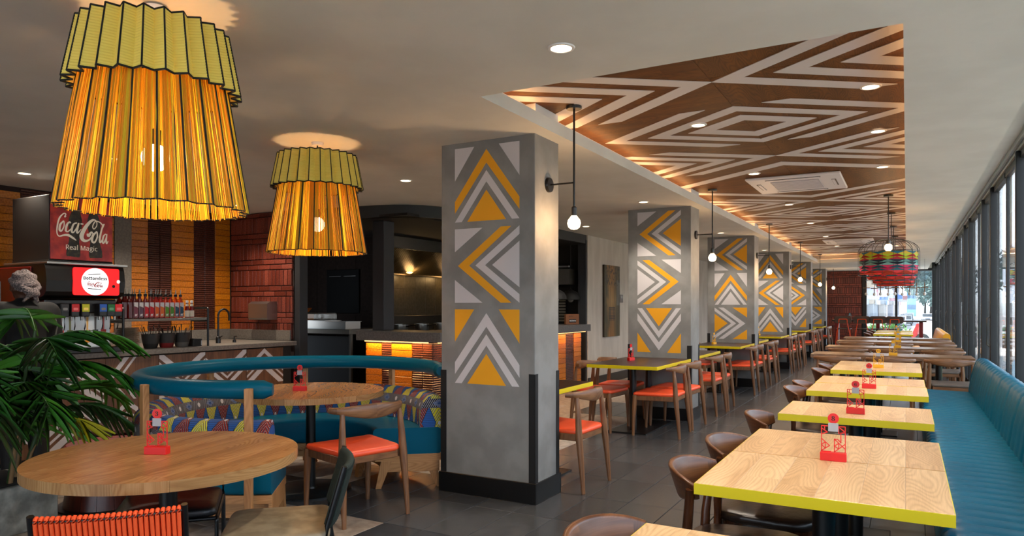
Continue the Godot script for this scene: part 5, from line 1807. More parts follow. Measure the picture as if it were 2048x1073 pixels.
func make_shell() -> Node3D:
	var o := thing("shell_chair", "", "chair")
	var w: Material = M.walnut_dark
	part("seat", pad(rounded_poly(PackedVector2Array([Vector2(-0.235, -0.235), Vector2(0.235, -0.235), Vector2(0.215, 0.21), Vector2(-0.215, 0.21)]), 0.15, 6), 0.425, 0.468, 0.010), M.brown_leather, o)
	part("seat_frame", mb().prism(rounded_poly(PackedVector2Array([Vector2(-0.215, -0.215), Vector2(0.215, -0.215), Vector2(0.195, 0.19), Vector2(-0.195, 0.19)]), 0.13, 6), 0.385, 0.425, Transform3D(Basis(V(1, 0, 0), V(0, 0, 1), V(0, 1, 0)), Vector3.ZERO)), w, o)
	for s in [-1.0, 1.0]:
		part("front_leg", mb(1).cone(V(s * 0.20, 0, -0.21), V(s * 0.175, 0.40, -0.175), 0.013, 0.021), w, o)
		part("rear_leg", mb(1).sweep(PackedVector3Array([V(s * 0.205, 0, 0.235), V(s * 0.185, 0.35, 0.175), V(s * 0.200, 0.52, 0.170), V(s * 0.232, 0.71, 0.150)]), PackedFloat32Array([0.013, 0.022, 0.019, 0.017]), PackedFloat32Array([0.013, 0.022, 0.019, 0.014]), 10), w, o)
		part("stretcher", mb(2).cone(V(s * 0.187, 0.24, -0.19), V(s * 0.19, 0.24, 0.19), 0.011, 0.011, 8), w, o)
	# bent plywood shell: crescent, higher in the middle, leaning outwards
	var rings := []
	for k in 25:
		var t := -1.0 + k / 12.0
		var a := t * 1.03
		var d := V(sin(a), 0, cos(a))
		var e := 1.0 - pow(absf(t), 2.6)
		var lo := lerpf(0.672, 0.640, e)
		var hi := lerpf(0.728, 0.765, e)
		var R := 0.248
		var th := 0.0085
		var c := V(0, 0, 0.005)
		var r := PackedVector3Array()
		for q in [[lo, -th], [lo + 0.008, -th * 1.3], [hi - 0.008, -th * 1.3], [hi, -th * 0.6], [hi, th * 0.6], [hi - 0.008, th * 1.3], [lo + 0.008, th * 1.3], [lo, th]]:
			r.append(c + d * (R + q[1] + (q[0] - 0.68) * 0.34) * V(1.02, 1, 0.95) + V(0, q[0], 0))
		rings.append(r)
	var top := []
	for k in rings.size(): top.append(rings[k])
	part("back_shell", mb(0).loft(top), wood(M.walnut_dark.albedo_texture, 0.30, col(0.80, 0.70, 0.62)), o)
	return o

func make_rope(seat: Material, rope: Material) -> Node3D:
	var o := thing("rope_chair", "", "chair")
	part("seat", pad(rounded_poly(PackedVector2Array([Vector2(-0.215, -0.225), Vector2(0.215, -0.225), Vector2(0.215, 0.20), Vector2(-0.215, 0.20)]), 0.06), 0.435, 0.475, 0.012), seat, o)
	for s in [-1.0, 1.0]:
		part("side_frame", mb().tube([V(s * 0.215, 0, -0.235), V(s * 0.215, 0.415, -0.215), V(s * 0.215, 0.428, -0.20), V(s * 0.215, 0.428, 0.19)], 0.0095, 8), M.black, o)
		part("rear_leg", mb().tube([V(s * 0.215, 0, 0.255), V(s * 0.215, 0.43, 0.185), V(s * 0.215, 0.50, 0.19), V(s * 0.215, 0.735, 0.258)], 0.011, 8), M.black, o)
	part("seat_frame", mb().tube([V(-0.215, 0.425, -0.20), V(0.215, 0.425, -0.20)], 0.0095, 8).tube([V(-0.215, 0.425, 0.185), V(0.215, 0.425, 0.185)], 0.0095, 8).tube([V(-0.215, 0.20, 0.22), V(0.215, 0.20, 0.22)], 0.008, 8), M.black, o)
	var bow := func(x: float) -> float: return 0.030 * (1.0 - pow(x / 0.215, 2.0))
	var bars := mb()
	for y in [0.715, 0.505]:
		var pts := []
		for k in 9:
			var x := -0.215 + 0.43 * k / 8.0
			pts.append(V(x, y, 0.258 - (0.735 - y) * 0.29 + bow.call(x)))
		bars.tube(pts, 0.008, 8)
	part("back_frame", bars, M.black, o)
	var n := 27
	for k in n:
		var x := -0.200 + 0.400 * k / (n - 1)
		var zt: float = 0.252 + bow.call(x)
		var zb: float = 0.191 + bow.call(x)
		var pts := []
		var lean := 0.004 * (k % 2)
		for j in 7:
			var a := PI * j / 6.0
			pts.append(V(x, 0.715 + 0.0125 * sin(a), zt - 0.0125 * cos(a)))
		for j in 7:
			var a := PI * j / 6.0
			pts.append(V(x + lean, 0.505 - 0.0125 * sin(a), zb + 0.0125 * cos(a)))
		pts.append(pts[0])
		part("rope", mb().tube(pts, 0.0066, 7), rope, o)
	return o

func make_stool() -> Node3D:
	var o := thing("bar_stool", "", "stool")
	var org := mat(col(0.88, 0.28, 0.05), 0.4)
	var ply := wood(M.walnut.albedo_texture, 0.45, col(0.52, 0.48, 0.44))
	part("seat", pad(rounded_poly(PackedVector2Array([Vector2(-0.19, -0.19), Vector2(0.19, -0.19), Vector2(0.19, 0.17), Vector2(-0.19, 0.17)]), 0.06), 0.73, 0.76, 0.008), ply, o)
	var sh := PackedVector2Array(rounded(0.43, 0.20, 0.07))
	var f := func(u: float, v: float) -> Vector3: return V(0, 0, 0)
	part("backrest", mb().prism(sh, -0.010, 0.010, Transform3D(Basis(V(1, 0, 0), -0.12), V(0, 1.005, 0.238))), ply, o)
	for s in [-1.0, 1.0]:
		part("front_leg", mb().tube([V(s * 0.21, 0, -0.22), V(s * 0.155, 0.73, -0.15)], 0.011, 8), org, o)
		part("rear_leg", mb().tube([V(s * 0.22, 0, 0.25), V(s * 0.165, 0.62, 0.19), V(s * 0.105, 0.92, 0.250), V(s * 0.10, 1.02, 0.262)], 0.011, 8), org, o)
		part("foot_rail", mb().tube([V(s * 0.192, 0.25, -0.20), V(s * 0.20, 0.25, 0.228)], 0.009, 8), org, o)
	part("back_bar", mb().tube([V(-0.10, 1.02, 0.262), V(0.10, 1.02, 0.262)], 0.011, 8).tube([V(-0.193, 0.25, -0.20), V(0.193, 0.25, -0.20)], 0.009, 8), org, o)
	return o

func place_chair(kind: String, at: Vector3, turn: float, label: String, group: String) -> void:
	var key := "chair_" + kind
	var t := deg_to_rad(turn)
	if not M.has(key):
		var c: Node3D
		match kind:
			"orange": c = make_elbow(M.orange, M.walnut)
			"grey": c = make_elbow(M.grey_leather, wood(M.bar[0].albedo_texture, 0.35, col(0.88, 0.80, 0.74)))
			"shell": c = make_shell()
			"rope_tan": c = make_rope(M.tan, M.rope_green)
			"rope_orange": c = make_rope(M.black_leather, M.rope)
			"stool": c = make_stool()
		c.position = at; c.rotation.y = t
		tag(c, label, "", group)
		M[key] = c
	else:
		dup(M[key], at, t, label, group)
		if not group:
			get_child(get_child_count() - 1).remove_meta("group")

func yellow_table(at: Vector3, w: float, d: float, label: String, group := "", joined := 0.0) -> void:
	var t := thing("dining_table", label, "table", at, 0, group)
	var n := 6
	var pw := (w - 0.004) / n
	for k in n:
		var b := mb(2, Vector2(rnd(0, 3), rnd(0, 3)))
		b.box(V(-w / 2 + 0.002 + pw * (k + 0.5), 0.7305, 0), V(pw - 0.0006, 0.039, d - 0.004), 0.0008)
		part("plank", b, M.oak[rng.randi() % 5], t)
	var e := mb()
	for s in [-1.0, 1.0]:
		e.box(V(s * (w / 2 - 0.001), 0.7295, 0), V(0.002, 0.0385, d), 0.0)
		if s != joined:
			e.box(V(0, 0.7295, s * (d / 2 - 0.001)), V(w - 0.004, 0.0385, 0.002), 0.0)
	part("edge_band", e, M.yellow_edge, t)
	part("post", mb().lathe(PackedVector2Array([Vector2(0.040, 0.012), Vector2(0.040, 0.70)]), 20), M.black, t)
	part("mount", mb().box(V(0, 0.705, 0), V(0.40, 0.010, 0.40), 0.002), M.black, t)
	part("base", mb().box(V(0, 0.006, 0), V(0.36, 0.012, 0.36), 0.003), M.black, t)

func dark_table(x0: float, x1: float, z0: float, z1: float, label: String) -> void:
	var t := thing("column_table", label, "table", V((x0 + x1) / 2, 0, (z0 + z1) / 2), 0, "dark tables against the columns")
	var w := x1 - x0
	var d := z0 - z1
	for k in 4:
		var b := mb(2, Vector2(rnd(0, 3), rnd(0, 3)))
		b.box(V(-w / 2 + 0.004 + (w - 0.008) * (k + 0.5) / 4, 0.732, 0), V((w - 0.008) / 4 - 0.0006, 0.036, d - 0.008), 0.0008)
		part("plank", b, M.dark_top, t)
	var e := mb()
	for s in [-1.0, 1.0]:
		e.box(V(s * (w / 2 - 0.002), 0.7315, 0), V(0.004, 0.0355, d), 0.001)
		e.box(V(0, 0.7315, s * (d / 2 - 0.002)), V(w - 0.008, 0.0355, 0.004), 0.001)
	part("edge_band", e, M.yellow_edge, t)
	for s in ([-1.0, 1.0] if d > 1.0 else [0.0]):
		part("post", mb().lathe(PackedVector2Array([Vector2(0.038, 0.012), Vector2(0.038, 0.705)]), 18, Transform3D(Basis.IDENTITY, V(0, 0, s * 0.27))), M.black, t)
	part("mount", mb().box(V(0, 0.706, 0), V(0.36, 0.012, minf(d - 0.2, 0.95)), 0.002), M.black, t)
	part("base", mb().box(V(0, 0.006, 0), V(0.43, 0.012, minf(d - 0.15, 0.95)), 0.003), M.black, t)

func bar_table(at: Vector3, label: String) -> void:
	var t := thing("long_table", label, "table", at, 0, "long pale wood tables across the room")
	for k in 3:
		var b := mb(0, Vector2(rnd(0, 3), rnd(0, 3)))
		b.box(V(0, 0.724, -0.2 + 0.2 * k), V(1.83, 0.052, 0.1994), 0.003)
		part("plank", b, M.bar[k], t)
	for s in [-1.0, 1.0]:
		part("post", mb().lathe(PackedVector2Array([Vector2(0.038, 0.012), Vector2(0.038, 0.70)]), 18, Transform3D(Basis.IDENTITY, V(s * 0.55, 0, 0))), M.black, t)
		part("base", mb().box(V(s * 0.55, 0.006, 0), V(0.42, 0.012, 0.42), 0.003), M.black, t)

func build_tables() -> void:
	# yellow-edged tables by the teal bench
	var rows := [[-1.31, "yellow-edged oak table in the lower corner, half cut off by the frame", ""], [-1.655, "", ""], [-2.81, "near half of the large yellow-edged oak pair with stand number 8", ""], [-3.455, "far half of the large yellow-edged oak pair with stand number 8", ""],
		[-4.67, "single yellow-edged oak table with red stand number 6", ""], [-5.97, "near table of the third yellow-edged pair, in front of red stand 15", ""], [-6.62, "far table of the third yellow-edged pair, holding red stand 15", ""],
		[-7.94, "near table of the last yellow-edged pair before the long pale tables", ""], [-8.58, "far table of the last yellow-edged pair, holding the yellow stand 12", ""]]
	for k in rows.size():
		if k == 0: continue
		var lb: String = rows[k][1]
		if k == 1: lb = "yellow-edged oak table in the lower middle, mostly cut off by the frame"
		yellow_table(V(-0.265 + (0.0 if k != 5 else 0.005), 0, rows[k][0]), 0.79, 0.638 if k in [2, 3] else 0.625, lb, "", [0.0, 0.0, -1.0, 1.0, 0.0, 0.0, 0.0, 0.0, 0.0][k])
	number_stand(V(-0.26, 0.75, -3.13), "red", "8", 2.0, "red fretwork number stand 8 on the nearest full table")
	number_stand(V(-0.26, 0.75, -4.56), "red", "6", 1.0, "red fretwork number stand 6 on the second table")
	number_stand(V(-0.25, 0.75, -6.02), "red", "15", 0.0, "red fretwork number stand 15 on the third table group")
	number_stand(V(-0.25, 0.75, -8.06), "yellow", "12", 0.0, "yellow fretwork number stand 12 in front of the long pale tables")
	var hz := [-1.82, -2.79, -3.37, -4.28, -5.76, -6.24, -7.58, -8.20]
	var sl := ["dark bent-plywood chair in the lower middle, only its back tip in the frame", "nearest full dark bent-plywood chair, left of the table with stand 8", "second dark bent-plywood chair, behind the nearest one at the table with stand 8", "dark bent-plywood chair at the left of the table with stand 6", "dark bent-plywood chair at the near table of the pair with stand 15", "dark bent-plywood chair at the far table of the pair with stand 15", "dark bent-plywood chair at the near table of the last yellow-edged pair", "dark bent-plywood chair at the far table of the last yellow-edged pair"]
	for k in hz.size():
		place_chair("shell", V(-0.555, 0, hz[k]), -90 + [0, 4, -3, 5, -2, 3, 0, 2][k], sl[k], "dark chairs along the window tables")
	# long pale tables
	var bz := [-10.33, -12.25, -14.25, -15.9]
	var bn := ["nearest", "second", "third", "furthest"]
	for k in 4:
		bar_table(V(-0.195, 0, bz[k]), "%s of the four long pale wood tables across the room" % bn[k])
		for j in 3:
			place_chair("grey", V([-0.78, -0.17, 0.45][j], 0, bz[k] + 0.42), [3, -2, 2][j], "pale walnut elbow chair with grey seat, %s of three at the %s long table" % [["left", "middle", "right"][j], bn[k]], "grey elbow chairs at the long tables")
	var ys := [[-0.15, -10.22, ""], [-0.12, -12.15, ""], [-0.13, -14.1, ""], [-0.14, -15.8, ""]]
	for k in 4:
		number_stand(V(ys[k][0], 0.75, ys[k][1]), "yellow", ys[k][2], 0, "yellow fretwork number stand on the %s long pale table" % bn[k])
	# dark tables against the columns, with orange elbow chairs
	for i in range(0, 6):
		var z: float = COLS[i]
		var w := ["nearest", "second", "third", "fourth", "fifth", "last"]
		var fr: float = [0.0, 1.30, 1.15, 1.15, 1.15, 1.1][i]
		var bk: float = [0.72, 1.28, 1.2, 1.2, 1.2, 0.0][i]
		if fr > 0.0:
			dark_table(-3.035, -2.245, z + 0.02 + fr - 0.0, z + 0.02, "dark wood table with yellow edge in front of the %s column" % w[i])
			var st: String = ["", "red", "yellow", "yellow", "teal", "teal"][i]
			number_stand(V(-2.78, 0.75, z + 0.62), st, "", 72, "%s number stand on the dark table in front of the %s column" % [st, w[i]])
			for j in 2:
				var zz := z + 0.02 + fr * (0.73 - 0.47 * j)
				place_chair("orange", V(-2.31 + 0.0, 0, zz), 90 + [2, -3][j], "orange elbow chair on the aisle side in front of the %s column, %s" % [w[i], ["nearer one", "further one"][j]], "orange elbow chairs at the column tables")
				if i < 4:
					place_chair("orange", V(-3.02, 0, zz), -90 + [-4, 3][j], "orange elbow chair on the wall side in front of the %s column, %s" % [w[i], ["nearer one", "further one"][j]], "orange elbow chairs at the column tables")
		if bk > 0.0:
			dark_table(-3.035, -2.285, z - 0.40, z - 0.40 - bk, "dark wood table with yellow edge behind the %s column" % w[i])
			var cz := [z - 0.40 - bk * 0.36] if bk < 1.0 else [z - 0.40 - bk * 0.27, z - 0.40 - bk * 0.70]
			for j in cz.size():
				place_chair("orange", V(-2.31, 0, cz[j]), 90 + [-2, 3][j], "orange elbow chair on the aisle side behind the %s column%s" % [w[i], ", " + ["nearer one", "further one"][j] if cz.size() > 1 else ""], "orange elbow chairs at the column tables")

# ---- window wall and benches ----
func build_window_side() -> void:
	var b := mb()
	span(b, V(WIN, 2.73, -26.5), V(WIN + 0.10, 2.80, 3.3), 0.004)
	span(b, V(WIN - 0.03, 2.755, -26.5), V(WIN, 2.80, 3.3), 0.004)
	struct("trim_head", b, mat(col(0.62, 0.62, 0.60), 0.4, 0.3))
	b = mb()
	span(b, V(WIN - 0.01, -0.02, -26.5), V(WIN + 0.12, 0.10, 3.3), 0.004)
	struct("trim_sill", b, M.frame)
	# sliding frames: bays of three leaves, thick and thin uprights
	var z := 3.2
	var k := 0
	while z > -26.3:
		var thick := k % 3 != 2
		var wn := Node3D.new()
		wn.name = "window_%d" % (k + 1)
		add_child(wn); wn.set_meta("kind", "structure")
		b = mb()
		if thick:
			span(b, V(WIN - 0.012, 0.10, z - 0.07), V(WIN + 0.075, 2.73, z), 0.004)
		else:
			span(b, V(WIN + 0.03, 0.10, z - 0.055), V(WIN + 0.075, 2.73, z), 0.004)
		part("mullion", b, M.frame, wn)
		b = mb()
		span(b, V(WIN + 0.02, 2.67, z - 1.065), V(WIN + 0.07, 2.73, z - 0.07), 0.003)
		span(b, V(WIN + 0.02, 0.10, z - 1.065), V(WIN + 0.07, 0.20, z - 0.07), 0.003)
		part("rail", b, M.frame, wn)
		if k % 3 == 0:
			part("pull", mb().tube([V(WIN - 0.012, 0.92, z - 0.035), V(WIN - 0.04, 0.94, z - 0.035), V(WIN - 0.04, 1.24, z - 0.035), V(WIN - 0.012, 1.26, z - 0.035)], 0.008, 6), M.steel_dull, wn)
		b = mb()
		span(b, V(WIN + 0.045, 0.20, z - 1.0), V(WIN + 0.051, 2.67, z - 0.05))
		part("pane", b, M.glass, wn)
		z -= 1.065
		k += 1
	# corner post and end window
	b = mb()
	span(b, V(0.72, 0, -26.55), V(WIN + 0.10, 2.80, -26.40), 0.004)
	span(b, V(-1.30, 0, -26.55), V(-1.17, 2.62, -26.40), 0.004)
	span(b, V(-0.33, 0.08, -26.52), V(-0.26, 2.54, -26.42), 0.004)
	span(b, V(-1.30, 2.535, -26.55), V(0.80, 2.62, -26.38), 0.004)
	span(b, V(-1.30, 0, -26.55), V(0.80, 0.10, -26.38), 0.004)
	struct("window_100", b, M.frame)
	b = mb()
	span(b, V(-1.17, 0.10, -26.475), V(-0.33, 2.535, -26.468))
	span(b, V(-0.26, 0.10, -26.475), V(0.72, 2.535, -26.468))
	struct("window_101", b, M.glass)
	b = mb()
	span(b, V(-1.3, 2.60, -26.55), V(WIN + 0.1, 3.0, -26.42))
	struct("wall_back_head", b, M.ceiling)
	# long teal bench
	bench(1.2, -9.15, M.teal, "long teal leather bench with ribbed seat and channelled back under the windows")
	bench(-16.9, -21.5, M.yellow_leather, "yellow leather bench with buttoned back beyond the long pale tables")

func bench(z0: float, z1: float, m: Material, label: String) -> void:
	var o := thing("bench", label, "bench")
	var yel: bool = m == M.yellow_leather
	# seat: ribs run across, pitch 55 mm
	var b := mb()
	var pitch := 0.125
	var n := int((z0 - z1) / pitch)
	var prof := PackedVector2Array([Vector2(0.14, 0.20), Vector2(0.125, 0.25), Vector2(0.12, 0.38), Vector2(0.128, 0.425), Vector2(0.155, 0.447), Vector2(0.22, 0.452), Vector2(0.40, 0.448), Vector2(0.64, 0.442)])
	var rows := []
	for k in n * 8 + 1:
		var f := float(k % 8) / 8.0
		var dip := 0.013 * (1.0 - pow(sin(PI * f), 0.5)) if k % 8 != 0 else 0.015
		var r := PackedVector3Array()
		for q in prof.size():
			var p := prof[q]
			var d := Vector2(0.6, 0.8) if q == 4 else (Vector2(-1, 0) if q < 3 else Vector2(0, 1))
			var w: float = dip if q >= 2 else 0.0
			if q == 3: d = Vector2(-0.9, 0.45)
			if q == 4: d = Vector2(-0.4, 0.9)
			r.append(V(p.x - d.x * w, p.y - d.y * w, z0 - (z0 - z1) * k / (n * 8.0)))
		rows.append(r)
	ribbon(b, rows)
	part("seat", b, m, o)
	b = mb()
	span(b, V(0.15, 0.0, z1 + 0.02), V(0.66, 0.21, z0))
	part("plinth", b, M.black_matt, o)
	b = mb()
	span(b, V(0.135, 0.20, z1 + 0.001), V(0.64, 0.44, z1 + 0.012))
	part("end_panel", b, m, o)
	# back: vertical channels, deeper seams between modules
	b = mb()
	pitch = 0.19
	n = int((z0 - z1) / pitch)
	prof = PackedVector2Array([Vector2(0.600, 0.40), Vector2(0.592, 0.46), Vector2(0.612, 0.60), Vector2(0.640, 0.72), Vector2(0.662, 0.785), Vector2(0.695, 0.815), Vector2(0.73, 0.815), Vector2(0.765, 0.805), Vector2(0.785, 0.77), Vector2(0.79, 0.40)])
	rows = []
	for k in n * 6 + 1:
		var f := float(k % 6) / 6.0
		var seam := (k / 6) % 3 == 0 and k % 6 == 0
		var dip := 0.011 * (1.0 - sin(PI * f)) if k % 6 != 0 else 0.014
		if seam: dip = 0.024
		if yel: dip *= 1.4
		var r := PackedVector3Array()
		for q in prof.size():
			var p := prof[q]
			var d := Vector2(-1, 0.15) if q < 4 else (Vector2(-0.6, 0.8) if q < 6 else Vector2(0, 1))
			var pinch := 1.0 if q < 7 else 0.3
			if q >= 8: pinch = 0.0
			if yel and q in [2, 3]: pinch = 1.0 + 0.8 * absf(sin(k * PI / 6.0))
			r.append(V(p.x - d.x * dip * pinch, p.y - d.y * dip * pinch, z0 - (z0 - z1) * k / (n * 6.0)))
		rows.append(r)
	ribbon(b, rows)
	part("back", b, m, o)
	# closed rounded end
	b = mb()
	var poly := PackedVector2Array()
	for p in prof: poly.append(p)
	b.prism(poly, 0.0, 0.02, Transform3D(Basis.IDENTITY, V(0, 0, z1 - 0.012)))
	b.prism(poly, 0.0, 0.02, Transform3D(Basis.IDENTITY, V(0, 0, z0 - 0.008)))
	part("back_end", b, m, o)

# open surface through rows of points, smooth both ways; faces away from +x/-y
func ribbon(b: MB, rows: Array) -> void:
	var m := rows.size()
	var c: int = rows[0].size()
	var nn := []
	for i in m:
		var r := []
		for j in c:
			var du: Vector3 = rows[mini(i + 1, m - 1)][j] - rows[maxi(i - 1, 0)][j]
			var dv: Vector3 = rows[i][mini(j + 1, c - 1)] - rows[i][maxi(j - 1, 0)]
			var q := du.cross(dv).normalized()
			r.append(q)
		nn.append(r)
	var s := 1.0
	var mid := c / 2
	if nn[m / 2][mid].dot(V(-0.5, 1, 0)) < 0: s = -1.0
	for i in m - 1:
		for j in c - 1:
			b.quad(rows[i][j], rows[i + 1][j], rows[i + 1][j + 1], rows[i][j + 1], nn[i][j] * s, nn[i + 1][j] * s, nn[i + 1][j + 1] * s, nn[i][j + 1] * s)

# ---- lamps ----
func build_lamps() -> void:
	var w := ["nearest", "second", "third", "fourth", "fifth", "last"]
	var proto: Node3D
	for i in 6:
		var z: float = COLS[i] - 0.205
		var lb: String = "black rod pendant with bare globe bulb braced to the %s grey column" % w[i]
		if proto == null:
			var p := thing("globe_pendant", lb, "lamp", V(-2.045, 0, z), 0, "globe pendants along the columns")
			part("canopy", mb().lathe(PackedVector2Array([Vector2(0, WOOD - 0.024), Vector2(0.052, WOOD - 0.024), Vector2(0.055, WOOD - 0.018), Vector2(0.055, WOOD - 0.001)]), 24), M.black, p)
			part("rod", mb().tube([V(0, 2.07, 0), V(0, WOOD - 0.02, 0)], 0.0075, 8), M.black, p)
			part("arm", mb().tube([V(-0.195, 2.253, 0), V(0, 2.253, 0)], 0.0065, 8), M.black, p)
			part("wall_plate", mb().lathe(PackedVector2Array([Vector2(0, 0.022), Vector2(0.05, 0.022), Vector2(0.053, 0.017), Vector2(0.053, 0.0)]), 24, Transform3D(Basis(V(0, 0, 1), -PI / 2), V(-0.205, 2.253, 0))), M.black, p)
			part("socket", mb().lathe(PackedVector2Array([Vector2(0, 2.015), Vector2(0.020, 2.015), Vector2(0.021, 2.075), Vector2(0.012, 2.085), Vector2(0, 2.085)]), 16), M.black, p)
			part("bulb", mb().lathe(PackedVector2Array([Vector2(0, 1.920), Vector2(0.022, 1.925), Vector2(0.040, 1.938), Vector2(0.0475, 1.966), Vector2(0.043, 1.988), Vector2(0.030, 2.004), Vector2(0.019, 2.02)]), 20), M.bulb, p)
			omni("lamp", V(0, 1.966, 0), col(1.0, 0.80, 0.58), 0.22, 0.045, p)
			proto = p
		else:
			dup(proto, V(-2.045, 0, z), 0, lb)
	shade_lamp(V(-2.617, -0.066, -1.739), 0.334, "large yellow pleated shade lamp over the front round table, nearest the camera")
	shade_lamp(V(-3.776, -0.058, -3.784), 0.343, "second yellow pleated shade lamp hanging over the round booth")
	# cage lamps
	var cz := [-10.07, -12.02, -14.05, -16.07]
	var cage: Node3D
	for k in 4:
		var lb: String = ["nearest", "second", "third", "furthest"][k] + " wire cage lamp with a band of coloured paper lozenges"
		if cage == null:
			cage = cage_lamp(lb, V(-0.20, 0, cz[k]))
		else:
			dup(cage, V(-0.20, 0, cz[k]), 0.35 * k, lb)
	# small hanging bulbs on crossed sticks near the end window
	var st: Node3D
	for k in 9:
		var at := V(-0.92 + 0.165 * (k % 9), 0, -20.6 - 0.6 * (k % 2))
		if st == null:
			st = thing("cross_pendant", "small pendant of crossed brown sticks with a clear bulb before the end window", "lamp", at, 0, "crossed stick pendants in a row")
			part("stick", mb().box(V(0, 1.86, 0), V(0.022, 0.26, 0.022), 0.003), M.walnut, st)
			part("cross_stick", mb().box(V(0, 1.86, 0), V(0.17, 0.022, 0.022), 0.003), M.walnut, st)
			part("cross_stick", mb().box(V(0, 1.88, 0), V(0.022, 0.022, 0.17), 0.003), M.walnut, st)
			part("cord", mb().tube([V(0, 1.98, 0), V(0, CEIL + 0.2, 0)], 0.003, 5), M.black, st)
			part("bulb", mb().ball(V(0, 1.70, 0), V(0.035, 0.045, 0.035)), mat(col(0.85, 0.83, 0.80), 0.1), st)
		else:
			dup(st, at, 0)

func shade_lamp(at: Vector3, R: float, label: String) -> void:
	var o := thing("shade_lamp", label, "lamp", at, 0, "yellow pleated shade lamps")
	var s := R / 0.385
	var n := 26
	# upper crown: pleated band of wound yarn panels with dark edges
	var pt := func(k: int, top: bool) -> Vector3:
		var a := TAU * k / (2.0 * n)
		var r := (0.292 if top else 0.345) * s
		r += (0.026 if k % 2 == 0 else -0.020) * s
		return V(r * cos(a), 2.545 if top else 2.305, r * sin(a))
	for k in 2 * n:
		var a: Vector3 = pt.call(k, true)
		var b: Vector3 = pt.call(k + 1, true)
		var c: Vector3 = pt.call(k + 1, false)
		var d: Vector3 = pt.call(k, false)
		var q := mb(1)
		var out := (a + c) * V(1, 0, 1)
		var nn := (b - a).cross(d - a).normalized()
		if nn.dot(out) < 0: nn = -nn
		# thin panel with real thickness, wound yarn as shallow ridges
		var m := 22
		for j in m:
			var t0 := float(j) / m
			var t1 := float(j + 1) / m
			var tm := (t0 + t1) * 0.5
			for h in 2:
				var ta := t0 if h == 0 else tm
				var tb := tm if h == 0 else t1
				var ea := 0.0 if h == 0 else 0.0022
				var eb := 0.0022 if h == 0 else 0.0
				q.face(a.lerp(d, ta) + nn * ea, b.lerp(c, ta) + nn * ea, b.lerp(c, tb) + nn * eb, a.lerp(d, tb) + nn * eb, nn)
		q.face(a - nn * 0.003, b - nn * 0.003, c - nn * 0.003, d - nn * 0.003, -nn)
		part("pleat_panel", q, M.shade, o)
	var wire := mb()
	for k in 2 * n:
		for top in [true, false]:
			wire.tube([pt.call(k, top), pt.call(k + 1, top)], 0.0045, 5)
		if k % 2 == 0:
			wire.tube([pt.call(k, true), pt.call(k, false)], 0.0035, 5)
	part("crown_wire", wire, M.black_matt, o)
	# lower skirt: cords strung between two pleated rings
	var n2 := 22
	var low := func(f: float, top: bool) -> Vector3:
		var k := int(f)
		var pa := []
		for e in 2:
			var a := TAU * (k + e) / (2.0 * n2)
			var r := (0.262 if top else 0.382) * s
			r += (0.022 if (k + e) % 2 == 0 else -0.020) * s * (1.0 if top else 1.0)
			pa.append(V(r * cos(a), 2.46 if top else 1.83, r * sin(a)))
		return pa[0].lerp(pa[1], f - k)
	var cords := [mb(), mb()]
	var per := 8
	for k in 2 * n2:
		for j in per:
			var f: float = k + (j + 0.5) / per
			var p0: Vector3 = low.call(f, true)
			var p1: Vector3 = low.call(f, false)
			var w := V(p1.x, 0, p1.z).normalized() * rnd(-0.004, 0.004)
			var gap := rng.randf() < 0.17
			if gap: continue
			cords[1 if rng.randf() < 0.3 else 0].sweep(PackedVector3Array([p0, p0.lerp(p1, 0.5) + w, p1 + V(0, rnd(-0.004, 0.004), 0)]), PackedFloat32Array([0.0021, 0.0027, 0.0031]), PackedFloat32Array([0.0021, 0.0027, 0.0031]), 5, Vector3.UP, false)
	part("cord_skirt", cords[0], M.cord, o).set_meta("kind", "stuff")
	part("lime_cord_skirt", cords[1], M.cord_lime, o).set_meta("kind", "stuff")
	for k in n2:
		part("dark_cord", mb().tube([low.call(2.0 * k, true), low.call(2.0 * k, false)], 0.0038, 6), M.black_matt, o)
	var ring := mb()
	for top in [true, false]:
		for k in 2 * n2:
			ring.tube([low.call(float(k), top), low.call(k + 0.9999, top)], 0.003, 5)
	part("skirt_ring", ring, M.black_matt, o)
	part("spider", mb().tube([V(-0.28 * s, 2.50, 0), V(0.28 * s, 2.50, 0)], 0.004, 6).tube([V(0, 2.50, -0.28 * s), V(0, 2.50, 0.28 * s)], 0.004, 6), M.black, o)
	part("cord", mb().tube([V(0, 2.10, 0), V(0, CEIL + 0.056, 0)], 0.005, 6), M.black, o)
	part("canopy", mb().lathe(PackedVector2Array([Vector2(0, CEIL + 0.036), Vector2(0.04, CEIL + 0.036), Vector2(0.045, CEIL + 0.057)]), 20), M.white_paint, o)
	part("socket", mb().lathe(PackedVector2Array([Vector2(0.02, 2.08), Vector2(0.022, 2.15), Vector2(0, 2.16)]), 14), M.black, o)
	part("bulb", mb().ball(V(0, 2.04, 0), V(0.052, 0.055, 0.052), 20, 12), M.bulb, o)
	omni("lamp", V(0, 2.04, 0), col(1.0, 0.80, 0.55), 0.32, 0.05, o)

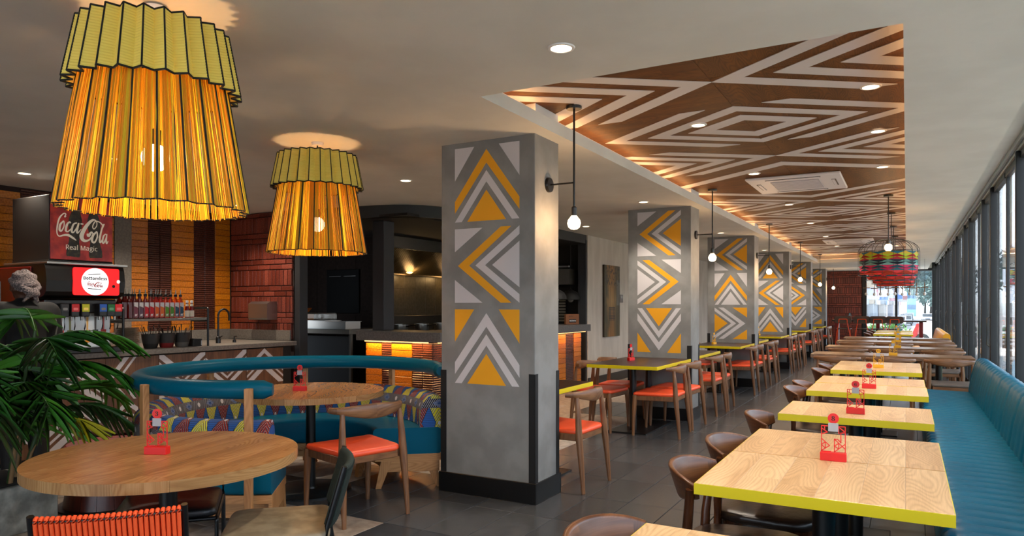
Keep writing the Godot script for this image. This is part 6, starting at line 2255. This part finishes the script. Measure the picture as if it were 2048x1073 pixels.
func cage_lamp(label: String, at: Vector3) -> Node3D:
	var o := thing("cage_lamp", label, "lamp", at, 0, "coloured cage lamps above the window tables")
	var R := 0.345
	var n := 10
	part("canopy", mb().lathe(PackedVector2Array([Vector2(0, WOOD - 0.025), Vector2(0.055, WOOD - 0.025), Vector2(0.058, WOOD - 0.001)]), 20), M.black, o)
	part("rod", mb().tube([V(0, 2.19, 0), V(0, WOOD - 0.02, 0)], 0.006, 6), M.black, o)
	part("socket", mb().lathe(PackedVector2Array([Vector2(0.024, 2.165), Vector2(0.026, 2.20), Vector2(0.012, 2.235), Vector2(0, 2.235)]), 14), M.steel_dull, o)
	part("bulb", mb().ball(V(0, 2.125, 0), V(0.045, 0.052, 0.045), 16, 10), M.bulb, o)
	omni("lamp", V(0, 2.125, 0), col(1.0, 0.80, 0.58), 0.16, 0.045, o)
	for k in 18:
		var a := TAU * k / 18
		var d := V(cos(a), 0, sin(a))
		var pts := []
		for j in 8:
			var e := PI / 2 * j / 7.0
			pts.append(d * (0.055 + (R - 0.055) * sin(e)) + V(0, 2.07 + 0.155 * cos(e), 0))
		pts.append(d * R + V(0, 1.775, 0))
		part("cage_wire", mb().tube(pts, 0.0030, 5), M.black, o)
	for y in [2.225, 2.07, 1.775]:
		var pts := []
		var r := 0.055 if y > 2.2 else R
		for k in 37: pts.append(V(r * cos(TAU * k / 36), y, r * sin(TAU * k / 36)))
		part("cage_ring", mb().tube(pts, 0.0035, 5), M.black, o)
	var cs := [col(0.78, 0.62, 0.06), col(0.66, 0.70, 0.06), col(0.66, 0.07, 0.10), col(0.06, 0.08, 0.14), col(0.45, 0.62, 0.57), col(0.78, 0.11, 0.30), col(0.06, 0.33, 0.36), col(0.84, 0.17, 0.15), col(0.70, 0.22, 0.10), col(0.02, 0.38, 0.45)]
	var ms := []
	for c in cs:
		var m := mat(c, 0.7)
		m.backlight_enabled = true; m.backlight = c * 0.35
		ms.append(m)
	var rows := 4
	var top := 2.06
	var h := 0.272 / rows
	for r in rows:   # lozenges folded along the middle: each row is 2 triangles up, 2 down per facet
		for k in n:
			var a0 := TAU * (k + 0.5 * (r % 2)) / n
			var a1 := a0 + TAU / n
			var am := (a0 + a1) / 2
			var L := V(0.985 * R * cos(a0), top - h * (r + 0.5), 0.985 * R * sin(a0))
			var Q := V(0.985 * R * cos(a1), top - h * (r + 0.5), 0.985 * R * sin(a1))
			var out := V(cos(am), 0, sin(am))
			var T := V(0.94 * R * cos(am), top - h * r + (h * 0.5 if r > 0 else 0.0) * 0.0, 0.94 * R * sin(am))
			var B := V(0.94 * R * cos(am), top - h * (r + 1), 0.94 * R * sin(am))
			for u in 2:
				var q := mb()
				var tip := T if u == 0 else B
				for e in [0.0, -0.003]:
					q.flat(L + out * e, Q + out * e, tip + out * e, out if e == 0.0 else -out)
				part("paper_facet", q, ms[(r * 2 + u) % 10], o)
				# neighbouring facet filling the gap between two tips
				var q2 := mb()
				var a2 := a1 + TAU / n / 2
				var tip2 := V(0.94 * R * cos(a2), tip.y, 0.94 * R * sin(a2))
				var o2 := V(cos(a1), 0, sin(a1))
				for e in [0.0, -0.003]:
					q2.flat(Q + o2 * e, tip + o2 * e, tip2 + o2 * e, o2 if e == 0.0 else -o2)
				part("paper_facet", q2, ms[(r * 2 + u + (9 if u == 0 else 1)) % 10], o)
	return o

# ---- near left corner: front table, rope chairs, palm, stools ----
func build_front_corner() -> void:
	round_table(V(-2.755, 0, -1.89), 0.53, "large round oak table in the left foreground with red stand number 3", 0.28)
	number_stand(V(-2.78, 0.75, -1.855), "red", "3", 25.0, "red fretwork number stand 3 on the front round table")
	place_chair("rope_orange", V(-2.385, 0, -1.475), 48, "black metal chair with orange rope back in the lower left foreground", "")
	place_chair("rope_orange", V(-3.0, 0, -2.07), 228, "black metal chair with orange rope back and dark seat, behind the front round table", "")
	place_chair("rope_tan", V(-2.30, 0, -2.10), 133, "metal chair with tan leather seat and dark green rope back beside the front round table", "")
	for k in 2:
		var at := [V(-4.87, 0, -2.88), V(-5.47, 0, -3.28)][k] as Vector3
		var s := thing("drum_stool", ["low round stool with reddish wooden drum base and red seat behind the front table", "second low drum stool, dark red, half hidden behind the booth post"][k], "stool", at, 0, "drum stools at the counter")
		part("foot", mb().lathe(PackedVector2Array([Vector2(0, 0), Vector2(0.31, 0), Vector2(0.31, 0.012), Vector2(0.2, 0.016)]), 36), M.black, s)
		var st := 16
		for j in st:
			var b := mb(1, Vector2(rnd(0, 2), rnd(0, 2)))
			b.lathe(PackedVector2Array([Vector2(0.27, 0.014), Vector2(0.215, 0.37)]), 3, Transform3D.IDENTITY, TAU * j / st + 0.004, TAU * (j + 1) / st - 0.004)
			part("stave", b, M.mahogany, s)
		part("seat", mb().lathe(PackedVector2Array([Vector2(0, 0.372), Vector2(0.24, 0.372), Vector2(0.262, 0.385), Vector2(0.265, 0.41), Vector2(0.25, 0.43), Vector2(0.15, 0.438), Vector2(0, 0.44)]), 32), leather(col(0.50, 0.07, 0.04) if k == 0 else col(0.22, 0.06, 0.045), 0.4, 9), s)
	palm()

func palm() -> void:
	var px := -4.95
	var pz := -2.16
	var pt := thing("planter", "square grey concrete planter holding the palm at the left edge", "planter", V(px, 0, pz), deg_to_rad(3))
	var b := mb()
	b.box(V(0, 0.145, 0), V(0.56, 0.29, 0.56), 0.006)
	part("body", b, M.concrete, pt)
	part("soil", mb().box(V(0, 0.292, 0), V(0.48, 0.012, 0.48), 0.004), mat(col(0.06, 0.045, 0.035), 0.95), pt)
	var o := thing("palm", "tall green indoor palm with arching fronds in the concrete planter", "plant", V(px, 0.29, pz))
	var leaf := []
	for v in 3:
		var L := mb()
		var rings := []
		for k in 9:
			var t := k / 8.0
			var w := 0.5 * pow(sin(PI * clampf(0.06 + 0.94 * t, 0, 1)), 0.75) * (1.0 - 0.45 * t)
			if k == 8: w = 0.02
			var droop: float = -(0.10 + 0.07 * v) * t * t
			rings.append(PackedVector3Array([V(-w, droop + 0.10 * w, -t), V(0, droop - 0.14 * w, -t), V(w, droop + 0.10 * w, -t), V(0, droop - 0.14 * w - 0.03, -t)]))
		L.loft(rings, false, true)
		leaf.append(L.mesh())
	var greens: Array = [M.green, M.green, M.green2, M.green2, M.green3]
	var r := RandomNumberGenerator.new()
	r.seed = 22
	var stems := [[0.10, 0.12, 0.66], [-0.08, 0.02, 0.88], [0.17, -0.06, 0.80], [0.02, -0.16, 0.98], [-0.16, 0.14, 0.70], [0.20, 0.05, 0.46], [-0.02, 0.20, 0.62], [0.13, -0.15, 0.55]]
	var singles := 0
	for si in stems.size():
		var s: Array = stems[si]
		var foot := V(s[0], 0.0, s[1])
		var head := V(s[0] * 1.7, s[2] - 0.05, s[1] * 1.7)
		part("cane", mb().sweep(PackedVector3Array([foot, foot.lerp(head, 0.5), head]), PackedFloat32Array([0.017, 0.013, 0.010]), PackedFloat32Array([0.017, 0.013, 0.010]), 8), M.cane, o)
		part("husk", mb().sweep(PackedVector3Array([foot + V(0.012, 0, 0), foot.lerp(head, 0.35) + V(0.016, 0, 0.004), foot.lerp(head, 0.45) + V(0.03, 0, 0)]), PackedFloat32Array([0.016, 0.012, 0.003]), PackedFloat32Array([0.010, 0.008, 0.002]), 7), M.husk, o)
		var nf := 4
		for fi in nf:
			var az := TAU * (fi / float(nf)) + si * 1.05 + r.randf_range(-0.3, 0.3)
			var ln := r.randf_range(0.50, 0.74)
			var rise := r.randf_range(0.35, 0.75)
			var special := si == 5 and fi == 0
			if special:
				az = -0.35; ln = 0.62; rise = 0.22
			var d := V(cos(az), 0, sin(az))
			var pts := PackedVector3Array()
			var from := head.lerp(foot, 0.12 * fi)
			for k in 11:
				var t := k / 10.0
				pts.append(from + d * ln * (0.75 * t + 0.15 * t * t) + V(0, rise * ln * (1.55 * t - 1.35 * t * t), 0))
			var rr := PackedFloat32Array()
			for k in 11: rr.append(lerpf(0.0065, 0.002, k / 10.0))
			var fr := part("frond", mb().sweep(pts, rr, rr, 6), M.green2 if fi % 2 == 0 else M.cane, o)
			var yellow := si == 5 and fi == 0
			var join := mb()
			for k in 11:
				var t := 0.22 + 0.76 * k / 10.0
				var i := mini(int(t * 10.0), 9)
				var p := pts[i].lerp(pts[i + 1], t * 10.0 - i)
				var tg := (pts[i + 1] - pts[i]).normalized()
				for sd in [-1.0, 1.0]:
					var side: Vector3 = tg.cross(Vector3.UP).normalized() * sd
					var dir: Vector3 = (tg * (0.55 + 0.5 * t) + side * (1.0 - 0.45 * t) + V(0, r.randf_range(-0.55, -0.05), 0)).normalized()
					var up: Vector3 = (V(0, 1, 0) + side * r.randf_range(-0.3, 0.3)).normalized()
					var sc := r.randf_range(0.85, 1.1) * (0.30 - 0.12 * absf(t - 0.5))
					var bs := Basis.looking_at(dir, up)
					bs = bs * Basis.from_scale(V(sc * 0.08, sc, sc))
					var xf := Transform3D(bs, p)
					var m: Mesh = leaf[r.randi() % 3]
					if singles < 296 or yellow:
						var g: Material = greens[r.randi() % 5]
						if yellow: g = M.leaf_yellow if k > 7 else M.green3
						put("leaflet", m, g, fr, xf)
						singles += 1
					else:
						var a := m.surface_get_arrays(0)
						for q in a[Mesh.ARRAY_VERTEX].size():
							join.v.append(xf * a[Mesh.ARRAY_VERTEX][q])
							join.n.append((xf.basis.inverse().transposed() * a[Mesh.ARRAY_NORMAL][q]).normalized())
							join.t.append(a[Mesh.ARRAY_TEX_UV][q])
			if join.v.size() > 0:
				part("leaflets", join, greens[(si + fi) % 5], fr).set_meta("kind", "stuff")

# ---- far end ----
func build_far_end() -> void:
	var hs := thing("high_table", "dark high table with red legs in front of the end window", "table", V(-0.70, 0, -22.35), 0)
	part("top", mb().box(V(0, 0.965, 0), V(2.35, 0.045, 0.5), 0.004), M.dark_top, hs)
	var redm := mat(col(0.42, 0.03, 0.045), 0.5)
	for x in [-1.05, 0.0, 1.05]:
		part("leg", mb().box(V(x, 0.47, 0), V(0.09, 0.94, 0.40), 0.006), redm, hs)
	for k in 4:
		place_chair("stool", V([-1.54, -1.07, -0.68, -0.28][k], 0, -21.75), 0, "dark bar stool with orange metal legs at the high table, %s from the left" % ["first", "second", "third", "fourth"][k], "bar stools at the high table")
	number_stand(V(-1.42, 0.988, -22.3), "teal", "", 0, "teal number stand on the high table by the brick wall")
	var zs := [-18.25, -19.45, -20.65]
	for k in 3:
		yellow_table(V(-0.265, 0, zs[k]), 0.79, 0.66, "%s yellow-edged oak table at the yellow bench" % ["nearest", "middle", "furthest"][k])
		number_stand(V(-0.20 + 0.02 * k, 0.75, zs[k]), "teal" if k > 0 else "yellow", "", 0, "%s number stand on the %s table at the yellow bench" % ["teal" if k > 0 else "yellow", ["nearest", "middle", "furthest"][k]])
		place_chair("shell", V(-0.60, 0, zs[k]), -90, "dark bent-plywood chair at the %s table by the yellow bench" % ["nearest", "middle", "furthest"][k], "dark chairs by the yellow bench")
	var pl := thing("planter_box", "low box of green plants outside below the end window", "planter", V(-0.6, -0.10, -27.3))
	part("box", mb().box(V(0, 0.25, 0), V(1.5, 0.5, 0.4), 0.01), M.black_matt, pl)
	foliage(pl, V(0, 0.62, 0), V(0.75, 0.30, 0.22), 240, 0.10, M.green3, 5)

func foliage(parent: Node3D, c: Vector3, r: Vector3, n: int, size: float, m: Material, seed_: int) -> void:
	var q := RandomNumberGenerator.new()
	q.seed = seed_
	var b := mb()
	for k in n:
		var d := V(q.randfn(), q.randfn(), q.randfn()).normalized() * pow(q.randf(), 0.33)
		var p := c + d * r
		var u := V(q.randfn(), q.randfn(), q.randfn()).normalized()
		var w := u.cross(V(q.randfn(), q.randfn(), q.randfn())).normalized()
		var s := size * q.randf_range(0.6, 1.3)
		var nn := u.cross(w)
		b.tri(p - u * s, p + w * s * 0.35 + nn * s * 0.1, p + u * s, nn, nn, nn)
		b.tri(p - u * s, p - w * s * 0.35 + nn * s * 0.1, p + u * s, nn, nn, nn)
	part("foliage", b, m, parent).set_meta("kind", "stuff")

# ---- the street outside ----
func build_street() -> void:
	var b := mb()
	span(b, V(1.05, -0.40, -26.9), V(4.2, -0.12, 8.0))
	span(b, V(-8, -0.40, -31), V(4.2, -0.12, -26.9))
	struct("ground_pavement", b, mat(col(0.72, 0.71, 0.70), 0.8))
	b = mb()
	span(b, V(-60, -1.6, -260), V(80, -1.32, 60))
	struct("ground_road", b, mat(col(0.50, 0.49, 0.50), 0.8))
	b = mb()
	span(b, V(-9, -0.40, 3.4), V(1.05, -0.12, 9.0))
	struct("ground_forecourt", b, mat(col(0.72, 0.71, 0.70), 0.8))
	var hd := thing("hedge", "clipped green hedge along the pavement outside the windows", "hedge", V(3.6, -0.12, -12))
	part("core", mb().box(V(0, 0.28, 0), V(0.40, 0.56, 27), 0.10), M.green, hd)
	for k in 9:
		foliage(hd, V(0, 0.5, -12 + 3.0 * k), V(0.42, 0.48, 1.75), 1100, 0.085, M.green3, 40 + k)
	# shophouses
	var wallc := [col(0.66, 0.66, 0.68), col(0.72, 0.66, 0.58), col(0.62, 0.66, 0.70), col(0.70, 0.68, 0.66), col(0.60, 0.60, 0.64)]
	var sg := [col(0.35, 0.50, 0.72), col(0.80, 0.78, 0.76), col(0.72, 0.50, 0.52), col(0.72, 0.74, 0.76), col(0.62, 0.64, 0.68)]
	for k in 5:
		var z := -88.0 - 17.0 * k
		var h := 6.6 + 0.7 * (k % 3)
		var s := thing("shophouse", ["nearest", "second", "third", "fourth", "furthest"][k] + " pale arcaded shop building along the street outside the end window", "building", V(-4.3 + 0.75 * k, -1.32, z))
		b = mb()
		span(b, V(-12, 3.0, -8.2), V(0, h, 8.2))
		span(b, V(-12, 0, -8.2), V(-3.0, 3.0, 8.2))
		part("wall", b, mat(wallc[k], 0.8), s)
		for j in 5:
			part("pier", mb().box(V(-0.35, 1.5, -7.4 + 3.7 * j), V(0.7, 3.0, 0.7), 0.02), mat(wallc[(k + 1) % 5], 0.8), s)
			for fl in [0, 1]:
				if j < 4 and 3.9 + 1.7 * fl < h - 0.6:
					part("window", mb().box(V(0.0, 4.3 + 1.6 * fl, -5.55 + 3.7 * j), V(0.08, 1.0, 1.9)), mat(col(0.16, 0.20, 0.26), 0.2), s)
			if j < 4:
				part("sign_board", mb().box(V(0.25, 3.25, -5.55 + 3.7 * j), V(0.14, 0.7, 3.2), 0.02), mat(sg[(k + j) % 5], 0.5), s)
				part("end_sign", mb().box(V(0.8, 3.9 + 0.4 * (j % 2), -7.4 + 3.7 * j), V(1.3, 0.8, 0.12), 0.02), mat(sg[(k * 2 + j + 1) % 5], 0.5), s)
		part("parapet", mb().box(V(-0.1, h + 0.1, 0), V(0.4, 0.25, 16.4)), mat(wallc[k].darkened(0.2), 0.8), s)
	# tall blue-grey tower and trees
	var tw := thing("tower", "tall pale blue tower block behind the street trees", "building", V(1.15, -1.32, -214))
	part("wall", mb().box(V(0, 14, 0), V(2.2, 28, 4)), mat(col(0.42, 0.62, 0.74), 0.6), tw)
	for k in 9:
		part("window_band", mb().box(V(0, 2.5 + 2.9 * k, 2.05), V(1.9, 1.2, 0.1)), mat(col(0.24, 0.40, 0.52), 0.3), tw)
	var ts := [[4.6, -176, 11.0], [6.2, -150, 9.5], [9.5, -196, 14.0], [-11.0, -240, 13.0], [5.0, -252, 16.0], [18.0, -150, 12.0]]
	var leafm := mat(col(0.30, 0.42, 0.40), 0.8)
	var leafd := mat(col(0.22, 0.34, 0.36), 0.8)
	var nm := ["tall hazy street tree directly beyond the parked cars", "hazy street tree nearest the right window post", "large hazy tree to the right of the road", "hazy tree at the end of the street behind the shops", "tallest hazy tree at the end of the road", "hazy tree far to the right of the road"]
	for k in ts.size():
		var t := thing("tree", nm[k], "tree", V(ts[k][0], -1.32, ts[k][1]))
		var h: float = ts[k][2]
		part("trunk", mb().cone(V(0, 0, 0), V(0.2, h * 0.5, 0), 0.35, 0.2), mat(col(0.16, 0.14, 0.13), 0.9), t)
		for j in 6:
			var c := V(sin(j * 2.4) * h * 0.20, h * (0.42 + 0.10 * j), cos(j * 2.4) * h * 0.2)
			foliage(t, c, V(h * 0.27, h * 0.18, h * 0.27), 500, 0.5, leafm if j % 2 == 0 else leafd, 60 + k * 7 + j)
	# cars
	var cars := [[-0.9, -101, 0.0, col(0.80, 0.80, 0.80), "white car nearest the end window on the street"], [-0.2, -113, 0.0, col(0.50, 0.52, 0.55), "grey car parked second along the kerb"], [0.0, -126, 0.0, col(0.10, 0.11, 0.13), "black car parked third along the kerb"], [0.2, -140, 0.0, col(0.70, 0.70, 0.72), "silver car parked fourth along the kerb"], [0.3, -156, 0.0, col(0.80, 0.80, 0.80), "white van-like car furthest along the kerb"], [3.1, -138, 0.0, col(0.72, 0.74, 0.78), "silver car driving alone on the right of the street"], [-2.0, -96, 0.05, col(0.72, 0.55, 0.50), "pinkish car parked by the arcade"], [-3.0, -84, 0.05, col(0.74, 0.72, 0.60), "pale car parked nearest the arcade"]]
	var proto: Node3D
	for k in cars.size():
		var q: Array = cars[k]
		proto = make_car(q[3], q[4])
		proto.position = V(q[0], -1.32, q[1]); proto.rotation.y = q[2]
	make_bike()
	for k in 5:
		var bo := thing("bollard", "short dark bollard at the pavement edge outside the end window", "bollard", V(0.35 + 0.9 * k, -0.12, -30.4), 0, "bollards along the pavement")
		part("post", mb().lathe(PackedVector2Array([Vector2(0.07, 0), Vector2(0.07, 0.7), Vector2(0.05, 0.76), Vector2(0, 0.77)]), 12), M.black_matt, bo)
		part("band", mb().lathe(PackedVector2Array([Vector2(0.073, 0.52), Vector2(0.073, 0.60)]), 12), M.white_paint, bo)
	var bl := thing("opposite_building", "pale low building across the road beyond the hedge", "building", V(24, -1.32, -20))
	part("wall", mb().box(V(0, 3, 0), V(8, 6, 60)), mat(col(0.62, 0.63, 0.64), 0.8), bl)
	for k in 14:
		part("window", mb().box(V(-4.02, 3.2, -26 + 4 * k), V(0.1, 1.8, 2.4)), mat(col(0.2, 0.24, 0.28), 0.2), bl)

func make_car(c: Color, label: String) -> Node3D:
	var o := thing("car", label, "car", Vector3.ZERO, 0, "")
	var paint := mat(c, 0.25)
	var side := PackedVector2Array([Vector2(-2.1, 0.30), Vector2(2.1, 0.30), Vector2(2.15, 0.62), Vector2(2.05, 0.82), Vector2(1.15, 0.92), Vector2(0.55, 1.40), Vector2(-1.1, 1.44), Vector2(-1.75, 0.98), Vector2(-2.1, 0.92), Vector2(-2.15, 0.6)])
	var xf := Transform3D(Basis(V(0, 0, 1), V(0, 1, 0), V(-1, 0, 0)), Vector3.ZERO)
	part("body", mb().prism(side, -0.86, 0.86, xf), paint, o)
	var gl := mat(col(0.06, 0.08, 0.10), 0.1)
	part("windscreen", mb().prism(PackedVector2Array([Vector2(1.13, 0.95), Vector2(1.17, 0.95), Vector2(0.60, 1.38), Vector2(0.56, 1.38)]), -0.74, 0.74, xf), gl, o)
	part("side_window", mb().prism(PackedVector2Array([Vector2(-1.5, 0.98), Vector2(0.98, 0.98), Vector2(0.50, 1.34), Vector2(-1.05, 1.36)]), -0.872, 0.872, xf), gl, o)
	part("rear_window", mb().prism(PackedVector2Array([Vector2(-1.76, 1.0), Vector2(-1.72, 1.0), Vector2(-1.10, 1.40), Vector2(-1.14, 1.40)]), -0.70, 0.70, xf), gl, o)
	for s in [-1.0, 1.0]:
		for z in [-1.3, 1.3]:
			part("wheel", mb().lathe(PackedVector2Array([Vector2(0, -0.1), Vector2(0.26, -0.1), Vector2(0.31, -0.06), Vector2(0.31, 0.06), Vector2(0.26, 0.1), Vector2(0, 0.1)]), 18, Transform3D(Basis(V(0, 0, 1), PI / 2), V(s * 0.80, 0.31, z))), M.black_matt, o)
		part("headlight", mb().box(V(s * 0.62, 0.70, 2.10), V(0.34, 0.14, 0.10), 0.03), M.white_paint, o)
	part("grille", mb().box(V(0, 0.58, 2.13), V(0.7, 0.16, 0.06), 0.02), M.black, o)
	part("bumper", mb().box(V(0, 0.38, 2.12), V(1.6, 0.14, 0.10), 0.03), M.black_matt, o)
	return o

func make_bike() -> void:
	var o := thing("scooter", "red scooter standing on the pavement outside the end window", "scooter", V(-0.05, -0.12, -30.0), 1.2)
	for z in [-0.55, 0.6]:
		part("wheel", mb().lathe(PackedVector2Array([Vector2(0.12, -0.045), Vector2(0.22, -0.05), Vector2(0.25, -0.02), Vector2(0.25, 0.02), Vector2(0.22, 0.05), Vector2(0.12, 0.045)]), 20, Transform3D(Basis(V(0, 0, 1), PI / 2), V(0, 0.25, z))), M.black_matt, o)
	part("body", mb().prism(PackedVector2Array([Vector2(-0.75, 0.42), Vector2(-0.2, 0.34), Vector2(0.25, 0.30), Vector2(0.45, 0.42), Vector2(0.55, 0.85), Vector2(0.45, 0.86), Vector2(0.28, 0.46), Vector2(-0.1, 0.42), Vector2(-0.18, 0.68), Vector2(-0.8, 0.66)]), -0.13, 0.13, Transform3D(Basis(V(0, 0, 1), V(0, 1, 0), V(-1, 0, 0)), Vector3.ZERO)), mat(col(0.65, 0.05, 0.06), 0.3), o)
	part("seat", mb().box(V(0, 0.71, -0.48), V(0.26, 0.08, 0.60), 0.03), M.black, o)
	part("fork", mb().tube([V(0, 0.25, 0.6), V(0, 0.9, 0.45)], 0.03, 8), M.steel, o)
	part("handlebar", mb().tube([V(-0.30, 0.98, 0.38), V(0, 0.95, 0.44), V(0.30, 0.98, 0.38)], 0.015, 8), M.black, o)
